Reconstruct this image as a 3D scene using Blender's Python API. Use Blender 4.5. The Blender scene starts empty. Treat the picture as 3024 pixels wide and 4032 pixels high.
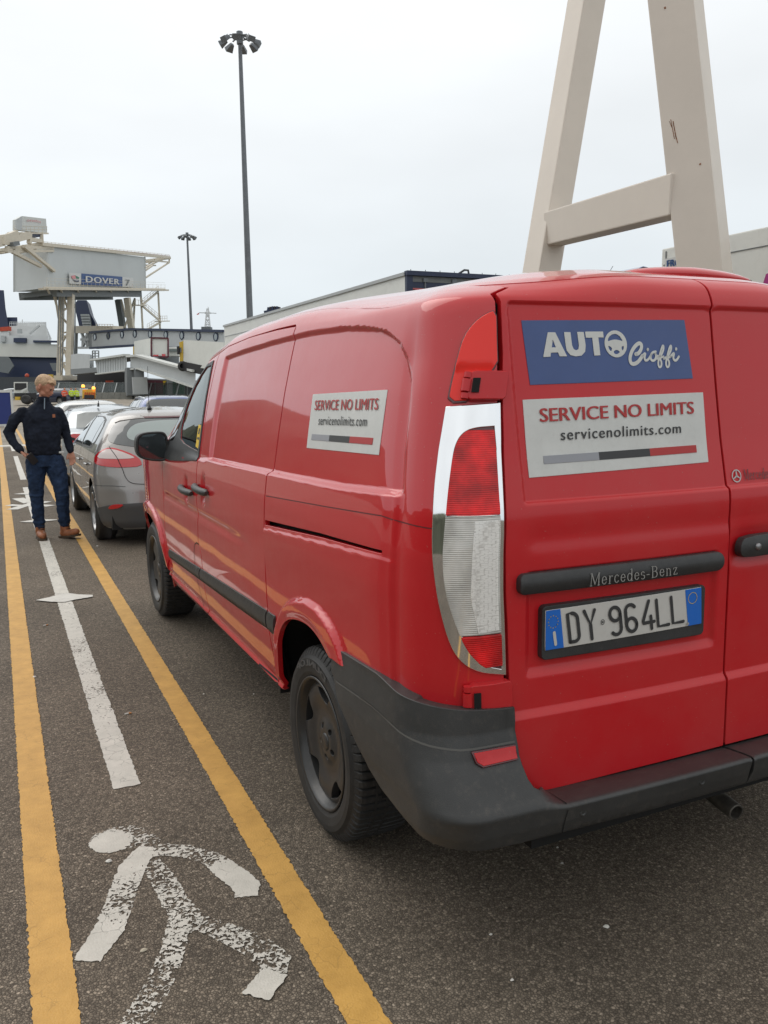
import bpy, bmesh, math, random
import numpy as np
from mathutils import Vector, Matrix
from mathutils.geometry import delaunay_2d_cdt
random.seed(7); NR = np.random.RandomState(5)
S = bpy.context.scene
C = S.collection
R = math.radians
HP = math.pi/2

# ---------------- camera ----------------
CF, CYAW, CPITCH, CROLL, CH = 3283.98, .4347, .1475, -.0136, 1.5103
def cam_axes():
    F = np.array([math.sin(CYAW)*math.cos(CPITCH), math.cos(CYAW)*math.cos(CPITCH), -math.sin(CPITCH)])
    Rt = np.array([math.cos(CYAW), -math.sin(CYAW), 0.]); U = np.cross(Rt, F)
    return Rt*math.cos(CROLL)+U*math.sin(CROLL), -Rt*math.sin(CROLL)+U*math.cos(CROLL), F
CR_, CU_, CF_ = cam_axes()
cd = bpy.data.cameras.new('camera'); cam = bpy.data.objects.new('camera', cd); C.objects.link(cam)
cd.sensor_fit = 'VERTICAL'; cd.sensor_height = 36; cd.sensor_width = 27; cd.lens = CF/4032*36
cd.clip_start = .05; cd.clip_end = 3000
cam.matrix_world = Matrix(((CR_[0], CU_[0], -CF_[0], 0), (CR_[1], CU_[1], -CF_[1], 0), (CR_[2], CU_[2], -CF_[2], CH), (0, 0, 0, 1)))
S.camera = cam
S.render.resolution_x = 768; S.render.resolution_y = 1024

def ray(px, py):                       # direction through a point of the 1659 x 2212 photograph
    k = 3024/1659
    return CF_+CR_*(px*k-1512)/CF-CU_*(py*k-2016)/CF
def at(px, py, d):                     # point at forward distance d
    return np.array([0, 0, CH])+ray(px, py)*d
def gnd(px, py, z=0.):
    r = ray(px, py); return np.array([0, 0, CH])+r*((z-CH)/r[2])
def aty(px, py, y):                    # point on the vertical plane y = const
    r = ray(px, py); return np.array([0, 0, CH])+r*(y/r[1])
def g1(x, y, d): return at(x*.2976, 438.9+y*.2976, d)      # from the enlarged dock view

# ---------------- world and sun ----------------
SUN_EL, SUN_AZ = R(48), R(-28)          # azimuth from +Y towards +X
W = bpy.data.worlds.new('World'); S.world = W; W.use_nodes = True
nt = W.node_tree; nt.nodes.clear()
def N(nt, t, **k):
    n = nt.nodes.new(t)
    for a, b in k.items():
        if a.startswith('i_'): n.inputs[int(a[2:])].default_value = b
        else: setattr(n, a, b)
    return n
def Lk(nt, a, b): nt.links.new(a, b)
sky = N(nt, 'ShaderNodeTexSky', sky_type='NISHITA', sun_disc=False, sun_elevation=SUN_EL, sun_rotation=SUN_AZ, air_density=1.0, dust_density=6.0, ozone_density=1.0)
hs = N(nt, 'ShaderNodeHueSaturation'); hs.inputs['Saturation'].default_value = .18
Lk(nt, sky.outputs[0], hs.inputs['Color'])
# overcast: cloud layer seen between the viewer and the Nishita sky
tc = N(nt, 'ShaderNodeTexCoord'); sep = N(nt, 'ShaderNodeSeparateXYZ'); Lk(nt, tc.outputs['Generated'], sep.inputs[0])
ramp = N(nt, 'ShaderNodeValToRGB'); cr = ramp.color_ramp
cr.elements[0].position = 0.0; cr.elements[0].color = (5.9, 6.5, 6.9, 1)
cr.elements[1].position = 1.0; cr.elements[1].color = (8.6, 8.6, 8.4, 1)
for p, c_ in ((.10, (6.35, 6.9, 7.25, 1)), (.25, (6.9, 7.25, 7.5, 1)), (.45, (7.9, 8.1, 8.2, 1)), (.62, (8.35, 8.4, 8.4, 1))):
    e = cr.elements.new(p); e.color = c_
Lk(nt, sep.outputs[2], ramp.inputs[0])
mp = N(nt, 'ShaderNodeMapping'); mp.inputs['Scale'].default_value = (1.2, 1.2, 3.5); Lk(nt, tc.outputs['Generated'], mp.inputs[0])
nz = N(nt, 'ShaderNodeTexNoise', noise_dimensions='3D'); nz.inputs['Scale'].default_value = 2.2; nz.inputs['Detail'].default_value = 4; nz.inputs['Roughness'].default_value = .45
Lk(nt, mp.outputs[0], nz.inputs['Vector'])
mr = N(nt, 'ShaderNodeMapRange'); mr.inputs['From Min'].default_value = .3; mr.inputs['From Max'].default_value = .7; mr.inputs['To Min'].default_value = .93; mr.inputs['To Max'].default_value = 1.06
Lk(nt, nz.outputs[0], mr.inputs[0])
mul = N(nt, 'ShaderNodeVectorMath', operation='SCALE'); Lk(nt, ramp.outputs[0], mul.inputs[0]); Lk(nt, mr.outputs[0], mul.inputs['Scale'])
mx = N(nt, 'ShaderNodeMix', data_type='RGBA'); mx.inputs[0].default_value = .88
Lk(nt, hs.outputs[0], mx.inputs[6]); Lk(nt, mul.outputs[0], mx.inputs[7])
bg = N(nt, 'ShaderNodeBackground'); bg.inputs[1].default_value = .135; Lk(nt, mx.outputs[2], bg.inputs[0])
wo = N(nt, 'ShaderNodeOutputWorld'); Lk(nt, bg.outputs[0], wo.inputs[0])
sd = bpy.data.lights.new('sun', 'SUN'); sd.energy = .85; sd.angle = R(50); sd.color = (1, .96, .9)
sun = bpy.data.objects.new('sun', sd); C.objects.link(sun)
sv = Vector((math.sin(SUN_AZ)*math.cos(SUN_EL), math.cos(SUN_AZ)*math.cos(SUN_EL), math.sin(SUN_EL)))
sun.rotation_euler = sv.to_track_quat('Z', 'Y').to_euler(); sun.location = (0, 0, 30)
S.view_settings.view_transform = 'Standard'; S.view_settings.look = 'None'; S.view_settings.exposure = 0; S.view_settings.gamma = 1

# ---------------- object bookkeeping ----------------
def tag(o, label=None, cat=None, group=None, kind=None):
    if label: o['label'] = label
    if cat: o['category'] = cat
    if group: o['group'] = group
    if kind: o['kind'] = kind
    return o
def thing(name, loc, label, cat, group=None):
    o = bpy.data.objects.new(name, None); C.objects.link(o); o.location = loc; o.empty_display_size = .2
    return tag(o, label, cat, group)
def wloc(o):
    v = Vector((0, 0, 0))
    while o is not None: v += o.location; o = o.parent
    return v
def link(name, me, mat, parent=None):
    o = bpy.data.objects.new(name, me); C.objects.link(o)
    if mat is not None:
        me.materials.clear()
        for m_ in (mat if isinstance(mat, (list, tuple)) else [mat]): me.materials.append(m_)
    if parent is not None:
        o.parent = parent; w = wloc(parent)
        if w.length > 0: me.transform(Matrix.Translation(-w))
    return o
def copy_tree(o, parent=None):
    c = o.copy(); C.objects.link(c); c.parent = parent
    for ch in o.children: copy_tree(ch, c)
    return c

# ---------------- materials ----------------
def mat(name, col, rough=.5, metal=0., coat=0., var=0., vscale=8., bump=0., bscale=60., spec=.5, coatr=.03, dirt=0., emit=None, trans=0., detail=4):
    m = bpy.data.materials.new(name); m.use_nodes = True; nt = m.node_tree; b = nt.nodes['Principled BSDF']
    b.inputs['Base Color'].default_value = (*col, 1); b.inputs['Roughness'].default_value = rough; b.inputs['Metallic'].default_value = metal
    b.inputs['Coat Weight'].default_value = coat; b.inputs['Coat Roughness'].default_value = coatr; b.inputs['Specular IOR Level'].default_value = spec
    if trans: b.inputs['Transmission Weight'].default_value = trans
    if emit: b.inputs['Emission Color'].default_value = (*emit[0], 1); b.inputs['Emission Strength'].default_value = emit[1]
    tc = N(nt, 'ShaderNodeTexCoord')
    if var or dirt:
        nz = N(nt, 'ShaderNodeTexNoise'); nz.inputs['Scale'].default_value = vscale; nz.inputs['Detail'].default_value = detail; nz.inputs['Roughness'].default_value = .65
        Lk(nt, tc.outputs['Object'], nz.inputs['Vector'])
        mr = N(nt, 'ShaderNodeMapRange'); mr.inputs['From Min'].default_value = .3; mr.inputs['From Max'].default_value = .7
        mr.inputs['To Min'].default_value = 1-var; mr.inputs['To Max'].default_value = 1+var; Lk(nt, nz.outputs[0], mr.inputs[0])
        sc = N(nt, 'ShaderNodeVectorMath', operation='SCALE'); sc.inputs[0].default_value = col; Lk(nt, mr.outputs[0], sc.inputs['Scale'])
        out = sc.outputs[0]
        if dirt:
            n2 = N(nt, 'ShaderNodeTexNoise'); n2.inputs['Scale'].default_value = vscale*5; n2.inputs['Detail'].default_value = 8; n2.inputs['Roughness'].default_value = .8
            Lk(nt, tc.outputs['Object'], n2.inputs['Vector'])
            m2 = N(nt, 'ShaderNodeMapRange'); m2.inputs['From Min'].default_value = .52; m2.inputs['From Max'].default_value = .75; m2.inputs['To Max'].default_value = dirt
            Lk(nt, n2.outputs[0], m2.inputs[0])
            mi = N(nt, 'ShaderNodeMix', data_type='RGBA'); Lk(nt, m2.outputs[0], mi.inputs[0]); Lk(nt, out, mi.inputs[6]); mi.inputs[7].default_value = (.20, .17, .14, 1)
            out = mi.outputs[2]
        Lk(nt, out, b.inputs['Base Color'])
    if bump:
        n3 = N(nt, 'ShaderNodeTexNoise'); n3.inputs['Scale'].default_value = bscale; n3.inputs['Detail'].default_value = 3
        Lk(nt, tc.outputs['Object'], n3.inputs['Vector'])
        bp = N(nt, 'ShaderNodeBump'); bp.inputs['Strength'].default_value = bump; bp.inputs['Distance'].default_value = .01
        Lk(nt, n3.outputs[0], bp.inputs['Height']); Lk(nt, bp.outputs[0], b.inputs['Normal'])
    return m
def glass_mat(name, tint, amt=.75, rough=.02):
    m = bpy.data.materials.new(name); m.use_nodes = True; nt = m.node_tree; nt.nodes.clear()
    t = N(nt, 'ShaderNodeBsdfTransparent'); t.inputs[0].default_value = (*tint, 1)
    g = N(nt, 'ShaderNodeBsdfGlossy'); g.inputs['Roughness'].default_value = rough; g.inputs[0].default_value = (.95, 1, .99, 1)
    f = N(nt, 'ShaderNodeFresnel'); f.inputs[0].default_value = 1.55
    mr = N(nt, 'ShaderNodeMapRange'); mr.inputs['To Min'].default_value = .03; mr.inputs['To Max'].default_value = amt+.25; Lk(nt, f.outputs[0], mr.inputs[0])
    ms = N(nt, 'ShaderNodeMixShader'); Lk(nt, mr.outputs[0], ms.inputs[0]); Lk(nt, t.outputs[0], ms.inputs[1]); Lk(nt, g.outputs[0], ms.inputs[2])
    o = N(nt, 'ShaderNodeOutputMaterial'); Lk(nt, ms.outputs[0], o.inputs[0])
    return m
M = {}
M['black_plastic'] = mat('black_plastic', (.030, .031, .032), .48, var=.25, vscale=14, bump=.08, bscale=300, dirt=.10)
M['grey_plastic'] = mat('grey_plastic', (.034, .035, .035), .45, var=.18, vscale=7, bump=.10, bscale=420, dirt=.22)
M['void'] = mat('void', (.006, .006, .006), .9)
M['rubber'] = mat('rubber', (.020, .020, .020), .62, var=.3, vscale=20, bump=.05, bscale=200, dirt=.12)
M['chrome'] = mat('chrome', (.86, .87, .88), .07, 1.0)
M['steel'] = mat('steel', (.30, .30, .31), .38, .85, var=.15)
M['white_decal'] = mat('white_decal', (.60, .61, .59), .42, var=.05, vscale=12, dirt=.16)
M['dark'] = mat('dark', (.015, .015, .017), .5)
M['mirror_glass'] = mat('mirror_glass', (.17, .19, .20), .04, 1.0)
M['glass'] = glass_mat('glass', (.30, .36, .35))
M['car_glass'] = glass_mat('car_glass', (.10, .115, .12), .9)

# ---------------- mesh builder ----------------
class MB:
    def __init__(s): s.v = []; s.f = []; s.sm = []
    def add(s, vs, fs, smooth=False):
        n = len(s.v); s.v += [tuple(float(q) for q in p) for p in vs]; s.f += [tuple(i+n for i in f) for f in fs]; s.sm += [smooth]*len(fs); return s
    def hexa(s, p):      # 8 corners: bottom 0-3, top 4-7
        return s.add(p, [(0, 3, 2, 1), (4, 5, 6, 7), (0, 1, 5, 4), (1, 2, 6, 5), (2, 3, 7, 6), (3, 0, 4, 7)])
    def box(s, c, d, rz=0.):
        a, b = math.cos(rz), math.sin(rz); o = []
        for z in (-1, 1):
            for x, y in ((-1, -1), (1, -1), (1, 1), (-1, 1)):
                X, Y = x*d[0]/2, y*d[1]/2; o.append((c[0]+X*a-Y*b, c[1]+X*b+Y*a, c[2]+z*d[2]/2))
        return s.hexa(o)
    def bar(s, p, q, w, h=None, up=(0, 0, 1)):
        h = h or w; p = np.array(p, float); q = np.array(q, float); d = q-p; d = d/(np.linalg.norm(d)+1e-9); up = np.array(up, float)
        if abs(d@up) > .98: up = np.array([1., 0, 0])
        x = np.cross(d, up); x /= np.linalg.norm(x); y = np.cross(x, d)
        o = []
        for c in (p, q):
            for a, b in ((-1, -1), (1, -1), (1, 1), (-1, 1)): o.append(c+x*a*w/2+y*b*h/2)
        return s.hexa(o)
    def tube(s, pts, r, n=8, cap=True, smooth=True):
        pts = [np.array(p, float) for p in pts]; rr = r if isinstance(r, (list, tuple)) else [r]*len(pts); vs = []; fs = []
        prev = None
        for i, p in enumerate(pts):
            d = pts[min(i+1, len(pts)-1)]-pts[max(i-1, 0)]; d = d/(np.linalg.norm(d)+1e-9)
            a = np.cross(d, (0, 0, 1.)) if prev is None else np.cross(d, np.cross(prev, d))
            if np.linalg.norm(a) < 1e-3: a = np.cross(d, (1., 0, 0))
            if prev is None: a = a/np.linalg.norm(a)
            else:
                a = prev-d*(prev@d); a /= np.linalg.norm(a)+1e-9
            prev = a; b = np.cross(d, a)
            for k in range(n):
                t = 2*math.pi*k/n; vs.append(p+(a*math.cos(t)+b*math.sin(t))*rr[i])
        for i in range(len(pts)-1):
            for k in range(n): fs.append((i*n+k, i*n+(k+1) % n, (i+1)*n+(k+1) % n, (i+1)*n+k))
        s.add(vs, fs, smooth)
        if cap:
            m = (len(pts)-1)*n; s.add(vs[:n], [tuple(range(n-1, -1, -1))]); s.add(vs[m:m+n], [tuple(range(n))])
        return s
    def lathe(s, prof, o, axis, n=24, smooth=True, closed=False):
        """prof: (radius, along axis)"""
        o = np.array(o, float); ax = np.array(axis, float); ax /= np.linalg.norm(ax)
        a = np.cross(ax, (0, 0, 1.)) if abs(ax[2]) < .9 else np.cross(ax, (1., 0, 0)); a /= np.linalg.norm(a); b = np.cross(ax, a)
        vs = []; fs = []
        for r, h in prof:
            for k in range(n):
                t = 2*math.pi*k/n; vs.append(o+ax*h+(a*math.cos(t)+b*math.sin(t))*r)
        for i in range(len(prof)-1):
            for k in range(n): fs.append((i*n+k, (i+1)*n+k, (i+1)*n+(k+1) % n, i*n+(k+1) % n))
        return s.add(vs, fs, smooth)
    def prism(s, poly, d, smooth=False):
        """poly: 3D points, extruded by vector d"""
        n = len(poly); d = np.array(d, float); vs = [np.array(p, float) for p in poly]; vs += [p+d for p in vs[:n]]
        s.add(vs, [tuple(range(n)), tuple(range(2*n-1, n-1, -1))]); 
        return s.add(vs, [(i, i+n, (i+1) % n+n, (i+1) % n) for i in range(n)], smooth)
    def grid(s, P, smooth=True, closed_u=False):
        P = np.asarray(P); a, b = P.shape[:2]; fs = []
        for i in range(a-1 if not closed_u else a):
            for j in range(b-1): fs.append((i*b+j, ((i+1) % a)*b+j, ((i+1) % a)*b+j+1, i*b+j+1))
        return s.add(P.reshape(-1, 3), fs, smooth)
    def build(s, name, m, parent=None, fix=True, bevel=0.):
        me = bpy.data.meshes.new(name); me.from_pydata(s.v, [], s.f)
        me.polygons.foreach_set('use_smooth', s.sm)
        if fix:
            bm = bmesh.new(); bm.from_mesh(me)
            if bevel: 
                bmesh.ops.remove_doubles(bm, verts=bm.verts, dist=1e-5)
                bmesh.ops.bevel(bm, geom=bm.edges[:], offset=bevel, segments=2, affect='EDGES', profile=.6)
            bmesh.ops.recalc_face_normals(bm, faces=bm.faces); bm.to_mesh(me); bm.free()
        me.update(); return link(name, me, m, parent)

def dens(poly, step, closed=True):
    out = []; n = len(poly)
    for i in range(n if closed else n-1):
        a = np.array(poly[i], float); b = np.array(poly[(i+1) % n], float); k = max(1, int(math.ceil(np.linalg.norm(b-a)/step)))
        for j in range(k): out.append(a+(b-a)*j/k)
    if not closed: out.append(np.array(poly[-1], float))
    return np.array(out)
def smooth_poly(poly, it=2, closed=True):
    P = np.array(poly, float)
    for _ in range(it):
        Q = []; n = len(P)
        for i in range(n if closed else n-1):
            a, b = P[i], P[(i+1) % n]; Q += [a*.75+b*.25, a*.25+b*.75]
        P = np.array(Q if closed else [P[0]]+Q+[P[-1]])
    return P
def rrect(x0, x1, y0, y1, r, n=5):
    o = []
    for cx, cy, a in ((x1-r, y1-r, 0), (x0+r, y1-r, 90), (x0+r, y0+r, 180), (x1-r, y0+r, 270)):
        for k in range(n+1): t = R(a+90*k/n); o.append((cx+r*math.cos(t), cy+r*math.sin(t)))
    return o
def pin(P, poly):
    x, y = P[:, 0], P[:, 1]; c = np.zeros(len(P), bool); n = len(poly); j = n-1
    for i in range(n):
        xi, yi = poly[i]; xj, yj = poly[j]
        m = (yi > y) != (yj > y)
        c ^= m & (x < (xj-xi)*(y-yi)/((yj-yi) if yj != yi else 1e-12)+xi); j = i
    return c
def dist_line(P, line, closed=False):
    d = np.full(len(P), 1e9); n = len(line)
    for i in range(n if closed else n-1):
        a = np.array(line[i]); b = np.array(line[(i+1) % n]); ab = b-a
        t = np.clip(((P-a)@ab)/(ab@ab+1e-12), 0, 1); q = a+t[:, None]*ab; d = np.minimum(d, np.hypot(*(P-q).T))
    return d
def ss(x): x = np.clip(x, 0, 1); return x*x*(3-2*x)

def patch(name, m, posf, poly, res, h=0., skirt=.01, parent=None, holes=(), sgn=-1, mirror=None, ul=None, vl=None, gap=.35, step=None, both=False, skirt_out=0.):
    """surface patch cut out by poly (u,v) on the surface posf, raised by h, with a thin turned-in edge"""
    poly = np.asarray(poly, float); ru, rv = (res if isinstance(res, tuple) else (res, res)); step = step or min(ru, rv)
    loops = [dens(poly, step)]+[dens(np.asarray(q, float), step) for q in holes]
    lo, hi = poly.min(0), poly.max(0)
    us = np.arange(lo[0], hi[0], ru); vs = np.arange(lo[1], hi[1], rv)
    if ul is not None: us = np.unique(np.concatenate([us, ul]))
    if vl is not None: vs = np.unique(np.concatenate([vs, vl]))
    G = np.stack(np.meshgrid(us, vs), -1).reshape(-1, 2)
    G = G[pin(G, loops[0])]
    for q in loops[1:]: G = G[~pin(G, q)]
    near = np.zeros(len(G), bool)
    if len(G):
        for q in loops: near |= dist_line(G, q, True) < min(ru, rv)*gap
        G = G[~near]
    verts = [tuple(p) for q in loops for p in q]+[tuple(p) for p in G]
    edges = []; n0 = 0
    for q in loops:
        k = len(q); edges += [(n0+i, n0+(i+1) % k) for i in range(k)]; n0 += k
    r = delaunay_2d_cdt([Vector(p) for p in verts], edges, [], 1 if not holes else 0, 1e-7)
    V2 = np.array([tuple(p) for p in r[0]]); F = [tuple(f) for f in r[2]]
    if holes:
        Ft = np.array(F); cen = V2[Ft].mean(1); ok = pin(cen, loops[0])
        for q in loops[1:]: ok &= ~pin(cen, q)
        F = [f for f, k in zip(F, ok) if k]
    def pos(UV, hh):
        e = 1e-4; P = posf(UV[:, 0], UV[:, 1]); A = posf(UV[:, 0]+e, UV[:, 1])-P; B = posf(UV[:, 0], UV[:, 1]+e)-P
        n = np.cross(A, B)*sgn; n /= np.linalg.norm(n, axis=1)[:, None]+1e-15
        if callable(hh): d = hh(UV[:, 0], UV[:, 1], P)
        else: d = hh
        return P+n*(d if np.isscalar(d) else d[:, None]), n
    P, n0_ = pos(V2, h); e = 4e-4
    Pu, _ = pos(V2+[e, 0], h); Pv, _ = pos(V2+[0, e], h)
    nn = np.cross(Pu-P, Pv-P)*sgn; nn /= np.linalg.norm(nn, axis=1)[:, None]+1e-15
    if sgn < 0: F = [f[::-1] for f in F]
    allv = P.tolist(); alln = nn.tolist(); faces = list(F)
    if skirt:
        for q in loops:
            Q, qn = pos(q, h)
            out = np.cross(np.roll(Q, -1, 0)-np.roll(Q, 1, 0), qn); out /= np.linalg.norm(out, axis=1)[:, None]+1e-12
            area = np.sum(q[:, 0]*np.roll(q[:, 1], -1)-np.roll(q[:, 0], -1)*q[:, 1])
            s_ = (1 if area > 0 else -1)*(-1 if sgn < 0 else 1)*(1 if q is loops[0] else -1); out = out*s_
            k = len(q); b0 = len(allv)
            rb = min(.0022, abs(skirt)*.45)
            rings = [(0., 0., .25), (rb*.7, rb*.3, .7), (rb, rb, 1.), (rb+skirt_out, abs(skirt), 1.)]
            for a_, d_, w_ in rings:
                allv += (Q+out*a_-qn*d_).tolist(); t_ = qn*(1-w_)+out*w_; t_ /= np.linalg.norm(t_, axis=1)[:, None]; alln += t_.tolist()
            for rr in range(3):
                for i in range(k):
                    a, b, c_, d = b0+rr*k+i, b0+rr*k+(i+1) % k, b0+(rr+1)*k+(i+1) % k, b0+(rr+1)*k+i
                    faces.append((a, b, c_, d) if s_*(-1 if sgn < 0 else 1)*(1) < 0 else (d, c_, b, a))
    allv = np.array(allv); alln = np.array(alln)
    if mirror is not None:
        A2 = allv.copy(); A2[:, 0] = 2*mirror-A2[:, 0]; N2 = alln.copy(); N2[:, 0] *= -1; k = len(allv)
        mf = [tuple(i+k for i in f[::-1]) for f in faces]
        if both: allv = np.vstack([allv, A2]); alln = np.vstack([alln, N2]); faces = faces+mf
        else: allv, alln, faces = A2, N2, [f[::-1] for f in faces]
    me = bpy.data.meshes.new(name); me.from_pydata(allv.tolist(), [], faces)
    me.polygons.foreach_set('use_smooth', [True]*len(me.polygons)); me.update()
    # orient windings to the normals
    fn = np.zeros(len(me.polygons)*3); me.polygons.foreach_get('normal', fn); fn = fn.reshape(-1, 3)
    vn = np.array([alln[list(p.vertices)].mean(0) for p in me.polygons]); bad = np.where((fn*vn).sum(1) < 0)[0]
    if len(bad):
        for i in bad: me.polygons[i].flip()
        me.update()
    me.normals_split_custom_set_from_vertices(alln.tolist())
    return link(name, me, m, parent)

# lettering
_fc = {}
def text_mesh(txt, bold=0., space=1.):
    bold = min(bold, .006) if bold < .03 else bold
    cu = bpy.data.curves.new('t', 'FONT'); cu.body = txt; cu.offset = bold; cu.resolution_u = 4; cu.space_character = space
    o = bpy.data.objects.new('t', cu); C.objects.link(o); bpy.context.view_layer.update()
    me = bpy.data.meshes.new_from_object(o.evaluated_get(bpy.context.evaluated_depsgraph_get()))
    V = np.array([v.co[:2] for v in me.vertices]); F = [tuple(p.vertices) for p in me.polygons]
    bpy.data.objects.remove(o); bpy.data.curves.remove(cu); bpy.data.meshes.remove(me)
    lo, hi = V.min(0), V.max(0); return (V-lo)/(hi-lo), F
def text_on(name, txt, m, mapf, parent, bold=0., space=1., depth=.0006, fat=0.):
    """mapf maps unit coordinates (s,t) arrays to 3D points and normals"""
    V, F = text_mesh(txt, 0., space); P0 = []; FF = []; k = len(V); asp = None
    sh = [(0, 0)] if not fat else [(-fat, 0), (0, 0), (fat, 0)]
    for i, (du, dv) in enumerate(sh):
        P, n = mapf(V[:, 0]*(1-2*fat)+fat+du, V[:, 1]+dv); off_ = n*(.00025*i) if n is not None else (-CF_*.012*i)[None]; P0.append(P+off_); FF += [tuple(a+i*k for a in f) for f in F]
    P = np.vstack(P0); F = FF; me = bpy.data.meshes.new(name); me.from_pydata(P.tolist(), [], F); me.update()
    return link(name, me, m, parent)
def strokes_on(name, strokes, w, m, mapf, parent, taper=False):
    """round ended pen strokes drawn in (s,t) and mapped; w in (s,t) units"""
    vs = []; fs = []
    for st in strokes:
        st = np.array(st, float); ww = w
        if isinstance(st, np.ndarray) and st.ndim == 2 and st.shape[1] == 3: wv = st[:, 2]; st = st[:, :2]
        else: wv = np.full(len(st), ww)
        if len(st) == 1: st = np.vstack([st, st+[1e-4, 0]]); wv = np.array([wv[0], wv[0]])
        k = len(st); b0 = len(vs)
        for i in range(k):
            d = st[min(i+1, k-1)]-st[max(i-1, 0)]; d /= np.linalg.norm(d)+1e-12; nrm = np.array([-d[1], d[0]])*wv[i]/2
            vs += [st[i]+nrm, st[i]-nrm]
        for i in range(k-1): fs.append((b0+2*i, b0+2*i+1, b0+2*i+3, b0+2*i+2))
        for i in (0, k-1):
            c0 = len(vs); vs.append(st[i])
            for a in range(10): vs.append(st[i]+wv[i]/2*np.array([math.cos(a*.6283), math.sin(a*.6283)]))
            for a in range(10): fs.append((c0, c0+1+a, c0+1+(a+1) % 10))
    V = np.array(vs); P, n = mapf(V[:, 0], V[:, 1])
    me = bpy.data.meshes.new(name); me.from_pydata(P.tolist(), [], fs); me.update()
    bm = bmesh.new(); bm.from_mesh(me)
    for f in bm.faces:
        c_ = f.calc_center_median(); 
    bm.free()
    return link(name, me, m, parent)

# ---------------- car shells ----------------
class Shell:
    """left half of a vehicle skin: u runs round the plan outline (side u>0, corner, rear), v up the section"""
    def __init__(s, X0, Y0, XC, V, IS, ZZ, IR, RR, YF, KF, zb, bow=.028, taper=(5.45, .9, .2, 2.6), sm=13, drop=None, droop=None):
        s.X0, s.Y0, s.XC, s.YF, s.KF, s.zb, s.bow, s.tp, s.drop, s.droop = X0, Y0, XC, YF, KF, zb, bow, taper, drop, droop
        s.VV = np.linspace(V[0], V[-1], 491)
        def _sm(tab):
            t = np.interp(s.VV, V, tab); k = np.hanning(sm); k /= k.sum(); q = sm//2
            p = np.concatenate([2*t[0]-t[q:0:-1], t, 2*t[-1]-t[-2:-2-q:-1]]); return np.convolve(p, k, 'valid')
        s.S, s.Z, s.I, s.Q = _sm(IS), _sm(ZZ), _sm(IR), _sm(RR)
    def __call__(s, u, v):
        u = np.asarray(u, float); v = np.asarray(v, float)
        si, z, r, Rr = (np.interp(v, s.VV, t) for t in (s.S, s.Z, s.I, s.Q))
        yb = s.Y0+r; L = Rr*HP; th = np.clip(-u/Rr, 0, HP)
        x = np.where(u >= 0, s.X0+si, np.where(u > -L, s.X0+si+Rr*(1-np.cos(th)), s.X0+si+Rr+(-u-L)))
        y = np.where(u >= 0, yb+Rr+u, np.where(u > -L, yb+Rr-Rr*np.sin(th), yb))
        w = np.clip((s.XC-x)/.78, -1.2, 1.2); y = y+s.bow*w*w*np.clip((yb+Rr+.1-y)/.1, 0, 1)
        t = np.clip((y-s.tp[0])/s.tp[1], 0, 1); sg = np.clip((s.XC-x)/.6, 0, 1); x = x+s.tp[2]*t**s.tp[3]*sg
        k = np.interp(y, s.YF, s.KF); z = np.where(z > s.zb, s.zb+(z-s.zb)*k, z)
        if s.droop is not None:
            z = z-s.droop*ss((z-1.71)/.09)*ss((np.abs(x-s.XC)-.2)/.5)*(1-ss((y-2.1)/1.0))
        if s.drop is not None:
            dk = np.interp(y, s.drop[0], s.drop[1]); z = z-dk*np.clip((z-.3)/(s.zb-.3), 0, 1)
        return np.stack([x, y, z], -1)
    def uy(s, y, v): return np.asarray(y)-(s.Y0+np.interp(v, s.VV, s.I)+np.interp(v, s.VV, s.Q))
    def ux(s, x, v):
        q = np.interp(v, s.VV, s.Q); return -(np.asarray(x)-s.X0-np.interp(v, s.VV, s.S)-q)-q*HP
    def Y(s, pts, step=.02, closed=True):      # polygon in (y, v) to (u, v)
        P = dens(pts, step, closed); return np.stack([s.uy(P[:, 0], P[:, 1]), P[:, 1]], -1)
    def X(s, pts, step=.02, closed=True):
        P = dens(pts, step, closed); return np.stack([s.ux(P[:, 0], P[:, 1]), P[:, 1]], -1)
    def nrm(s, u, v):
        e = 1e-4; P = s(u, v); n = -np.cross(s(u+e, v)-P, s(u, v+e)-P); return P, n/(np.linalg.norm(n, axis=-1)[..., None]+1e-12)

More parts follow.
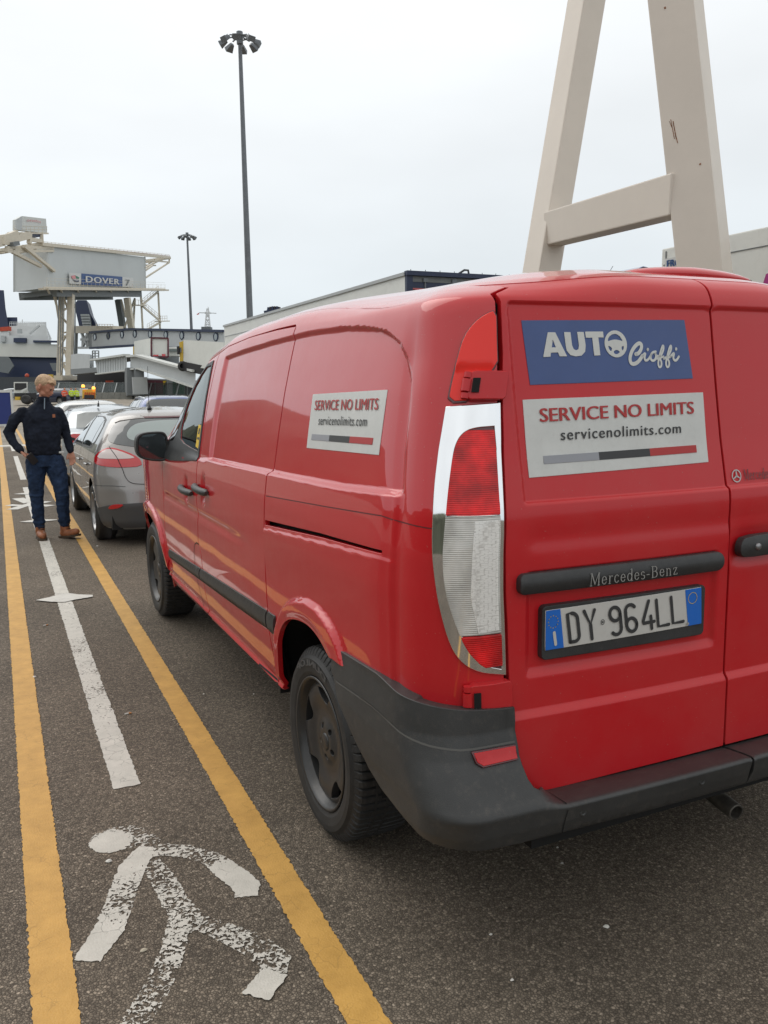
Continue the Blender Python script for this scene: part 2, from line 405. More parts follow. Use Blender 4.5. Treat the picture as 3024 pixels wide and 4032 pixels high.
# wheels: outer face towards -x (side=-1) or +x
def wheel(parent, c, Rt, rim, width, side=-1, spokes=5, rimmat=None, detail=True, hub=.0):
    c = np.array(c, float); rimmat = rimmat or M['rim_dark']; ax = np.array([side, 0, 0.])
    na = 432 if detail else 72; A = np.linspace(0, 2*math.pi, na, endpoint=False)
    sw = width/2
    prof = [(rim, -.004), (rim+.006, .002), (rim+.02, .008), (rim+(Rt-rim)*.45, .012), (rim+(Rt-rim)*.62, .0105), (Rt-.030, .000), (Rt-.012, -.008), (Rt-.003, -.016), (Rt, -.028), (Rt, -.050), (Rt+.001, -.052)]
    half = [(r, h) for r, h in prof]
    full = half+[(Rt+.001, -width+.052-.0)]+[(r, -width-h) for r, h in half[::-1]]
    P = np.zeros((na, len(full), 3))
    for j, (r, h) in enumerate(full):
        rr = np.full(na, r)
        if detail and r > Rt-.014:
            blk = (np.arange(na) % 6 == 0); rr = rr-np.where(blk, .010, 0)
        if r > Rt+.0005: rr = rr-.0
        P[:, j, 0] = c[0]+side*(h+hub*0); P[:, j, 1] = c[1]+rr*np.cos(A); P[:, j, 2] = c[2]+rr*np.sin(A)
    w = bpy.data.objects.new('wheel', None); C.objects.link(w); w.location = Vector(c)-wloc(parent); w.parent = parent
    b = MB(); b.grid(P, closed_u=True, smooth=not detail)
    for gg in ((-.060, -.068), (-.098, -.106)) if detail else ():
        b.lathe([(Rt+.0015, gg[0]), (Rt+.0015, gg[1])], c, ax, 60)
    t = b.build('tyre', M['rubber'], w)
    b = MB()      # barrel
    b.lathe([(rim+.004, .004), (rim+.002, .0075), (rim-.004, .006), (rim-.010, -.006), (rim-.018, -.02), (rim-.028, -.045), (rim-.034, -.12), (rim-.034, -width+.02)], c, ax, 64 if detail else 28)
    b.build('rim', rimmat, w, fix=True)
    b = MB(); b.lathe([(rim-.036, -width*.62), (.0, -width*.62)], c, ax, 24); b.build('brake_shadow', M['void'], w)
    rd = rim-.013
    def pf(u, v):
        rr = np.hypot(u, v); dep = -.020-.010*ss((rr-.045)/.04)+.014*ss((rr-.10)/.07)-.010*ss((rr-rd*.90)/(rd*.10))
        return np.stack([c[0]+side*dep, c[1]+u*(-side), c[2]+v], -1)
    holes = []
    n = spokes; off = .35
    for k in range(n):
        a = 2*math.pi*k/n+off; pts = []
        ro, ri, ha = rd*.90, rd*.64, math.pi/n*.52
        for t in np.linspace(-1, 1, 9): pts.append((ro, t*ha))
        for t in np.linspace(1, -1, 11)[1:-1]: pts.append((ri+(ro-ri)*(abs(t)**2.4), t*ha*1.0))
        holes.append([(r_*math.cos(a+b_), r_*math.sin(a+b_)) for r_, b_ in pts])
    if detail:
        for k in range(5):
            a = 2*math.pi*(k+.5)/5+off; cx, cy = .056*math.cos(a), .056*math.sin(a)
            holes.append([(cx+.0125*math.cos(t), cy+.0125*math.sin(t)) for t in np.linspace(0, 2*math.pi, 12, endpoint=False)])
    circ = [(rd*math.cos(t), rd*math.sin(t)) for t in np.linspace(0, 2*math.pi, 64 if detail else 32, endpoint=False)]
    patch('wheel_face', rimmat, pf, circ, .012 if detail else .03, skirt=.028 if detail else .015, parent=w, holes=holes, sgn=-1 if side < 0 else -1, step=.008 if detail else .02)
    b = MB(); b.lathe([(.030, -.026), (.030, -.019), (.024, -.016), (0, -.016)], c, ax, 20); b.build('hub_cap', rimmat, w)
    return w
M['rim_dark'] = mat('rim_dark', (.045, .045, .045), .34, .4, var=.15, dirt=.15)
M['rim_silver'] = mat('rim_silver', (.42, .42, .42), .32, .7, var=.1)
# ---------------- ground and road markings ----------------
def asphalt_nodes(nt, scale=1.):
    tc = N(nt, 'ShaderNodeTexCoord')
    vo = N(nt, 'ShaderNodeTexVoronoi', feature='F1'); vo.inputs['Scale'].default_value = 125*scale; vo.inputs['Randomness'].default_value = 1; Lk(nt, tc.outputs['Object'], vo.inputs['Vector'])
    ve = N(nt, 'ShaderNodeTexVoronoi', feature='DISTANCE_TO_EDGE'); ve.inputs['Scale'].default_value = 125*scale; Lk(nt, tc.outputs['Object'], ve.inputs['Vector'])
    sv_ = N(nt, 'ShaderNodeSeparateColor'); Lk(nt, vo.outputs['Color'], sv_.inputs[0])
    r1 = N(nt, 'ShaderNodeValToRGB'); e = r1.color_ramp.elements
    e[0].position = 0; e[0].color = (0.127, 0.102, 0.077, 1); e[1].position = 1; e[1].color = (0.386, 0.319, 0.246, 1)
    for p, c in ((.35, (0.176, 0.144, 0.109, 1)), (.75, (0.241, 0.196, 0.149, 1)), (.93, (0.289, 0.237, 0.181, 1))):
        q = r1.color_ramp.elements.new(p); q.color = c
    Lk(nt, sv_.outputs[0], r1.inputs[0])
    r2 = N(nt, 'ShaderNodeMapRange'); r2.inputs['From Max'].default_value = .24; r2.inputs['To Min'].default_value = .38; Lk(nt, ve.outputs[0], r2.inputs[0])
    ml = N(nt, 'ShaderNodeVectorMath', operation='SCALE'); Lk(nt, r1.outputs[0], ml.inputs[0]); Lk(nt, r2.outputs[0], ml.inputs['Scale'])
    n1 = N(nt, 'ShaderNodeTexNoise'); n1.inputs['Scale'].default_value = .9; n1.inputs['Detail'].default_value = 6; n1.inputs['Roughness'].default_value = .6; Lk(nt, tc.outputs['Object'], n1.inputs['Vector'])
    r3 = N(nt, 'ShaderNodeMapRange'); r3.inputs['From Min'].default_value = .3; r3.inputs['From Max'].default_value = .7; r3.inputs['To Min'].default_value = .74; r3.inputs['To Max'].default_value = 1.24; Lk(nt, n1.outputs[0], r3.inputs[0])
    m2 = N(nt, 'ShaderNodeVectorMath', operation='SCALE'); Lk(nt, ml.outputs[0], m2.inputs[0]); Lk(nt, r3.outputs[0], m2.inputs['Scale'])
    # bump height
    n2 = N(nt, 'ShaderNodeTexNoise'); n2.inputs['Scale'].default_value = 60; n2.inputs['Detail'].default_value = 4; Lk(nt, tc.outputs['Object'], n2.inputs['Vector'])
    ad = N(nt, 'ShaderNodeMath', operation='ADD'); Lk(nt, r2.outputs[0], ad.inputs[0]); Lk(nt, sv_.outputs[1], ad.inputs[1])
    ad2 = N(nt, 'ShaderNodeMath', operation='ADD'); Lk(nt, ad.outputs[0], ad2.inputs[0]); Lk(nt, n2.outputs[0], ad2.inputs[1])
    bp = N(nt, 'ShaderNodeBump'); bp.inputs['Strength'].default_value = .7; bp.inputs['Distance'].default_value = .004; Lk(nt, ad2.outputs[0], bp.inputs['Height'])
    return tc, m2.outputs[0], bp.outputs[0], ve, vo
def asphalt_mat():
    m = bpy.data.materials.new('asphalt'); m.use_nodes = True; nt = m.node_tree; b = nt.nodes['Principled BSDF']; b.inputs['Roughness'].default_value = .82; b.inputs['Specular IOR Level'].default_value = .3
    tc, col, bmp, ve, vo = asphalt_nodes(nt)
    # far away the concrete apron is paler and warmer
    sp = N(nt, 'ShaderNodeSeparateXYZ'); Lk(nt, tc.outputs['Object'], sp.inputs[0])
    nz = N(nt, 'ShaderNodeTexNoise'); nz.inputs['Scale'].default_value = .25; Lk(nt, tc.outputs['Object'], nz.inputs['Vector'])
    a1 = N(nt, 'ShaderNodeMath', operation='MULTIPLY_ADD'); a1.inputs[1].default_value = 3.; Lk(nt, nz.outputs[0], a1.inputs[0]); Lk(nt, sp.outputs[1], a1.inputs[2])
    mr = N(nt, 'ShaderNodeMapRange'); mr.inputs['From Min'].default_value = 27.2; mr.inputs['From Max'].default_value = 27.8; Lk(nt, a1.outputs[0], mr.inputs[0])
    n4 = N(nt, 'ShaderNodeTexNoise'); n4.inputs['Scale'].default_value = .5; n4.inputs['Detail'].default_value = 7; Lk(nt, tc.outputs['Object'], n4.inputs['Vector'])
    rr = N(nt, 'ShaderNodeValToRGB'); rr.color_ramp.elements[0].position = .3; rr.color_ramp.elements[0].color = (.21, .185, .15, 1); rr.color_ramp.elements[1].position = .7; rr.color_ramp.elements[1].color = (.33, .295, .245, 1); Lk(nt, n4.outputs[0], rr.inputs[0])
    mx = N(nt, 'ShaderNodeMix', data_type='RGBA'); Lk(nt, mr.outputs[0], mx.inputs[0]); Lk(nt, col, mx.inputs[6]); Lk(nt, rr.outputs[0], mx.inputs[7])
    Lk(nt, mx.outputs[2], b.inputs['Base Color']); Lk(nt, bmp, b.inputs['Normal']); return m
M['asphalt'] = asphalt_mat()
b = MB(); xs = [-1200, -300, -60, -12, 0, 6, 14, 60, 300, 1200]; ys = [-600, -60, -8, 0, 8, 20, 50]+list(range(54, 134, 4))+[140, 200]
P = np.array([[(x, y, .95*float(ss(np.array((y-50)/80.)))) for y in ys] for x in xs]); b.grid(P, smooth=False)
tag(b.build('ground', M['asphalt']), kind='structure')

def paint_mat(name, c1, c2, wear, cracks=.5, thick=.45):
    """thermoplastic paint: worn through to the road (transparent) where the mask fails"""
    m = bpy.data.materials.new(name); m.use_nodes = True; nt = m.node_tree; b = nt.nodes['Principled BSDF']; b.inputs['Roughness'].default_value = .6
    tc = N(nt, 'ShaderNodeTexCoord')
    n1 = N(nt, 'ShaderNodeTexNoise'); n1.inputs['Scale'].default_value = 9; n1.inputs['Detail'].default_value = 7; n1.inputs['Roughness'].default_value = .7; Lk(nt, tc.outputs['Object'], n1.inputs['Vector'])
    rr = N(nt, 'ShaderNodeValToRGB'); rr.color_ramp.elements[0].position = .32; rr.color_ramp.elements[0].color = (*c1, 1); rr.color_ramp.elements[1].position = .68; rr.color_ramp.elements[1].color = (*c2, 1); Lk(nt, n1.outputs[0], rr.inputs[0])
    # wear mask: fine grain + large patches + attribute
    n2 = N(nt, 'ShaderNodeTexNoise'); n2.inputs['Scale'].default_value = 75; n2.inputs['Detail'].default_value = 3; n2.inputs['Roughness'].default_value = .6; n2.inputs['Distortion'].default_value = .6; Lk(nt, tc.outputs['Object'], n2.inputs['Vector'])
    n3 = N(nt, 'ShaderNodeTexNoise'); n3.inputs['Scale'].default_value = 4.5; n3.inputs['Detail'].default_value = 3; Lk(nt, tc.outputs['Object'], n3.inputs['Vector'])
    at_ = N(nt, 'ShaderNodeAttribute', attribute_name='wear')
    s1 = N(nt, 'ShaderNodeMath', operation='MULTIPLY_ADD'); s1.inputs[1].default_value = .55; Lk(nt, n3.outputs[0], s1.inputs[0]); Lk(nt, n2.outputs[0], s1.inputs[2])
    s2 = N(nt, 'ShaderNodeMath', operation='ADD'); Lk(nt, s1.outputs[0], s2.inputs[0]); Lk(nt, at_.outputs['Fac'], s2.inputs[1])
    th = N(nt, 'ShaderNodeMapRange'); th.inputs['From Min'].default_value = wear-.012; th.inputs['From Max'].default_value = wear+.012; Lk(nt, s2.outputs[0], th.inputs[0])
    # cracks
    vc = N(nt, 'ShaderNodeTexVoronoi', feature='DISTANCE_TO_EDGE'); vc.inputs['Scale'].default_value = 17
    nd = N(nt, 'ShaderNodeTexNoise'); nd.inputs['Scale'].default_value = 26; Lk(nt, tc.outputs['Object'], nd.inputs['Vector'])
    mv = N(nt, 'ShaderNodeMix', data_type='VECTOR'); mv.inputs[0].default_value = .035; Lk(nt, tc.outputs['Object'], mv.inputs[4]); Lk(nt, nd.outputs['Color'], mv.inputs[5]); Lk(nt, mv.outputs[1], vc.inputs['Vector'])
    ck = N(nt, 'ShaderNodeMapRange'); ck.inputs['From Min'].default_value = .004; ck.inputs['From Max'].default_value = .022; Lk(nt, vc.outputs[0], ck.inputs[0])
    n5 = N(nt, 'ShaderNodeTexNoise'); n5.inputs['Scale'].default_value = 7; Lk(nt, tc.outputs['Object'], n5.inputs['Vector'])
    c5 = N(nt, 'ShaderNodeMapRange'); c5.inputs['From Min'].default_value = .44; c5.inputs['From Max'].default_value = .52; c5.inputs['To Min'].default_value = 1-cracks; c5.inputs['To Max'].default_value = 1; Lk(nt, n5.outputs[0], c5.inputs[0])
    mxx = N(nt, 'ShaderNodeMath', operation='MAXIMUM'); Lk(nt, ck.outputs[0], mxx.inputs[0]); Lk(nt, c5.outputs[0], mxx.inputs[1])
    cm = N(nt, 'ShaderNodeVectorMath', operation='SCALE'); Lk(nt, rr.outputs[0], cm.inputs[0]); Lk(nt, mxx.outputs[0], cm.inputs['Scale']); Lk(nt, cm.outputs[0], b.inputs['Base Color'])
    vb = N(nt, 'ShaderNodeTexVoronoi', feature='DISTANCE_TO_EDGE'); vb.inputs['Scale'].default_value = 105; Lk(nt, tc.outputs['Object'], vb.inputs['Vector'])
    bp = N(nt, 'ShaderNodeBump'); bp.inputs['Strength'].default_value = thick; bp.inputs['Distance'].default_value = .0025; Lk(nt, vb.outputs[0], bp.inputs['Height']); Lk(nt, bp.outputs[0], b.inputs['Normal'])
    inv = N(nt, 'ShaderNodeMath', operation='SUBTRACT'); inv.inputs[0].default_value = 1; Lk(nt, th.outputs[0], inv.inputs[1])
    tr = N(nt, 'ShaderNodeBsdfTransparent'); ms = N(nt, 'ShaderNodeMixShader'); Lk(nt, inv.outputs[0], ms.inputs[0]); Lk(nt, tr.outputs[0], ms.inputs[1]); Lk(nt, b.outputs[0], ms.inputs[2])
    o = nt.nodes['Material Output']; Lk(nt, ms.outputs[0], o.inputs[0]); return m
M['yellow'] = paint_mat('yellow_paint', (.45, .245, .048), (.60, .335, .075), 1.30, .16)
M['white_paint'] = paint_mat('white_paint', (.46, .44, .39), (.60, .57, .51), 1.02, .45)
M['white_far'] = paint_mat('white_far_paint', (.50, .48, .44), (.62, .60, .55), 1.2, .2)
def marking(name, poly, m, z=.003, wear=None, res=.03, jit=.0017, step=.006):
    Pd = dens(poly, step); n = len(Pd)
    j = NR.normal(0, jit, (n, 2)); j = (j+np.roll(j, 1, 0))*.7; Pd = Pd+j
    lo, hi = Pd.min(0), Pd.max(0); G = np.stack(np.meshgrid(np.arange(lo[0], hi[0], res), np.arange(lo[1], hi[1], res)), -1).reshape(-1, 2) if wear else np.zeros((0, 2))
    if len(G):
        G = G[pin(G, Pd)]; G = G[dist_line(G, Pd, True) > res*.3] if len(G) else G
    r = delaunay_2d_cdt([Vector(p) for p in Pd]+[Vector(p) for p in G], [(i, (i+1) % n) for i in range(n)], [], 1, 1e-7)
    V2 = np.array([tuple(p) for p in r[0]]); me = bpy.data.meshes.new(name); me.from_pydata([(x, y, z) for x, y in V2], [], [tuple(f) for f in r[2]])
    w = me.attributes.new('wear', 'FLOAT', 'POINT'); w.data.foreach_set('value', (wear(V2) if wear else np.zeros(len(V2))).astype(np.float32)); me.update()
    o = link(name, me, m); return tag(o, kind='structure')
def stripe(name, x0, x1, y0, y1, m, z=.003, dr=0., **k):
    return marking(name, [(x0+dr*y0, y0), (x0+dr*y1, y1), (x1+dr*y1, y1), (x1+dr*y0, y0)], m, z, **k)
# long yellow lines either side of the walkway
for nm, x0, x1, d in (('yellow_line', -.030, .076, .0045), ('yellow_line', .655, .752, .0040)):
    stripe(nm, x0, x1, -3.0, 12, M['yellow'], dr=d)
    stripe(nm, x0, x1, 12.002, 60, M['yellow'], dr=d, step=.2)
def wline(V2): return .10+.05*np.sin(V2[:, 1]*1.7)
# white centre line: dashes between the walking figures
for y0, y1 in ((3.17, 9.25), (9.9, 14.6), (15.9, 22), (24, 46)):
    stripe('white_line', .303 if y0 < 9 else .30, .402, y0, y1, M['white_paint'] if y0 < 9 else M['white_far'], dr=.0035, step=.012 if y0 < 9 else .08, wear=wline if y0 < 9 else None)
# bird shaped ticks across the line (feet of the next figures)
for y, s_ in ((6.42, 1.), (10.58, 1.05), (13.6, 1.1)):
    x = .365+.0035*y
    marking('white_tick', [(x-.20*s_, y+.06), (x-.10*s_, y+.115), (x-.03, y+.17), (x+.04, y+.17), (x+.10*s_, y+.09), (x+.195*s_, y+.03), (x+.185*s_, y-.03), (x+.06, y-.06), (x-.02, y-.10), (x-.12*s_, y-.03)], M['white_far'], .008)
# the walking figure at our feet, partly worn away
def ribbon(pts, w):
    P = np.array(pts, float); L_, R__ = [], []
    for i in range(len(P)):
        d = P[min(i+1, len(P)-1)]-P[max(i-1, 0)]; d /= np.linalg.norm(d); n = np.array([-d[1], d[0]]); ww = w[i]/2
        L_.append(P[i]+n*ww); R__.append(P[i]-n*ww)
    return L_+R__[::-1]
def wr(cx, cy, r, a, b_=0.):
    return lambda V2: b_+a*np.clip(1-np.hypot(V2[:, 0]-cx, V2[:, 1]-cy)/r, 0, 1)
th = np.linspace(0, 2*math.pi, 22, endpoint=False)
marking('walking_figure_marking', [(.275+.095*math.cos(t)*(1.15 if math.cos(t) > 0 else .95), 2.795+.085*math.sin(t)) for t in th], M['white_paint'], .0022, wear=lambda V: .46*np.clip((np.hypot(V[:, 0]-.250, V[:, 1]-2.785)-.030)/.055, 0, 1)-.14, res=.015)
marking('walking_figure_marking', ribbon([(.36, 2.70), (.335, 2.655), (.30, 2.60), (.262, 2.50), (.225, 2.39), (.19, 2.30), (.12, 2.19)], [.05, .08, .09, .085, .085, .09, .075]), M['white_paint'], .0024, wear=lambda V: .05+.21*np.exp(-((V[:, 1]-2.42)/.09)**2)-.15*(V[:, 1] < 2.31)-.06*(V[:, 1] > 2.55), res=.015)
marking('walking_figure_marking', ribbon([(.34, 2.655), (.40, 2.66), (.47, 2.615), (.54, 2.53), (.575, 2.42), (.60, 2.33), (.585, 2.28)], [.05, .075, .07, .07, .085, .085, .07]), M['white_paint'], .0026, wear=lambda V: .24-.40*ss((2.52-V[:, 1])/.09), res=.015)
marking('walking_figure_marking', ribbon([(.355, 2.60), (.375, 2.48), (.385, 2.36), (.405, 2.24), (.43, 2.20)], [.06, .075, .075, .09, .07]), M['white_paint'], .0028, wear=lambda V: np.full(len(V), .275), res=.015)
marking('walking_figure_marking', ribbon([(.385, 2.28), (.345, 2.15), (.29, 2.03), (.23, 1.94), (.15, 1.83), (.10, 1.70)], [.06, .07, .075, .075, .08, .08]), M['white_paint'], .0034, wear=lambda V: np.full(len(V), .265), res=.015)
marking('walking_figure_marking', ribbon([(.42, 2.24), (.48, 2.15), (.545, 2.05), (.575, 1.97), (.555, 1.92)], [.06, .075, .085, .09, .07]), M['white_paint'], .0036, wear=lambda V: np.full(len(V), .275), res=.015)
marking('walking_figure_marking', ribbon([(.565, 1.925), (.515, 1.885), (.490, 1.86)], [.07, .075, .075]), M['white_paint'], .0038, wear=lambda V: np.full(len(V), -.2), res=.015)
marking('walking_figure_marking', ribbon([(.335, 2.775), (.365, 2.745), (.385, 2.70)], [.07, .075, .06]), M['white_paint'], .0030, wear=lambda V: np.full(len(V), .27), res=.015)
# second figure further on, beyond the man
for pts in ([(.24, 13.1), (.36, 12.5), (.50, 12.9)], [(.10, 12.35), (.34, 12.15), (.60, 12.5)], [(.14, 11.85), (.36, 12.3), (.62, 11.95)]):
    marking('walking_figure_marking', ribbon(pts, [.16, .2, .16]), M['white_far'], .0044+pts[0][1]*.0001, step=.05)
# stop line and lane markings on the far apron
marking('stop_line', [(-3, 26.2), (.9, 26.2), (.9, 26.9), (-3, 26.9)], M['white_far'], .004, step=.1)
for k, (px, py) in enumerate(((408, 868), (443, 868), (375, 868), (340, 862))):
    p = gnd(px, py, .5); mk = marking('lane_dash', [(p[0]-1.6, p[1]), (p[0]+1.6, p[1]-.2), (p[0]+1.6, p[1]+1.5), (p[0]-1.6, p[1]+1.7)], M['white_far'], .95*float(ss(np.array((p[1]-50)/80.)))+.02, step=.4)
# litter: cigarette ends, scraps, pebbles
M['butt_white'] = mat('butt_white', (.62, .60, .55), .7); M['butt_orange'] = mat('butt_orange', (.50, .22, .07), .7)
M['pebble'] = mat('pebble', (.45, .40, .31), .8, var=.3)
def butt(px, py, a, label, lit=True):
    p = gnd(px, py); t = thing('cigarette_end', (p[0], p[1], 0), label, 'litter', 'cigarette ends dropped on the asphalt')
    d = np.array([math.cos(a), math.sin(a), 0]); p = p+[0, 0, .0042]
    b = MB(); b.tube([p-d*.014, p-d*.008, p+d*.004], .0038, 10); b.build('paper', M['butt_white'], t)
    b = MB(); b.tube([p+d*.0042, p+d*.017], .0039, 10); b.build('filter', M['butt_orange'], t)
butt(276, 1543, .1, 'cigarette end lying right of the lower end of the white line')
butt(98, 1352, .3, 'cigarette end lying between the left yellow line and the white line, further off')
def scrap(name, px, py, s_, label, m, g='pale scraps and pebbles on the asphalt'):
    p = gnd(px, py); b = MB(); n = 7; vs = []
    for k in range(n): t = 2*math.pi*k/n; r_ = s_*(.7+.5*NR.rand()); vs.append((p[0]+r_*math.cos(t), p[1]+r_*.7*math.sin(t), .002))
    top = [(x*.55+p[0]*.45, y*.55+p[1]*.45, .002+s_*.45) for x, y, z in vs]
    b.add(vs+top+[(p[0], p[1], .002+s_*.55)], [(i, (i+1) % n, (i+1) % n+n, i+n) for i in range(n)]+[(i+n, (i+1) % n+n, 2*n) for i in range(n)], True)
    tag(b.build(name, m), label, 'litter' if name != 'pebble' else 'pebble', g)
scrap('paper_scrap', 236, 1861, .011, 'torn pale paper scrap beside the head of the painted walking figure', M['butt_white'])
scrap('pebble', 311, 2054, .010, 'cream pebble between the legs of the painted walking figure', M['pebble'])
scrap('paper_scrap', 1310, 2003, .010, 'flat cream scrap on the asphalt behind the rear bumper of the van', M['butt_white'])
for k, (px, py, lb) in enumerate(((548, 1500, 'tiny white scrap between right yellow line and rear wheel of the van'), (540, 1498, ''), (1214, 1866, 'white speck in the shade below the rear bumper'), (1204, 1832, 'pale speck on asphalt right under the bumper edge'), (172, 1438, 'white speck just left of the white line'), (440, 1500, 'white crumb between van side and right yellow line'), (1106, 2118, 'white crumb at the bottom of the photo behind the van'), (75, 1463, 'pale crumb beside the left yellow line'), (1700, 1900, ''), (1060, 2020, 'white crumb on the asphalt left of the cream scrap'), (210, 1180, 'white crumb on the asphalt ahead of the white tick'))):
    if lb: scrap('pebble', px, py, .006 if py > 1490 else .012, lb, M['butt_white'])
# ---------------- the red van ----------------
VX = 1.845
V_ = [.15, .25, .36, .45, .60, .80, 1.0, 1.1, 1.2, 1.36, 1.5, 1.62, 1.70, 1.745, 1.785, 1.82, 1.89, 2.0, 2.2, 2.60]
van = Shell(.895, 1.675, VX, V_,
    [.09, .08, .055, .03, .005, 0, 0, .005, .018, .045, .072, .100, .121, .138, .162, .192, .258, .36, .56, .95],
    [.15, .25, .36, .45, .60, .80, 1.0, 1.1, 1.2, 1.36, 1.5, 1.62, 1.70, 1.744, 1.777, 1.796, 1.82, 1.842, 1.862, 1.872],
    [0, 0, 0, 0, 0, 0, 0, 0, .006, .040, .064, .083, .095, .106, .123, .150, .215, .32, .52, .92],
    [.17]*10+[.165, .16, .155, .155, .155, .155, .16, .17, .15, .001],
    [2.0, 3.2, 3.6, 3.93, 4.32, 4.6, 4.81, 5.0, 5.2, 5.45, 5.7, 6.0, 6.3], [1., 1.0, .985, .955, .86, .70, .54, .34, .10, -.10, -.20, -.35, -.5], 1.2, droop=.036)
def paint_mat_car(name, col, rough=.28, coat=1., dust=.12, metal=0., flake=0.):
    m = bpy.data.materials.new(name); m.use_nodes = True; nt = m.node_tree; b = nt.nodes['Principled BSDF']
    b.inputs['Metallic'].default_value = metal; b.inputs['Specular IOR Level'].default_value = .5 if metal else .12; b.inputs['Coat Weight'].default_value = coat; b.inputs['Coat Roughness'].default_value = .035; b.inputs['Coat IOR'].default_value = 1.55
    tc = N(nt, 'ShaderNodeTexCoord'); n1 = N(nt, 'ShaderNodeTexNoise'); n1.inputs['Scale'].default_value = 3; n1.inputs['Detail'].default_value = 8; n1.inputs['Roughness'].default_value = .7; Lk(nt, tc.outputs['Object'], n1.inputs['Vector'])
    mr = N(nt, 'ShaderNodeMapRange'); mr.inputs['From Min'].default_value = .35; mr.inputs['From Max'].default_value = .7; mr.inputs['To Max'].default_value = dust; Lk(nt, n1.outputs[0], mr.inputs[0])
    # fine specks
    n2 = N(nt, 'ShaderNodeTexNoise'); n2.inputs['Scale'].default_value = 170; n2.inputs['Detail'].default_value = 1; Lk(nt, tc.outputs['Object'], n2.inputs['Vector'])
    m2 = N(nt, 'ShaderNodeMapRange'); m2.inputs['From Min'].default_value = .755; m2.inputs['From Max'].default_value = .80; m2.inputs['To Max'].default_value = .35; Lk(nt, n2.outputs[0], m2.inputs[0])
    ad = N(nt, 'ShaderNodeMath', operation='ADD'); Lk(nt, mr.outputs[0], ad.inputs[0]); Lk(nt, m2.outputs[0], ad.inputs[1])
    mx = N(nt, 'ShaderNodeMix', data_type='RGBA'); mx.inputs[6].default_value = (*col, 1); mx.inputs[7].default_value = (.30, .24, .20, 1); Lk(nt, ad.outputs[0], mx.inputs[0])
    Lk(nt, mx.outputs[2], b.inputs['Base Color'])
    r2 = N(nt, 'ShaderNodeMapRange'); r2.inputs['From Min'].default_value = .3; r2.inputs['From Max'].default_value = .7; r2.inputs['To Min'].default_value = rough*.8; r2.inputs['To Max'].default_value = rough*1.35; Lk(nt, n1.outputs[0], r2.inputs[0]); Lk(nt, r2.outputs[0], b.inputs['Roughness'])
    # slight sheet waviness seen in the reflections
    n3 = N(nt, 'ShaderNodeTexNoise'); n3.inputs['Scale'].default_value = 2.2; n3.inputs['Detail'].default_value = 1; Lk(nt, tc.outputs['Object'], n3.inputs['Vector'])
    bp = N(nt, 'ShaderNodeBump'); bp.inputs['Strength'].default_value = .05; bp.inputs['Distance'].default_value = .02; Lk(nt, n3.outputs[0], bp.inputs['Height']); Lk(nt, bp.outputs[0], b.inputs['Coat Normal'])
    return m
RED = (.53, .010, .016)
M['red_paint'] = paint_mat_car('red_paint', RED, .35, 1., .02)
M['red_rear'] = paint_mat_car('red_paint_dusty', RED, .45, .55, .08)
M['red_rear'].node_tree.nodes['Principled BSDF'].inputs['Coat Roughness'].default_value = .16
VANROOT = thing('red_van', (VX, 3.9, 0), 'red panel van with blue and white stickers on its rear door, parked close by', 'van')

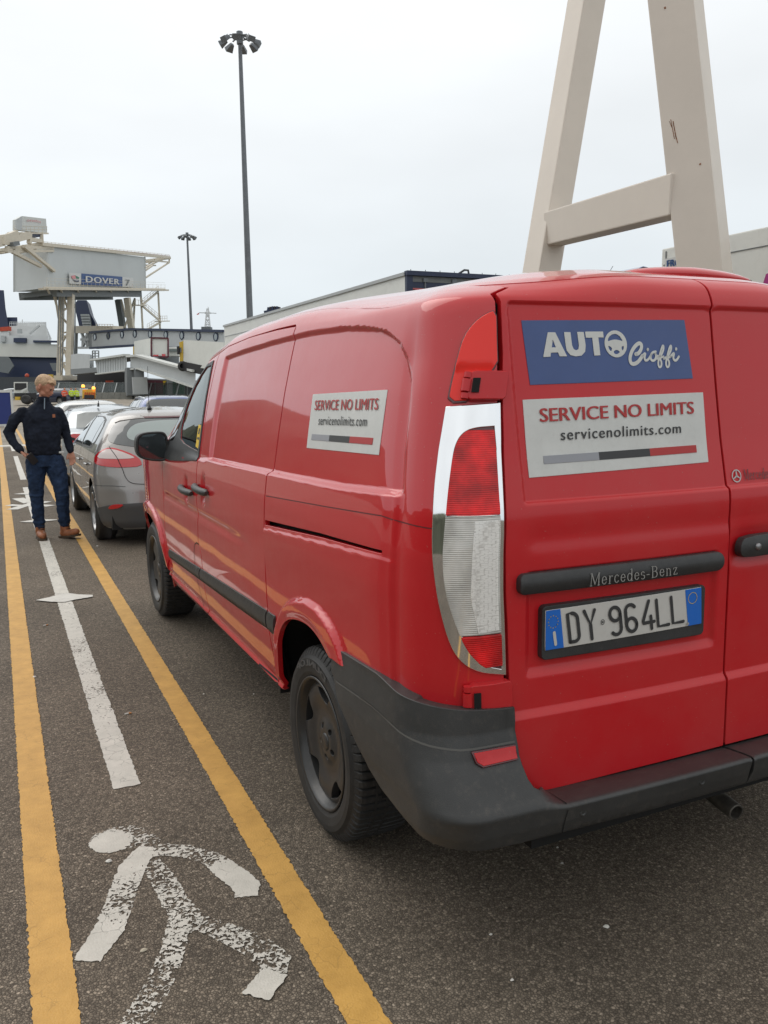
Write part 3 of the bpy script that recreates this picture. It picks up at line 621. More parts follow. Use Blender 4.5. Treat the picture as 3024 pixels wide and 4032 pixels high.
YE = np.array([(1.26, 1.838), (1.297, 1.841), (1.356, 1.861), (1.447, 1.892), (1.523, 1.93), (1.593, 1.981), (1.63, 2.027), (1.669, 2.124), (1.695, 2.307), (1.708, 2.51)])
ARCH_R = [(2.925, .34), (2.90, .42), (2.85, .54), (2.79, .65), (2.71, .715), (2.603, .748), (2.476, .762), (2.38, .748), (2.30, .712), (2.262, .668), (2.20, .60), (2.12, .49), (2.09, .38)]
ARCH_F = [(6.12, .30), (6.09, .48), (5.97, .625), (5.785, .700), (5.62, .728), (5.50, .728), (5.37, .708), (5.24, .655), (5.155, .56), (5.118, .446), (5.15, .34), (5.17, .30)]
ARCH_R = [tuple(p) for p in smooth_poly(ARCH_R, 2, False)]; ARCH_F = [tuple(p) for p in smooth_poly(ARCH_F, 2, False)]
def hvan(u, v, P=None):
    if P is None: P = van(u, v)
    x, y = P[:, 0], P[:, 1]; side = ss((u+.02)/.05); d = np.zeros(len(u))
    vl = np.interp(y, [1.84, 2.28, 2.96, 3.9, 4.1, 5.0, 6], [1.236, 1.212, 1.196, 1.178, 1.165, 1.150, 1.14])
    d -= .012*np.exp(-((u-.012)/.085)**2)*ss((v-.45)/.1)*ss((1.72-v)/.15)
    # belt ledge
    led = .012*(1-ss((v-vl)/.022)); fade = ss((y-1.80)/.07); d += side*led*fade*(v > .4)
    # recessed window blanks
    ye = np.interp(v, YE[:, 0], YE[:, 1]); vt = np.interp(y, [1.8, 2.05, 2.2, 2.45, 2.8, 3.4, 3.9], [1.60, 1.652, 1.690, 1.708, 1.715, 1.700, 1.693])
    rc = ss((y-ye+.0)/.035)*ss((vt-v)/.020)*ss((3.945-y)/.055)*ss((v-vl)/.024)
    d -= side*.013*rc
    # crease under the sliding rail
    vc = np.interp(y, [1.76, 1.94, 2.37, 2.95], [1.066, 1.076, 1.047, 1.004]); m = (y < 2.962)
    d += side*m*.006*ss((vc+.004-v)/.014)*ss((y-1.70)/.45)*ss((v-.80)/.2)
    # shallow hollow along the front doors
    d -= side*.006*np.exp(-((v-.905)/.022)**2)*ss((y-3.1)/.5)*ss((5.05-y)/.1)
    d -= side*.003*np.exp(-((v-.63)/.06)**2)*ss((y-2.9)/.1)
    # arch flares
    yv = np.stack([y, v], -1)
    for A in (ARCH_R, ARCH_F):
        dl = np.full(len(y), 9.); k = (y < 3.3) if A is ARCH_R else (y > 4.8)
        if k.any(): dl[k] = dist_line(yv[k], A)
        wd = np.interp(y, [2.0, 2.25, 2.55, 2.8, 3.], [.088, .082, .056, .035, .028]) if A is ARCH_R else .055
        d += side*(.019*(1-ss((dl-wd)/.024))-.004*(1-ss(dl/.03)))*ss((v-.40)/.06)
    # rocker roll
    d += side*.016*(1-ss((v-.395)/.02))*(y > 2.85)*(y < 5.4)
    # handle cups
    for hy, hv in ((4.36, 1.0), (3.965, 1.035)):
        d -= side*.018*np.exp(-((y-hy)/.030)**4-((v-hv)/.062)**4)
    # ---- rear doors ----
    rear = ss((x-1.12)/.02)*(u < -.25)
    xm = np.where(x > VX, 2*VX-x, x)
    r1 = ss((xm-1.172)/.016)*ss((v-1.218)/.014)*ss((1.728-v)/.014); d -= rear*.011*r1
    r2 = ss((x-1.172)/.022)*ss((1.808-x)/.022)*ss((v-.772)/.026)*ss((1.055-v)/.014); d -= rear*.013*r2
    d += rear*.014*(1-ss((v-.670)/.024))
    d -= rear*.004*np.exp(-((v-1.13)/.03)**2)*ss((xm-1.16)/.05)
    r3 = np.exp(-((x-1.96)/.11)**4-((v-1.055)/.05)**4); d -= (x > VX)*rear*.012*r3
    return d
VF = np.concatenate([np.arange(1.185, 1.275, .0042), np.arange(1.58, 1.735, .0045), np.arange(1.0, 1.1, .008), np.arange(.36, .42, .008), np.arange(.87, .94, .01)])
DE = [(-.198, 1.766), (-.222, 1.72), (-.253, 1.595), (-.285, 1.38), (-.306, 1.156), (-.322, .922), (-.329, .741), (-.331, .706)]
def off(L, du): return [(a+du, b) for a, b in L]
# body shell: quarter panel, roof, pillars, wing
outer = np.vstack([
    van.Y([(2.958, 1.735), (2.958, .375)], closed=False), van.Y([(2.958, .375)]+[p for p in ARCH_R if p[1] > .38 and not (p[0] < 2.31)], closed=False),
    van.Y([(2.285, .706), (2.25, .712), (2.15, .71), (1.95, .70), (1.80, .70)], closed=False), np.array([(-.20, .69), (-.317, .69)]), np.array(off(DE[::-1], .012)),
    np.array([(-.196, 1.80), (-.21, 1.825)]), van.X([(1.13, 1.852), (1.845, 1.856)], closed=False), van.X([(1.845, 1.856), (1.845, 2.599)], closed=False)[1:-1],
    van.Y([(2.62, 2.598), (6.15, 2.598)], .05, closed=False), van.Y([(6.15, 2.598), (6.15, .30)], closed=False)[1:],
    van.Y([p for p in ARCH_F if p[1] >= .30], closed=False)[1:], van.Y([(5.15, .30), (5.098, .36), (5.045, .55), (5.035, .70), (5.010, .90), (5.005, 1.18), (4.985, 1.32), (4.93, 1.55), (4.80, 1.737), (4.60, 1.737), (4.1, 1.742), (3.5, 1.748), (2.958, 1.750)], closed=False)[1:-1]])
slot = van.Y([(2.953, 1.034), (2.376, 1.072), (1.934, 1.093), (1.934, 1.082), (2.375, 1.057), (2.953, 1.013)], .02)
seam = van.Y([(2.953, 1.1245), (2.364, 1.1565), (1.96, 1.181), (1.76, 1.174), (1.70, 1.170), (1.70, 1.166), (1.76, 1.170), (1.96, 1.177), (2.364, 1.1525), (2.953, 1.1205)], .02)
# open seams run to the gap: end just short of it
def clean(P, eps=.004):
    o = [P[0]]
    for p in P[1:]:
        if np.linalg.norm(p-o[-1]) > eps: o.append(p)
    return np.array(o)
outer = clean(outer)
yu = np.concatenate([van.uy(np.array([1.85+.012*k for k in range(9)]), 1.4)])
patch('body', M['red_paint'], van, outer, (.03, .012), hvan, .018, VANROOT, holes=[clean(slot, .002)], mirror=VX, both=True, vl=np.concatenate([VF, np.arange(.36, .90, .009)]), ul=np.concatenate([np.arange(-.30, .12, .012), np.arange(.12, 1.16, .011), np.arange(3.2, 3.9, .015)]), step=.012)
# inner dark lining
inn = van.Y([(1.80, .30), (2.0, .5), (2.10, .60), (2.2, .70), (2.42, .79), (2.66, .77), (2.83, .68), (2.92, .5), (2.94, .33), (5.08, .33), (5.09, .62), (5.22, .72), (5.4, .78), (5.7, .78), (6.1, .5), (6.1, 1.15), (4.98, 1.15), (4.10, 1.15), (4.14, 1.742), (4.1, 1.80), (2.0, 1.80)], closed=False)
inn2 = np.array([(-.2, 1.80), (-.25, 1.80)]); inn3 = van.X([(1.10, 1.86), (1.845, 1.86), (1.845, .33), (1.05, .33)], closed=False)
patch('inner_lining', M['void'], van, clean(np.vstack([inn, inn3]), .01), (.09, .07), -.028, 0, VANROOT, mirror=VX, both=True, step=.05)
# doors
fd = [(4.109, 1.735), (4.109, 1.0), (4.103, .88), (4.118, .77), (4.072, .70), (4.098, .5), (4.111, .374), (5.088, .345), (5.038, .55), (5.026, .70), (5.002, .90), (4.997, 1.18), (4.977, 1.32), (4.92, 1.54), (4.80, 1.728)]
fdo = van.Y(fd[:1]+fd[1:], .02)
GL = [(4.150, 1.205), (4.155, 1.30), (4.168, 1.46), (4.185, 1.60), (4.205, 1.69), (4.33, 1.700), (4.46, 1.700), (4.57, 1.660), (4.65, 1.56), (4.672, 1.45), (4.665, 1.36), (4.62, 1.27), (4.52, 1.240), (4.35, 1.222)]
SEAL = [(4.123, 1.168), (4.132, 1.30), (4.148, 1.46), (4.168, 1.62), (4.186, 1.712), (4.46, 1.718), (4.62, 1.715), (4.75, 1.66), (4.86, 1.52), (4.93, 1.36), (4.97, 1.22), (4.955, 1.125), (4.80, 1.120), (4.45, 1.142)]
QL = [(4.735, 1.36), (4.70, 1.50), (4.66, 1.63), (4.745, 1.60), (4.84, 1.47), (4.90, 1.33), (4.925, 1.25), (4.82, 1.26)]
gh = clean(van.Y([(4.155, 1.21)]+[p for p in GL[1:]], .02), .006)
door = patch('front_door', M['red_paint'], van, clean(fdo), (.03, .014), hvan, .018, VANROOT, holes=[gh], vl=VF, step=.016)
slid = [(2.969, 1.738), (2.969, .385), (4.100, .365), (4.088, .50), (4.060, .70), (4.106, .77), (4.092, .88), (4.098, 1.0), (4.098, 1.735), (3.5, 1.742)]
sdoor = patch('sliding_door', M['red_paint'], van, clean(van.Y(slid, .02)), (.022, .014), hvan, .018, VANROOT, vl=VF, ul=van.uy(np.arange(3.84, 3.97, .009), 1.45), step=.016)
patch('window_seal', M['black_plastic'], van, clean(van.Y(SEAL, .02), .006), (.04, .03), lambda u, v, P: hvan(u, v, P)+.004, .004, door, holes=[gh], step=.02)
patch('window_glass', M['glass'], van, clean(van.Y(GL, .02), .006), (.05, .04), -.002, 0, door, step=.03)
patch('quarter_light', M['mirror_glass'], van, clean(van.Y(QL, .02), .006), (.05, .04), .006, .002, door, step=.03)
# front cap
b = MB(); cap = van(*van.Y([(6.15, 2.598), (6.15, .30)], closed=False).T); cap2 = cap.copy(); cap2[:, 0] = 2*VX-cap2[:, 0]
b.add(list(cap)+list(cap2[::-1]), [tuple(range(2*len(cap)))]); b.build('nose_panel', M['red_paint'], VANROOT)
# windscreen
patch('windscreen', M['car_glass'], van, clean(van.Y([(4.45, 1.85), (5.2, 1.90), (5.25, 2.58), (4.35, 2.58)], .06), .01), (.08, .08), .006, .003, VANROOT, mirror=VX, both=True, step=.06)
# wheel wells and underside
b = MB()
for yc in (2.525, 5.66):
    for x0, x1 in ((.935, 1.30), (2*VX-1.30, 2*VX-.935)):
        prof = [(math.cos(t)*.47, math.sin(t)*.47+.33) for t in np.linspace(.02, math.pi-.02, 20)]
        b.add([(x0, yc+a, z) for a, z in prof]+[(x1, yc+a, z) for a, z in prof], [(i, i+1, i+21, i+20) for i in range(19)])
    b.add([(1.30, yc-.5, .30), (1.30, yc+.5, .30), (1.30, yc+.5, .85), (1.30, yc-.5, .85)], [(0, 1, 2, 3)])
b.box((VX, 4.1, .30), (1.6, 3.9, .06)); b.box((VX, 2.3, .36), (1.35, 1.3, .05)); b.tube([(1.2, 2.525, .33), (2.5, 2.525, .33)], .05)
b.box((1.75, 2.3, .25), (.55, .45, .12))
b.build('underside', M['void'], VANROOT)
# mouldings
MT = [(4.935, .583), (4.171, .623), (2.967, .683), (2.80, .690)]; MBt = [(4.965, .528), (4.213, .560), (2.964, .612), (2.84, .612)]
def mold(y0, y1, par):
    P = dens([(y0, 0), (y1, 0)], .05, False)[:, 0]
    top = [(y, np.interp(y, [p[0] for p in MT[::-1]], [p[1] for p in MT[::-1]])) for y in P]; bot = [(y, np.interp(y, [p[0] for p in MBt[::-1]], [p[1] for p in MBt[::-1]])) for y in P]
    poly = clean(van.Y(top+bot[::-1], .02), .004)
    def hh(u, v, Pp):
        y = Pp[:, 1]; t = np.interp(y, [p[0] for p in MT[::-1]], [p[1] for p in MT[::-1]]); q = np.interp(y, [p[0] for p in MBt[::-1]], [p[1] for p in MBt[::-1]])
        s_ = np.clip((v-q)/(t-q), 0, 1); return hvan(u, v, Pp)+.004+.009*np.sin(np.pi*np.clip(s_, 0, 1))**.5
    patch('side_moulding', M['grey_plastic'], van, poly, (.05, .006), hh, .01, par, step=.01)
mold(4.945, 4.115, door); mold(4.095, 2.972, sdoor); mold(2.952, 2.865, VANROOT)
# sill seam and rub line
b = MB(); 
def surfline(name, pts, w, par, m=M['void'], h=.0008):
    P = np.array(pts, float); uv = van.Y(pts, .03, False) 
    Q = uv[:, :]; nrm_ = []
    for i in range(len(Q)):
        d = Q[min(i+1, len(Q)-1)]-Q[max(i-1, 0)]; d /= np.linalg.norm(d); nrm_.append((-d[1], d[0]))
    nrm_ = np.array(nrm_)*w/2; poly = np.vstack([Q+nrm_, (Q-nrm_)[::-1]])
    return patch(name, m, van, poly, (.5, .5), lambda u, v, P: hvan(u, v, P)+h, 0, par, step=.03)
M['seam_red'] = mat('seam_red', (.10, .004, .006), .5)
surfline('sill_gap', [(2.972, .408), (4.10, .383), (5.07, .350)], .005, VANROOT)
surfline('panel_seam', [(2.950, 1.122), (2.364, 1.1545), (1.96, 1.179), (1.80, 1.174), (1.715, 1.168)], .0030, VANROOT, M['seam_red'])
surfline('fuel_flap_gap', [(4.10, .752), (4.155, .752), (4.20, .735), (4.235, .69), (4.25, .60), (4.215, .38)], .006, door)
# handles
def side_handle(y0, y1, v, par):
    t = []
    for k in range(13):
        s_ = k/12; y = y0+(y1-y0)*s_; uu = van.uy(y, v-.008*s_); P_, n_ = van.nrm(np.array([uu]), np.array([v-.008*s_]))
        t.append(P_[0]+n_[0]*(.010+.030*math.sin(math.pi*min(max(s_, .06), .94))**.45))
    b = MB(); b.tube(t, [.010]+[.0175]*11+[.010], 12); o = b.build('door_handle', M['grey_plastic'], par)
side_handle(4.425, 4.165, 1.008, door); side_handle(4.095, 3.835, 1.045, sdoor)
uu = van.uy(5.364, .745); P_, n_ = van.nrm(np.array([uu]), np.array([.745]))
b = MB(); b.lathe([(.0, .012), (.010, .010), (.016, .004), (.017, -.004)], P_[0]+n_[0]*.004, n_[0], 16); b.build('side_indicator', M['white_decal'], VANROOT)
# side sticker
def deco(name, poly, m, h, par, conv, res=.03):
    return patch(name, m, van, clean(conv(poly, .03), .003), (res, res), lambda u, v, P: hvan(u, v, P)+h, .001, par, step=.03)
def mapper(corners, conv, h=.0035):
    """corners: BL, BR, TR, TL in (y|x, v)"""
    c4 = np.array(corners, float)
    def f(s, t):
        s = np.asarray(s); t = np.asarray(t); Q = ((1-s)*(1-t))[:, None]*c4[0]+(s*(1-t))[:, None]*c4[1]+(s*t)[:, None]*c4[2]+((1-s)*t)[:, None]*c4[3]
        u = van.uy(Q[:, 0], Q[:, 1]) if conv == 'y' else van.ux(Q[:, 0], Q[:, 1]); P_, n_ = van.nrm(u, Q[:, 1]); return P_+n_*(hvan(u, Q[:, 1], P_)+h)[:, None], n_
    return f
M['red_ink'] = mat('red_ink', (.42, .030, .030), .5); M['black_ink'] = mat('black_ink', (.035, .036, .038), .5); M['grey_ink'] = mat('grey_ink', (.30, .31, .34), .5, dirt=.1); M['blue_decal'] = mat('blue_decal', (.048, .088, .24), .42, var=.06, dirt=.07)
st = deco('side_sticker', [(2.658, 1.495), (2.079, 1.508), (2.068, 1.332), (2.642, 1.318)], M['white_decal'], .0014, VANROOT, van.Y)
text_on('lettering', 'SERVICE NO LIMITS', M['red_ink'], mapper([(2.617, 1.443), (2.115, 1.453), (2.120, 1.485), (2.622, 1.475)], 'y'), st, fat=.0030)
text_on('lettering', 'servicenolimits.com', M['black_ink'], mapper([(2.560, 1.397), (2.175, 1.406), (2.178, 1.434), (2.564, 1.425)], 'y'), st, space=1.12, fat=.0010)
for (a, b_), mm in (((2.606, 2.448), 'grey_ink'), ((2.448, 2.284), 'black_ink'), ((2.284, 2.119), 'red_ink')):
    f = lambda y, k: 1.3465+(2.606-y)*.0215+k*.0185
    deco('colour_bar', [(a, f(a, 0)), (b_, f(b_, 0)), (b_, f(b_, 1)), (a, f(a, 1))], M[mm], .0026, st, van.Y)
# yellow sticker inside the front window
M['yellow_sticker'] = mat('yellow_sticker', (.75, .50, .02), .5)
ys = patch('window_sticker', M['yellow_sticker'], van, clean(van.Y([(4.165, 1.225), (4.235, 1.235), (4.24, 1.36), (4.172, 1.355)], .03), .003), (.1, .1), -.0005, 0, door)
patch('sticker_print', M['black_ink'], van, clean(van.Y([(4.180, 1.275), (4.222, 1.277), (4.222, 1.290), (4.180, 1.288)], .03), .003), (.1, .1), .0006, 0, ys)
patch('sticker_print', M['black_ink'], van, clean(van.Y([(4.190, 1.305), (4.216, 1.307), (4.216, 1.34), (4.190, 1.338)], .03), .003), (.1, .1), .0006, 0, ys)
# cab: seats, wheel
b = MB(); b.box((1.35, 4.55, .75), (.5, .5, .25)); b.box((1.35, 4.33, 1.15), (.48, .16, .65)); b.box((1.35, 4.30, 1.53), (.26, .10, .20)); b.build('seat', M['dark'], VANROOT, bevel=.03)
b = MB(); b.box((2.3, 4.33, 1.15), (.48, .16, .65)); b.box((2.3, 4.30, 1.53), (.26, .10, .20)); b.build('seat', M['dark'], VANROOT, bevel=.03)
b = MB(); b.tube([(1.35+.19*math.cos(t), 4.93+.06*math.sin(t), 1.08+.18*math.sin(t)) for t in np.linspace(0, 6.283, 24)], .014); b.build('steering_wheel', M['dark'], VANROOT)
b = MB(); b.box((VX, 5.15, 1.02), (1.6, .4, .25)); b.build('dashboard', M['dark'], VANROOT)
# mirror
mc = np.array([.822, 5.0, 1.193])
mo = [(.729, 1.205), (.735, 1.248), (.752, 1.268), (.79, 1.278), (.86, 1.281), (.895, 1.276), (.911, 1.250), (.918, 1.20), (.912, 1.135), (.893, 1.107), (.85, 1.106), (.79, 1.116), (.747, 1.132), (.732, 1.160)]
mo = smooth_poly(mo, 2)
cen = mo.mean(0); b = MB(); rings = []
for sc_, yy in ((.90, 4.930), (.985, 4.928), (1.0, 4.936), (1.0, 4.96), (.96, 5.03), (.80, 5.09), (.45, 5.125), (.02, 5.135)):
    rings.append([(cen[0]+(p[0]-cen[0])*sc_, yy+.02*(p[0]-.82), cen[1]+(p[1]-cen[1])*sc_) for p in mo])
b.grid(np.array(rings).transpose(1, 0, 2), closed_u=True); mir = b.build('door_mirror', M['black_plastic'], VANROOT)
g = [(cen[0]+(p[0]-cen[0])*.84, 4.9345+.02*(p[0]-.82), cen[1]+(p[1]-cen[1])*.86) for p in mo]
b = MB(); b.prism(g, (0, .012, 0)); b.build('mirror_glass', M['mirror_glass'], mir)
rim = [(cen[0]+(p[0]-cen[0])*.915, 4.931, cen[1]+(p[1]-cen[1])*.92) for p in mo]; b = MB(); b.tube(rim+rim[:1], .006, 6, False); b.build('mirror_frame', M['black_plastic'], mir)
b = MB(); b.hexa([(.86, 4.95, 1.12), (.97, 4.90, 1.10), (.97, 5.03, 1.10), (.86, 5.05, 1.12), (.86, 4.95, 1.235), (.97, 4.92, 1.20), (.97, 5.03, 1.20), (.86, 5.05, 1.235)]); b.build('mirror_arm', M['black_plastic'], mir, bevel=.012)
# wheels
wheel(VANROOT, (.922, 2.525, .326), .326, .222, .215, -1); wheel(VANROOT, (.922, 5.665, .326), .326, .222, .215, -1)
wheel(VANROOT, (2*VX-.922, 2.525, .326), .326, .222, .215, 1, detail=False); wheel(VANROOT, (2*VX-.922, 5.665, .326), .326, .222, .215, 1, detail=False)

M['tyre_text'] = mat('tyre_text', (.09, .09, .09), .6)
def tyre_map(s, t): a = R(112)-np.asarray(s)*R(62); r_ = .262+np.asarray(t)*.022; return np.stack([np.full_like(a, .922-.0132), 2.525+r_*np.cos(a)*1., .326+r_*np.sin(a)], -1), np.tile([-1., 0, 0], (len(a), 1))
def tyre_map2(s, t): a = R(68)+np.asarray(s)*R(62); r_ = .262+np.asarray(t)*.022; return np.stack([np.full_like(a, .922-.0132), 2.525-r_*np.cos(a)*-1.*-1., .326+r_*np.sin(a)], -1), np.tile([-1., 0, 0], (len(a), 1))
wt_ = [o for o in VANROOT.children if o.name.startswith('wheel')][0]; ty_ = [o for o in wt_.children if o.name.startswith('tyre')][0]
tt_ = text_on('tyre_lettering', 'DUNLOP', M['tyre_text'], tyre_map, wt_, fat=.01)
# ---- rear ----
ld = np.vstack([np.array(off(DE, -.006)), np.array([(-.340, .576), (-.358, .500)]), van.X([(1.197, .468), (1.48, .474), (1.840, .477), (1.840, .60), (1.840, 1.20), (1.840, 1.70), (1.840, 1.845), (1.145, 1.842)], closed=False), np.array([(-.22, 1.815)])])
LD = patch('rear_door', M['red_rear'], van, clean(ld), (.02, .014), hvan, .02, VANROOT, vl=np.concatenate([np.arange(1.19, 1.26, .006), np.arange(1.69, 1.74, .006), np.arange(.64, .72, .006), np.arange(.76, .81, .007), np.arange(1.03, 1.06, .006)]), ul=np.concatenate([np.arange(-.41, -.25, .006), van.ux(np.arange(1.77, 1.82, .006), .9)]), step=.014)
RD = patch('rear_door', M['red_rear'], van, clean(van.X([(1.850, .478), (2.49, .474), (2.54, .52), (2.565, .7), (2.575, 1.0), (2.565, 1.3), (2.54, 1.6), (2.53, 1.76), (2.50, 1.842), (1.850, 1.845)], .02)), (.02, .014), hvan, .02, VANROOT, vl=np.concatenate([np.arange(1.19, 1.26, .006), np.arange(1.69, 1.74, .006), np.arange(.64, .72, .006)]), step=.014)
# spoiler lip
b = MB(); P_ = []
for s_ in np.linspace(-1, 1, 21):
    x = 2.00+.27*s_; w_ = max(0, 1-s_*s_)**.55
    row = []
    for t in np.linspace(0, 2*math.pi, 12, endpoint=False): row.append((x, 2.04+.055*math.cos(t)*(.3+.7*w_)-.0*w_, 1.841+.031*w_*max(0, math.sin(t))+.006*min(0, math.sin(t))-.004*abs(s_)))
    P_.append(row)
G = np.array(P_); G = np.concatenate([G, G[:, :1]], 1); b.grid(G); b.add(G[0], [tuple(range(12))]); b.add(G[-1], [tuple(range(12))])
sp_ = b.build('roof_spoiler', M['red_paint'], VANROOT)
b = MB(); b.tube([(2.00+.262*s_, 2.025, 1.835-.003*abs(s_)) for s_ in np.linspace(-1, 1, 13)], .011, 8); b.build('spoiler_shade_strip', M['void'], sp_)  # black tube put in as the shade below the spoiler lip
# lamps
M['lens_red'] = mat('lens_red', (.66, .008, .010), .15, coat=.45, spec=.3); M['lens_bright'] = mat('lens_bright', (.88, .045, .035), .25, coat=.25, spec=.2)
M['lens_clear'] = mat('lens_clear', (.50, .49, .46), .16, metal=.2, coat=1.)
M['lens_edge'] = mat('lens_edge', (.10, .02, .025), .25, coat=.5)
for nm, st_ in (('lens_red', .9), ('lens_clear', 1.)):
    nt = M[nm].node_tree; bb = nt.nodes['Principled BSDF']; tc = N(nt, 'ShaderNodeTexCoord')
    wv = N(nt, 'ShaderNodeTexWave', bands_direction='Z'); wv.inputs['Scale'].default_value = 62; wv.inputs['Distortion'].default_value = .4; Lk(nt, tc.outputs['Object'], wv.inputs['Vector'])
    nz = N(nt, 'ShaderNodeTexNoise'); nz.inputs['Scale'].default_value = 17; nz.inputs['Detail'].default_value = 3; Lk(nt, tc.outputs['Object'], nz.inputs['Vector'])
    mr = N(nt, 'ShaderNodeMapRange'); mr.inputs['From Min'].default_value = .35; mr.inputs['From Max'].default_value = .68; mr.inputs['To Min'].default_value = .45 if nm == 'lens_red' else .80; mr.inputs['To Max'].default_value = 1.25; Lk(nt, nz.outputs[0], mr.inputs[0])
    m3 = N(nt, 'ShaderNodeMath', operation='MULTIPLY_ADD'); m3.inputs[1].default_value = .30; Lk(nt, wv.outputs['Fac'], m3.inputs[0]); Lk(nt, mr.outputs[0], m3.inputs[2])
    sc = N(nt, 'ShaderNodeVectorMath', operation='SCALE'); sc.inputs[0].default_value = bb.inputs['Base Color'].default_value[:3]; Lk(nt, m3.outputs[0], sc.inputs['Scale']); Lk(nt, sc.outputs[0], bb.inputs['Base Color'])
    bp = N(nt, 'ShaderNodeBump'); bp.inputs['Strength'].default_value = .3; bp.inputs['Distance'].default_value = .002; Lk(nt, wv.outputs['Fac'], bp.inputs['Height']); Lk(nt, bp.outputs[0], bb.inputs['Normal'])
UL = [(-.196, 1.688), (-.218, 1.697), (-.232, 1.640), (-.251, 1.548), (-.192, 1.546), (-.196, 1.474), (-.139, 1.471), (-.141, 1.516), (-.147, 1.583), (-.154, 1.633), (-.172, 1.667)]
ULi = [(-.198, 1.676), (-.213, 1.680), (-.225, 1.630), (-.238, 1.558), (-.184, 1.556), (-.184, 1.482), (-.147, 1.480), (-.150, 1.540), (-.158, 1.610), (-.172, 1.652)]
CHp = [(-.266, 1.469), (-.138, 1.461), (-.134, 1.371), (-.126, 1.26), (-.128, 1.16), (-.138, 1.07), (-.154, .979), (-.173, .898), (-.198, .845), (-.243, .812), (-.319, .796), (-.313, .92), (-.298, 1.156), (-.277, 1.38)]
LNp = [(-.257, 1.415), (-.205, 1.412), (-.180, 1.398), (-.167, 1.368), (-.161, 1.316), (-.156, 1.217), (-.157, 1.105), (-.166, 1.026), (-.189, .945), (-.216, .874), (-.258, .826), (-.309, .810), (-.303, .92), (-.289, 1.15), (-.268, 1.36)]
def clipv(P, lo, hi):
    out = []; P = dens(P, .01); return np.array([p for p in P if lo <= p[1] <= hi])
def edge_at(P, v): 
    P = dens(P, .004); k = np.abs(P[:, 1]-v) < .006; return P[k, 0].min(), P[k, 0].max()
def band(P, lo, hi):
    rows = []; vs = np.arange(lo, hi+.004, .01); Lf = []; Rt_ = []
    for v in vs:
        a, b_ = edge_at(P, np.clip(v, P[:, 1].min()+.004, P[:, 1].max()-.004)); Lf.append((a, v)); Rt_.append((b_, v))
    return np.array(Lf+Rt_[::-1])
LNs = np.array([tuple(p) for p in smooth_poly(LNp[:12], 2, False)]+LNp[12:])
CHs = np.array(CHp[:2]+[tuple(p) for p in smooth_poly(CHp[1:11], 2, False)[1:]]+CHp[11:])
for mir_ in (None, VX):
    lr = thing('x', (0, 0, 0), None, None); lr.name = 'tail_lamp'; lr.parent = VANROOT; lr.location = -VANROOT.location
    if mir_ is None: lr['label'] = 'left rear lamp cluster in a chrome surround'
    kw = dict(mirror=mir_)
    fr = patch('lamp_surround', M['chrome'], van, CHs, (.012, .02), lambda u, v, P: .006+.004*np.sin(np.clip((v-.8)/.67, 0, 1)*math.pi), .014, lr, step=.01, holes=[LNs], **kw)
    patch('lens_backing', M['lens_edge'], van, dens(CHs, .03), (.03, .04), .0035, 0, lr, **kw)
    patch('upper_lens_frame', M['lens_edge'], van, smooth_poly(UL, 1), (.012, .02), .003, .008, lr, step=.01, **kw)
    patch('upper_lens', M['lens_bright'], van, smooth_poly(np.mean(UL, 0)+(np.array(UL)-np.mean(UL, 0))*np.array([.90, .955]), 1), (.012, .02), lambda u, v, P: .0055+.006*ss((v-1.545)/.02)*1.0, .004, lr, step=.01, **kw)
    for lo, hi, mm, nm in ((1.203, 1.406, 'lens_red', 'brake_lens'), (.908, 1.197, 'lens_clear', 'reversing_lens'), (.822, .903, 'lens_red', 'lower_lens')):
        patch(nm, M[mm], van, clean(band(dens(LNs, .006), lo, hi), .004), (.012, .02), lambda u, v, P: .0065+.004*np.sin(np.clip((v-.8)/.6, 0, 1)*math.pi), .006, lr, step=.01, **kw)
    bl = band(dens(LNs, .006), 1.2, 1.204)
    patch('lens_divider', M['chrome'], van, bl, (.03, .03), .013, .008, lr, **kw)
# inner reflector of the reversing lamp
M['reflector'] = mat('reflector', (.74, .73, .70), .2, coat=1.)
nt = M['reflector'].node_tree; bb = nt.nodes['Principled BSDF']; tc = N(nt, 'ShaderNodeTexCoord'); mpp = N(nt, 'ShaderNodeMapping'); mpp.inputs['Scale'].default_value = (95, 95, 240); Lk(nt, tc.outputs['Object'], mpp.inputs[0])
vv = N(nt, 'ShaderNodeTexVoronoi', distance='CHEBYCHEV'); vv.inputs['Scale'].default_value = 1; vv.inputs['Randomness'].default_value = .45; Lk(nt, mpp.outputs[0], vv.inputs['Vector'])
rv = N(nt, 'ShaderNodeValToRGB'); rv.color_ramp.elements[0].color = (.86, .85, .82, 1); rv.color_ramp.elements[0].position = .35; rv.color_ramp.elements[1].color = (.50, .48, .45, 1); rv.color_ramp.elements[1].position = .7; Lk(nt, vv.outputs['Distance'], rv.inputs[0]); Lk(nt, rv.outputs[0], bb.inputs['Base Color'])
patch('reflector', M['reflector'], van, [(-.222, 1.188), (-.283, 1.188), (-.298, .915), (-.243, .912), (-.224, 1.0)], (.02, .02), lambda u, v, P: .0068+.004*np.sin(np.clip((v-.8)/.6, 0, 1)*math.pi)+.0006, .001, VANROOT)
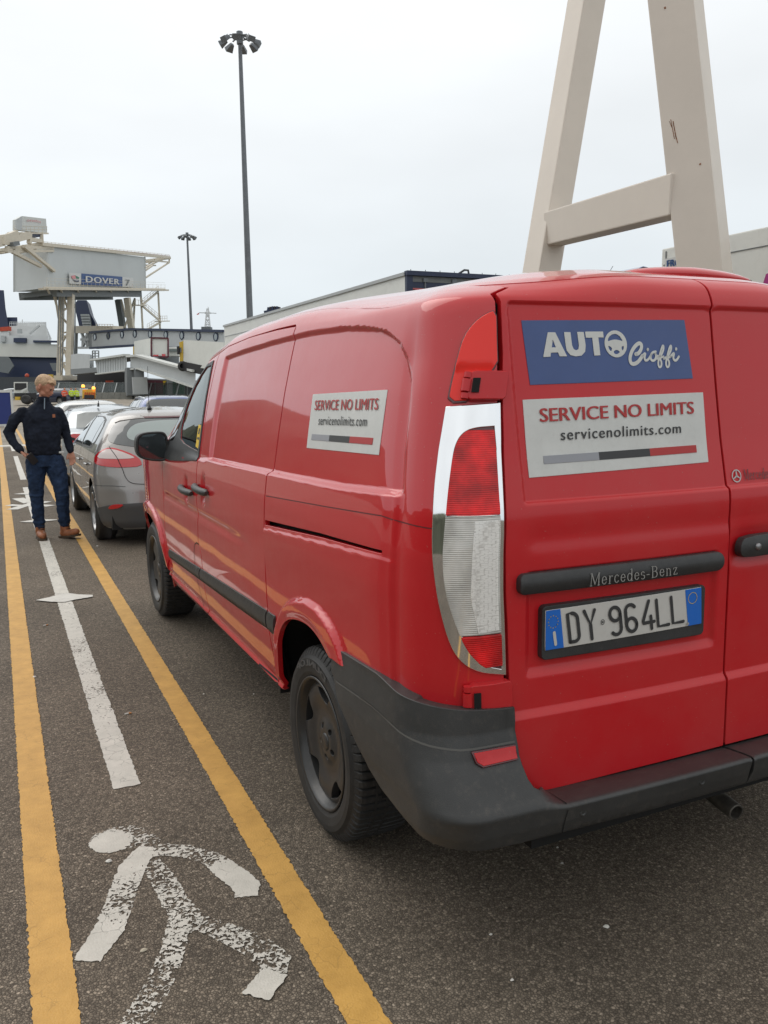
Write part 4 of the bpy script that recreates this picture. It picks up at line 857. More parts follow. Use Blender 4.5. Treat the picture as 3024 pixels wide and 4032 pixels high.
# hinges
def hinge(v0, v1, u0, u1):
    P = rrect(u1, u0, v0, v1, .010); h = patch('door_hinge', M['red_rear'], van, P, (.02, .02), lambda u, v, P: .020+.004*np.sin(np.clip((u-u1)/(u0-u1), 0, 1)*math.pi), .024, VANROOT, step=.006)
    uk = u0+.006
    for a, b_ in ((v0+.001, v0+.014), (v0+.018, v1-.018), (v1-.014, v1-.001)):
        r_ = .013 if a == v0+.018 else .0105
        pts = [van.nrm(np.array([uk]), np.array([t]))[0][0]+van.nrm(np.array([uk]), np.array([t]))[1][0]*.014 for t in (a, b_)]
        k = MB(); k.tube(pts, r_, 14); k.build('hinge_knuckle', M['red_rear'], h)
    patch('hinge_slot', M['void'], van, [(u0-.022, v0+.014), (u0-.006, v0+.014), (u0-.006, v1-.016), (u0-.022, v1-.016)], (.02, .02), .0252, 0, h)
hinge(1.478, 1.543, -.185, -.272); hinge(.712, .782, -.222, -.328)
# stickers on the rear door
def XP(n, poly, m, h, par): return deco(n, poly, M[m], h, par, van.X)
bd = XP('blue_sticker', [(1.22, 1.675), (1.231, 1.515), (1.760, 1.527), (1.745, 1.686)], 'blue_decal', .0014, LD)
wd = XP('white_sticker', [(1.206, 1.478), (1.203, 1.286), (1.788, 1.298), (1.793, 1.488)], 'white_decal', .0014, LD)
def XPh(n, poly, holes, m, h, par):
    return patch(n, M[m], van, clean(van.X(poly, .01), .001), (.03, .03), lambda u, v, P: hvan(u, v, P)+h, .0008, par, holes=[clean(van.X(q, .01), .001) for q in holes], step=.01)
XPh('lettering', [(1.275, 1.584), (1.294, 1.646), (1.316, 1.646), (1.346, 1.586), (1.324, 1.586), (1.320, 1.596), (1.298, 1.595), (1.296, 1.585)], [[(1.302, 1.608), (1.307, 1.629), (1.315, 1.608)]], 'white_decal', .003, bd)
XPh('lettering', [(1.343, 1.647), (1.362, 1.647), (1.364, 1.614), (1.368, 1.604), (1.376, 1.601), (1.383, 1.604), (1.386, 1.614), (1.383, 1.648), (1.403, 1.648), (1.406, 1.614), (1.403, 1.598), (1.391, 1.588), (1.374, 1.586), (1.357, 1.589), (1.347, 1.600), (1.345, 1.614)], [], 'white_decal', .003, bd)
XPh('lettering', [(1.408, 1.649), (1.464, 1.650), (1.465, 1.635), (1.448, 1.635), (1.450, 1.589), (1.431, 1.588), (1.429, 1.634), (1.409, 1.634)], [], 'white_decal', .003, bd)
ell = [(1.503+.036*math.cos(t), 1.6185+.035*math.sin(t)) for t in np.linspace(0, 6.283, 40, endpoint=False)]
XPh('steering_wheel_emblem', ell, [smooth_poly([(1.476, 1.624), (1.481, 1.637), (1.498, 1.646), (1.515, 1.642), (1.528, 1.625), (1.516, 1.628), (1.502, 1.630), (1.489, 1.628)], 1), smooth_poly([(1.477, 1.615), (1.490, 1.609), (1.487, 1.598), (1.479, 1.604)], 1), smooth_poly([(1.493, 1.600), (1.506, 1.604), (1.516, 1.597), (1.504, 1.591), (1.496, 1.592)], 1), smooth_poly([(1.519, 1.610), (1.528, 1.615), (1.528, 1.606), (1.523, 1.600)], 1)], 'white_decal', .003, bd)
def xmap(s, t, h=.003):
    u = van.ux(s, t); P_, n_ = van.nrm(u, np.asarray(t)); return P_+n_*(hvan(u, np.asarray(t), P_)+h)[:, None], n_
def sm_(st, w): Q = smooth_poly(st, 3, False); return np.hstack([Q, np.full((len(Q), 1), w)])
W1 = .0082
strokes_on('script_lettering', [sm_([(1.566, 1.592), (1.576, 1.594), (1.586, 1.606), (1.588, 1.618), (1.580, 1.622), (1.566, 1.614), (1.553, 1.600), (1.545, 1.583), (1.546, 1.569), (1.556, 1.565), (1.572, 1.571), (1.588, 1.588)], W1*1.25),
    sm_([(1.586, 1.586), (1.600, 1.597), (1.593, 1.582), (1.597, 1.574), (1.609, 1.579), (1.620, 1.594)], W1*.8), sm_([(1.6075, 1.604), (1.6080, 1.605)], W1),
    sm_([(1.634, 1.599), (1.622, 1.597), (1.614, 1.585), (1.617, 1.575), (1.628, 1.575), (1.635, 1.585), (1.632, 1.598), (1.634, 1.588), (1.648, 1.586)], W1*.8),
    sm_([(1.636, 1.580), (1.651, 1.588), (1.662, 1.604), (1.663, 1.617), (1.657, 1.612), (1.646, 1.588), (1.639, 1.568), (1.642, 1.556), (1.650, 1.560), (1.652, 1.572), (1.645, 1.582), (1.660, 1.586)], W1*.72),
    sm_([(1.661, 1.580), (1.677, 1.588), (1.689, 1.604), (1.690, 1.617), (1.684, 1.612), (1.673, 1.588), (1.666, 1.568), (1.669, 1.556), (1.677, 1.560), (1.679, 1.572), (1.672, 1.582), (1.686, 1.586)], W1*.72),
    sm_([(1.684, 1.586), (1.700, 1.598), (1.693, 1.583), (1.697, 1.575), (1.705, 1.576), (1.714, 1.586)], W1*.8), sm_([(1.706, 1.606), (1.7065, 1.607)], W1)], W1, M['white_decal'], xmap, bd)
text_on('lettering', 'SERVICE NO LIMITS', M['red_ink'], mapper([(1.249, 1.4215), (1.752, 1.4305), (1.754, 1.4635), (1.250, 1.4555)], 'x'), wd, fat=.0028)
text_on('lettering', 'servicenolimits.com', M['black_ink'], mapper([(1.306, 1.374), (1.699, 1.3795), (1.701, 1.406), (1.308, 1.402)], 'x'), wd, space=1.12, fat=.0010)
for a, b_, mm in ((1.250, 1.4185, 'grey_ink'), (1.4185, 1.5855, 'black_ink'), (1.5855, 1.749, 'red_ink')):
    f = lambda x, k: 1.3175+(x-1.25)*.0165+k*.0195
    XP('colour_bar', [(a, f(a, 0)), (b_, f(b_, 0)), (b_, f(b_, 1)), (a, f(a, 1))], mm, .0026, wd)
# name strip, plate
strip = patch('name_strip', M['black_plastic'], van, clean(van.X(rrect(1.150, 1.803, .999, 1.048, .016), .01), .001), (.03, .008), lambda u, v, P: .012+.010*np.sin(np.clip((v-.995)/.057, 0, 1)*math.pi), .022, LD, step=.008)
M['badge'] = mat('badge', (.45, .45, .44), .35, .5)
def smap(c4, h):
    c4 = np.array(c4)
    def f(s, t):
        s = np.asarray(s); t = np.asarray(t); Q = ((1-s)*(1-t))[:, None]*c4[0]+(s*(1-t))[:, None]*c4[1]+(s*t)[:, None]*c4[2]+((1-s)*t)[:, None]*c4[3]
        P_, n_ = van.nrm(van.ux(Q[:, 0], Q[:, 1]), Q[:, 1]); return P_+n_*h, n_
    return f
# condensed serif lettering drawn with a pen
def serif_text(txt, gl):
    out = []; x = 0
    for ch in txt:
        w_, ss_ = gl[ch]
        for s_ in ss_: out.append([(x+a, b_, c_) for a, b_, c_ in s_])
        x += w_+.10
    return out, x-.10
TN, TK = .045, .085
def arc(cx, cy, rx, ry, a0, a1, n=9, w0=TN, w1=TK):
    o = []
    for k in range(n):
        a = R(a0+(a1-a0)*k/(n-1)); o.append((cx+rx*math.cos(a), cy+ry*math.sin(a), w0+(w1-w0)*abs(math.cos(a))))
    return o
def sf(x, y, l=.07): return [(x-l, y, TN*.8), (x+l, y, TN*.8)]
GLY = {'M': (.62, [[(.08, 0, TN), (.10, 1, TN)], [(.10, 1, TK), (.32, .12, TK)], [(.32, .12, TN), (.54, 1, TN)], [(.54, 1, TK), (.55, 0, TK)], sf(.08, .02), sf(.55, .02), sf(.07, .98, .05), sf(.57, .98, .05)]),
 'e': (.32, [[(.04, .36, TN), (.29, .36, TN)], arc(.165, .34, .13, .32, 5, 330)]),
 'r': (.26, [[(.08, 0, TK), (.08, .64, TK)], sf(.08, .02), sf(.05, .64, .04), [(.10, .45, TN), (.16, .62, TN), (.25, .60, TK)]]),
 'c': (.29, [arc(.16, .34, .13, .32, 40, 325)]),
 'd': (.36, [arc(.165, .34, .13, .32, 0, 360, 14), [(.30, 0, TK), (.30, 1.0, TK)], sf(.26, .98, .04), sf(.34, .02, .04)]),
 's': (.27, [arc(.135, .48, .10, .16, 30, 230, 7), arc(.135, .18, .11, .17, 90, -140, 8)]),
 '-': (.22, [[(.02, .33, TK*.7), (.20, .33, TK*.7)]]),
 'B': (.44, [[(.09, 0, TK), (.09, 1, TK)], [(.02, .98, TN), (.22, .98, TN)], arc(.22, .77, .15, .21, 90, -90), [(.10, .54, TN), (.22, .54, TN)], arc(.22, .28, .17, .26, 90, -90), [(.02, .02, TN), (.22, .02, TN)]]),
 'n': (.38, [[(.08, 0, TK), (.08, .64, TK)], sf(.08, .02, .06), sf(.05, .64, .04), arc(.19, .44, .11, .20, 160, 0, 7), [(.30, .44, TK), (.30, 0, TK)], sf(.30, .02, .06)]),
 'z': (.30, [[(.04, .62, TN*1.2), (.27, .62, TN*1.2)], [(.27, .62, TK*.8), (.04, .03, TK*.8)], [(.04, .03, TN*1.2), (.28, .03, TN*1.2)], [(.04, .62, TN), (.04, .5, TN)], [(.28, .03, TN), (.28, .15, TN)]])}
def name_text(name, corners, h, m, par, txt='Mercedes-Benz'):
    st_, wt = serif_text(txt, GLY); c4 = np.array(corners, float); asp = np.linalg.norm(c4[1]-c4[0])/np.linalg.norm(c4[3]-c4[0])
    sx = asp/wt; st2 = [np.array([(a*sx, b_, c_*1.0) for a, b_, c_ in s_]) for s_ in st_]
    base = smap(corners, h) if callable(smap) else None
    return strokes_on(name, st2, .05, m, lambda s, t: base(np.asarray(s)/asp, t), par)
name_text('name_lettering', [(1.348, 1.003), (1.633, 1.006), (1.630, 1.036), (1.349, 1.036)], .0245, M['badge'], strip)
pf_ = clean(van.X(rrect(1.222, 1.752, .820, .958, .012), .01), .001)
plate = patch('plate_holder', M['black_plastic'], van, pf_, (.04, .02), .006, .02, LD, step=.01)
M['plate_white'] = mat('plate_white', (.56, .55, .52), .38, var=.04, dirt=.12); M['plate_blue'] = mat('plate_blue', (.012, .14, .56), .38, dirt=.03); M['gold'] = mat('gold', (.55, .42, .12), .4)
def px_(n, poly, m, h, sk=.001): return patch(n, M[m], van, clean(van.X(poly, .03), .001), (.05, .05), h, sk, plate, step=.02)
px_('number_plate', [(1.229, .845), (1.741, .852), (1.735, .955), (1.229, .948)], 'plate_white', .0085, .002)
px_('plate_band', [(1.2295, .8453), (1.2835, .846), (1.271, .9485), (1.2295, .9478)], 'plate_blue', .0098)
px_('plate_band', [(1.693, .8515), (1.7405, .8522), (1.7345, .9545), (1.678, .9538)], 'plate_blue', .0098)
PM = smap([(0, 0), (1, 0), (1, 1), (0, 1)], .0108)
W2 = .0096
def lean(st, dx=0.): return [np.array([(x+dx+(.90-y)*.145, y, W2) for x, y in s_]) for s_ in st]
def curve(cx, cy, rx, ry, a0, a1, n=12): return [(cx+rx*math.cos(R(a0+(a1-a0)*k/(n-1))), cy+ry*math.sin(R(a0+(a1-a0)*k/(n-1)))) for k in range(n)]
chars = []
chars.append(lean([[(1.297, .858), (1.297, .934), (1.310, .934)]+curve(1.310, .918, .016, .016, 90, 0, 6)+[(1.326, .874)]+curve(1.310, .874, .016, .016, 0, -90, 6)+[(1.297, .858)]]))
chars.append(lean([[(1.345, .935), (1.361, .897), (1.377, .935)], [(1.361, .897), (1.361, .858)]], .003))
chars.append(lean([curve(1.443, .916, .0165, .0185, -8, 352, 22), [(1.4595, .916), (1.4595, .876)]+curve(1.443, .876, .0165, .0165, 0, -140, 8)]))
chars.append(lean([curve(1.494, .880, .0165, .0185, 0, 360, 22), [(1.4775, .880), (1.4775, .919)]+curve(1.494, .919, .0165, .0165, 180, 35, 8)]))
chars.append(lean([[(1.556, .939), (1.532, .884), (1.532, .879), (1.569, .880)], [(1.559, .896), (1.559, .861)]]))
chars.append(lean([[(1.582, .938), (1.582, .864), (1.618, .865)]])); chars.append(lean([[(1.633, .940), (1.633, .866), (1.669, .867)]]))
for st_ in chars: strokes_on('plate_character', st_, W2, M['black_ink'], PM, plate)
strokes_on('plate_country', [np.array([(1.2535, .889, .0085), (1.2585, .858, .0085)])], .008, M['plate_white'], PM, plate)
strokes_on('plate_stars', [np.array([(1.250+.0145*math.cos(t), .918+.016*math.sin(t), .0032)]) for t in np.linspace(0, 6.283, 12, endpoint=False)], .003, M['gold'], PM, plate)
strokes_on('plate_ring', [np.array([(1.704+.0155*math.cos(t), .929+.0155*math.sin(t), .0016) for t in np.linspace(0, 6.283, 30)])], .0016, M['gold'], PM, plate)
strokes_on('plate_emblem', [np.array([(1.402+.0055*math.cos(t), .899+.0065*math.sin(t), .0018) for t in np.linspace(0, 6.283, 14)]), np.array([(1.402, .899, .005)])], .002, M['black_ink'], PM, plate)
strokes_on('plate_screw', [np.array([(1.689, .858, .009)])], .008, M['plate_white'], smap([(0, 0), (1, 0), (1, 1), (0, 1)], .012), plate)
# emblem, name and handle on the right hand door
def hm(h):
    def f(s, t):
        u = van.ux(s, t); P_, n_ = van.nrm(u, np.asarray(t)); return P_+n_*(hvan(u, np.asarray(t), P_)+h)[:, None], n_
    return f
sc_ = (1.886, 1.254); rr_ = .0165
strokes_on('star_emblem', [np.array([(sc_[0]+rr_*math.cos(t), sc_[1]+rr_*math.sin(t), .003) for t in np.linspace(0, 6.283, 30)])]+[np.array([(sc_[0], sc_[1], .0055), (sc_[0]+rr_*math.cos(R(a)), sc_[1]+rr_*math.sin(R(a)), .0018)]) for a in (90, 210, 330)], .003, M['badge'], hm(.003), RD)
M['dark_badge'] = mat('dark_badge', (.10, .030, .032), .35, .3)
def name_text2():
    st_, wt = serif_text('Mercedes-Benz', GLY); H_ = .030; sx = .0335/1.0
    st2 = [np.array([(1.915+a*sx*.92, 1.240+b_*.030, c_*.028) for a, b_, c_ in s_]) for s_ in st_]
    strokes_on('name_lettering', st2, .002, M['dark_badge'], hm(.003), RD)
name_text2()
hb = smooth_poly([(1.862, 1.040), (1.862, 1.066), (1.885, 1.083), (2.02, 1.085), (2.06, 1.07), (2.06, 1.04), (2.02, 1.028), (1.885, 1.026)], 1)
hd = patch('rear_door_handle', M['black_plastic'], van, clean(van.X(hb, .01), .001), (.02, .01), lambda u, v, P: .016+.010*np.sin(np.clip((v-1.02)/.07, 0, 1)*math.pi), .022, RD, step=.008)
lp, ln = van.nrm(np.array([van.ux(1.925, 1.055)]), np.array([1.055])); b = MB(); b.lathe([(0, .004), (.008, .004), (.010, 0), (.010, -.006)], lp[0]+ln[0]*.028, ln[0], 16); b.build('lock', M['steel'], hd)

# ---- rear bumper ----
BV = [.37, .40, .44, .485, .497, .512, .55, .60, .66, .74]
def bump(u, v):
    u = np.asarray(u, float); v = np.asarray(v, float)
    yr = np.interp(v, BV, [1.605, 1.575, 1.562, 1.556, 1.562, 1.575, 1.600, 1.630, 1.648, 1.655])
    xs_ = np.interp(v, BV, [.905, .884, .874, .870, .868, .866, .864, .864, .870, .880])
    Rr = np.interp(v, BV, [.13, .13, .13, .125, .125, .125, .13, .14, .155, .16]); L = Rr*HP; th = np.clip(-u/Rr, 0, HP)
    x = np.where(u >= 0, xs_, np.where(u > -L, xs_+Rr*(1-np.cos(th)), xs_+Rr+(-u-L)))
    w = ss((x-1.135)/.10)
    # ledge: beyond the corner the skin turns level and runs in to the doors
    yl = np.interp(v, BV, [1.605, 1.575, 1.562, 1.556, 1.562, 1.590, 1.64, 1.685, 1.72, 1.75]); yy = yr*(1-w)+yl*w
    zl = np.interp(v, BV, [.37, .40, .44, .474, .480, .479, .474, .466, .458, .45]); z = v*(1-w)+zl*w
    y = np.where(u >= 0, yy+Rr+u, np.where(u > -L, yy+Rr-Rr*np.sin(th), yy))
    bw = np.clip((VX-x)/.78, -1.2, 1.2); y = y+.02*bw*bw*np.clip((yy+Rr+.1-y)/.1, 0, 1)
    return np.stack([x, y, z], -1)
def bY(pts, step=.02, closed=True):
    P = dens(pts, step, closed); yr = np.interp(P[:, 1], BV, [1.605, 1.575, 1.562, 1.556, 1.562, 1.575, 1.600, 1.630, 1.648, 1.655]); Rr = np.interp(P[:, 1], BV, [.13, .13, .13, .125, .125, .125, .13, .14, .155, .16])
    return np.stack([P[:, 0]-yr-Rr, P[:, 1]], -1)
def bX(x, v):
    xs_ = np.interp(v, BV, [.905, .884, .874, .870, .868, .866, .864, .864, .870, .880]); Rr = np.interp(v, BV, [.13, .13, .13, .125, .125, .125, .13, .14, .155, .16]); return -(x-xs_-Rr)-Rr*HP
def hb_(u, v, P):
    g = .004*(np.clip((v-.660)/.008, 0, 1)); sg = ss((u+.33)/.02); return g*sg+.0*u
be = [(bX(1.127, v), v) for v in (.715, .68, .62, .58)]+[(bX(1.132, .55), .548), (bX(1.142, .53), .530), (bX(1.16, .53), .526), (bX(1.185, .55), .545), (bX(1.22, .58), .580), (bX(1.27, .6), .615), (bX(1.40, .6), .64), (bX(VX, .6), .66)]
bp_ = np.vstack([bY([(2.262, .672), (2.21, .60), (2.10, .53), (2.0, .47), (1.93, .445), (1.80, .42)], closed=False)[::-1][::-1], np.array([(bX(1.1, .40), .40), (bX(VX, .395), .395)]), np.array(be[::-1]), bY([(1.795, .745), (1.953, .757), (2.20, .745), (2.275, .728)], closed=False)])
bp_ = clean(bp_, .004)
BUMP = patch('rear_bumper', M['grey_plastic'], bump, bp_, (.03, .012), hb_, .05, VANROOT, mirror=VX, both=True, step=.012, ul=np.arange(-.45, 0, .012))
# styling seam and reflector, dents
def bline(pts, w, par, m, h=.0012):
    P = np.array(pts, float); Q = dens(P, .03, False); nrm_ = []
    for i in range(len(Q)): d = Q[min(i+1, len(Q)-1)]-Q[max(i-1, 0)]; d /= np.linalg.norm(d); nrm_.append((-d[1], d[0]))
    nrm_ = np.array(nrm_)*w/2; return patch('bumper_seam', m, bump, np.vstack([Q+nrm_, (Q-nrm_)[::-1]]), (.5, .5), lambda u, v, P: hb_(u, v, P)+h, 0, par, step=.03)
sb = bY([(2.225, .648), (1.96, .662), (1.80, .655)], closed=False)
bline(list(sb)+[(-.12, .640), (-.19, .634), (bX(1.12, .63), .633)], .005, BUMP, mat('seam_grey', (.09, .088, .082), .6))
bline([(bX(1.225, .39), .400), (bX(1.225, .48), .50), (bX(1.222, .6), .62)], .0035, BUMP, M['void'])
rf = [(bX(1.118, .62), .626), (bX(1.118, .59), .592), (bX(1.02, .59), .590), (bX(1.005, .6), .602), (bX(.998, .63), .628)]
patch('reflector', M['lens_edge'], bump, smooth_poly(rf, 0), (.03, .02), .006, .004, BUMP)
patch('reflector_lens', M['red_rear'], bump, [(bX(1.116, .62), .623), (bX(1.116, .595), .595), (bX(1.022, .59), .593), (bX(1.008, .6), .604), (bX(1.003, .62), .624)], (.03, .02), .008, .003, BUMP)
for xx in (1.27, 1.66):
    P_ = bump(np.array([bX(xx, .45)]), np.array([.452]))[0]; b = MB(); b.lathe([(.004, -.002), (.006, .0015), (.0085, .001), (.011, -.001)], P_, (0, -1, .1), 14); b.build('bumper_stud', M['grey_plastic'], BUMP)
# exhaust
b = MB(); c_ = np.array([2.085, 1.86, .145]); d_ = np.array([-.10, -1, -.10]); d_ /= np.linalg.norm(d_)
b.lathe([(.022, .05), (.0265, .051), (.028, .047), (.028, -.16), (.018, -.2), (.018, -.6)], c_, d_, 22); b.lathe([(.0225, .05), (.0225, -.15), (0, -.15)], c_, d_, 22)
M['exhaust'] = mat('exhaust', (.13, .12, .105), .5, .6, var=.4, vscale=30); ex = b.build('exhaust_pipe', M['exhaust'], VANROOT)
b = MB(); b.bar(c_+d_*-.05+[0, 0, .02], c_+[-.02, .10, .12], .02, .006); b.tube([c_-d_*.2, c_+[-.25, .35, .05], (1.75, 2.3, .26)], .02); b.build('exhaust_bracket', M['exhaust'], ex)
# ---------------- parked and queueing cars ----------------
def gz(y): return .95*float(ss(np.array((y-50)/80.)))
def metal_paint(name, col, metal=.55, rough=.34, dust=.06):
    return paint_mat_car(name, col, rough, 1., dust, metal)
M['gunmetal'] = metal_paint('gunmetal_paint', (.27, .26, .25), .45)
M['silver_paint'] = metal_paint('silver_paint', (.36, .40, .43), .5)
M['white_car'] = metal_paint('white_car_paint', (.62, .63, .62), 0.); M['navy_car'] = metal_paint('navy_car_paint', (.030, .042, .085), .3); M['blue_car'] = metal_paint('blue_car_paint', (.05, .09, .25), .3)
M['lamp_red'] = mat('lamp_red', (.50, .012, .016), .12, coat=1.); M['lamp_pale'] = mat('lamp_pale', (.60, .52, .50), .12, coat=1.)
M['bumper_grey'] = mat('bumper_grey', (.075, .078, .080), .5)
M['tint'] = mat('tinted_glass', (.035, .042, .045), .03, coat=1., spec=1.)
M['tint_light'] = mat('reflecting_glass', (.16, .19, .19), .04, .35, coat=1., spec=1.)
CARSEC = dict(V=[.15, .23, .41, .56, .69, .82, .91, 1.0, 1.09, 1.18, 1.24, 1.28, 1.34, 1.46, 1.8, 2.03],
 IS=[.10, .05, .01, 0, 0, .012, .035, .075, .125, .18, .225, .26, .315, .43, .65, .83],
 ZZ=[.15, .23, .41, .56, .69, .82, .91, 1.0, 1.09, 1.18, 1.235, 1.262, 1.29, 1.315, 1.338, 1.345],
 IR=[.10, .04, .0, .02, .055, .10, .145, .22, .30, .40, .47, .52, .60, .75, 1.1, 1.3],
 RR=[.28, .30, .32, .31, .30, .28, .26, .24, .23, .22, .21, .20, .20, .20, .12, .001])
def car_body(X, Y0, L, parent, paint, sec=None, arch=(.73, 3.2), kf=None, hy=None, rails=False, res=(.05, .03)):
    sec = dict(CARSEC, **(sec or {})); half = sec['IS'][-1]
    yf = [0, 1.35, 2.05, 2.55, 2.95, 3.35, 3.75, L]; kk = kf or [1, 1, .97, .80, .48, .04, -.10, -.35]
    S_ = Shell(X, Y0, X+half, sec['V'], sec['IS'], sec['ZZ'], sec['IR'], sec['RR'], [Y0+a for a in yf], kk, .86, bow=.09, taper=(Y0+L-1.0, 1.0, .25, 2.2))
    def archp(c): return [(c+.355, .16)]+[(c+.355*math.cos(t), .30+.345*math.sin(t)) for t in np.linspace(-.1, math.pi+.1, 15)]+[(c-.355, .16)]
    b0, b1 = .17, 2.02
    a1, a2 = Y0+arch[0], Y0+arch[1]
    pts = [(Y0+L, b1), (Y0+L, b0)]+archp(a2)+archp(a1)
    p = np.vstack([S_.Y([(Y0+1.58, b1), (Y0+L, b1), (Y0+L, b0)], .05, False), S_.Y([(Y0+L, b0)]+archp(a2)+archp(a1)+[(Y0+.36, b0)], .05, False)[1:], S_.X([(X+.40, b0), (X+half-.001, b0), (X+half-.001, b1)], .05, False)])
    p = clean(p, .01)
    patch('body', paint, S_, p, res, 0., .01, parent, mirror=X+half, both=True, step=.04)
    b = MB(); b.box((X+half, Y0+L/2, .38), (2*half-.25, L-.35, .42)); b.build('underbody', M['void'], parent)
    return S_, a1, a2
# the grey hatchback ahead of the van
gc = thing('grey_hatchback', (1.69, 10.2, 0), 'gunmetal grey five door hatchback in front of the red van with a thin roof aerial', 'car', 'cars queueing in the lane ahead of the van')
MS, ya1, ya2 = car_body(.86, 8.25, 3.85, gc, M['gunmetal'], res=(.035, .025))
mm_ = dict(mirror=1.69, both=True)
gl = [(-.150, 1.10), (-.153, 1.165), (-.175, 1.200), (-.25, 1.222), (-.351, 1.238), (-.553, 1.248), (-.735, 1.248), (-.99, 1.245), (-.99, .975), (-.70, .958), (-.467, .970), (-.371, .985), (-.235, 1.008), (-.170, 1.04)]
patch('rear_window', M['tint'], MS, smooth_poly(gl, 1), (.06, .04), .003, .004, gc, step=.02, **mm_)
M['pale_glass'] = mat('pale_glass', (.30, .35, .34), .10, .2, coat=1.)
patch('rear_window_pale_patch', M['pale_glass'], MS, smooth_poly([(-.40, 1.20), (-.34, 1.16), (-.33, 1.10), (-.36, 1.05), (-.45, 1.02), (-.95, 1.01), (-.95, 1.215), (-.60, 1.222)], 2), (.08, .05), .0045, 0, gc, step=.03, **mm_)  # paler patch laid over the rear window
patch('tailgate_spoiler', M['gunmetal'], MS, [(-.16, 1.200), (-.20, 1.222), (-.35, 1.243), (-.56, 1.255), (-1.0, 1.258), (-1.0, 1.292), (-.56, 1.290), (-.30, 1.270), (-.15, 1.240)], (.06, .03), .007, .006, gc, step=.03, **mm_)
patch('high_brake_lamp', M['lens_edge'], MS, [(-.60, 1.243), (-.60, 1.262), (-1.01, 1.266), (-1.01, 1.245)], (.06, .03), .0085, .003, gc, step=.03, **mm_)
lamp = [(-.032, .862), (-.082, .902), (-.15, .945), (-.226, .972), (-.328, .952), (-.476, .900), (-.560, .845), (-.580, .786), (-.38, .782), (-.22, .792), (-.10, .808), (-.048, .835)]
for mi in (None, 1.69):
    lt = thing('tail_lamp', (0, 0, 0), None, None); lt.parent = gc; lt.location = -gc.location
    patch('red_lens', M['lamp_red'], MS, smooth_poly(lamp, 1), (.03, .03), .006, .006, lt, step=.015, mirror=mi)
    patch('clear_lens', M['lamp_pale'], MS, smooth_poly([(-.10, .866), (-.15, .925), (-.226, .957), (-.328, .938), (-.47, .886), (-.50, .862), (-.30, .862)], 1), (.03, .03), .0085, .002, lt, step=.015, mirror=mi)
def ln(S_, P, w, m, par, nm, h=.003, **k):
    Q = dens(P, .03, False); nr = []
    for i in range(len(Q)): d = Q[min(i+1, len(Q)-1)]-Q[max(i-1, 0)]; d /= np.linalg.norm(d); nr.append((-d[1], d[0]))
    nr = np.array(nr)*w/2; return patch(nm, m, S_, np.vstack([Q+nr, (Q-nr)[::-1]]), (.5, .5), h, 0, par, step=.04, **k)
ln(MS, smooth_poly([(-.226, .975), (-.236, .961), (-.329, .885), (-.394, .785), (-.432, .687), (-.473, .632), (-.561, .616), (-.731, .611), (-.98, .608)], 2, False), .005, M['void'], gc, 'tailgate_gap', .0095, **mm_)
patch('lower_bumper', M['bumper_grey'], MS, [(.30, .19), (.30, .335), (-.05, .375), (-.315, .432), (-.614, .440), (-1.0, .440), (-1.0, .19), (-.2, .19)], (.06, .04), .006, .004, gc, step=.03, **mm_)
patch('fog_lamp', M['lamp_red'], MS, smooth_poly([(-.234, .383), (-.27, .418), (-.33, .432), (-.407, .428), (-.36, .400), (-.29, .384)], 1), (.05, .03), .012, .003, gc, step=.02, **mm_)
ln(MS, [(-.05, .60), (-.30, .607), (-.43, .60)], .006, M['bumper_grey'], gc, 'bumper_gap', .003, **mm_)
def side_glass(S_, parent, Y0, pan, m, frame=True):
    for q in pan:
        P = clean(S_.Y([(Y0+a, b_) for a, b_ in q], .05), .008); P2 = S_.Y([(Y0+a, b_) for a, b_ in q], .05)
        for mi in (None, S_.XC): patch('side_window', m, S_, P, (.08, .05), .004, .003, parent, step=.03, mirror=mi)
patch('window_frame', M['black_plastic'], MS, clean(MS.Y([(9.02, 1.00), (9.00, 1.10), (9.03, 1.17), (9.14, 1.225), (9.45, 1.255), (9.9, 1.262), (10.4, 1.262), (10.8, 1.262), (11.3, 1.24), (11.45, 1.05), (11.5, .90), (10.4, .905), (9.7, .915), (9.2, .935)], .05), .01), (.08, .04), .002, .002, gc, step=.04, **mm_)
side_glass(MS, gc, 0, [[(9.06, 1.01), (9.04, 1.10), (9.07, 1.155), (9.20, 1.205), (9.25, 1.21), (9.26, .955)], [(9.30, .945), (9.28, 1.222), (9.60, 1.245), (10.08, 1.248), (10.02, .930)], [(10.14, .928), (10.20, 1.248), (10.7, 1.25), (11.15, 1.24), (11.30, 1.08), (11.36, .925)]], M['tint_light'])
for yy in (9.30, 10.10):
    P_, n_ = MS.nrm(MS.uy(np.array([yy]), .77), np.array([.76])); b = MB(); b.tube([P_[0]+np.array([-.012, -.07, 0]), P_[0]+np.array([-.026, -.03, .004]), P_[0]+np.array([-.026, .03, .004]), P_[0]+np.array([-.012, .07, 0])], .011, 8); b.build('door_handle', M['gunmetal'], gc)
ln(MS, MS.Y([(10.12, .93), (10.10, .6), (10.14, .3)], .05, False), .008, M['void'], gc, 'door_gap'); ln(MS, MS.Y([(9.26, .94), (9.22, .75), (9.30, .60), (9.38, .50), (9.36, .3)], .05, False), .008, M['void'], gc, 'door_gap')
b = MB(); b.tube([(1.50, 9.05, 1.325), (1.50, 9.06, 1.35), (1.50, 9.08, 1.375)], [.026, .017, .006], 10); b.tube([(1.50, 9.08, 1.37), (1.505, 9.06, 1.77)], [.0035, .002], 6); b.build('roof_aerial', M['dark'], gc)
for yy in (ya1, ya2):
    for s_, x_ in ((-1, .875), (1, 2*1.69-.875)): wheel(gc, (x_, yy, .295), .295, .195, .19, s_, spokes=6, rimmat=M['rim_silver'], detail=False)
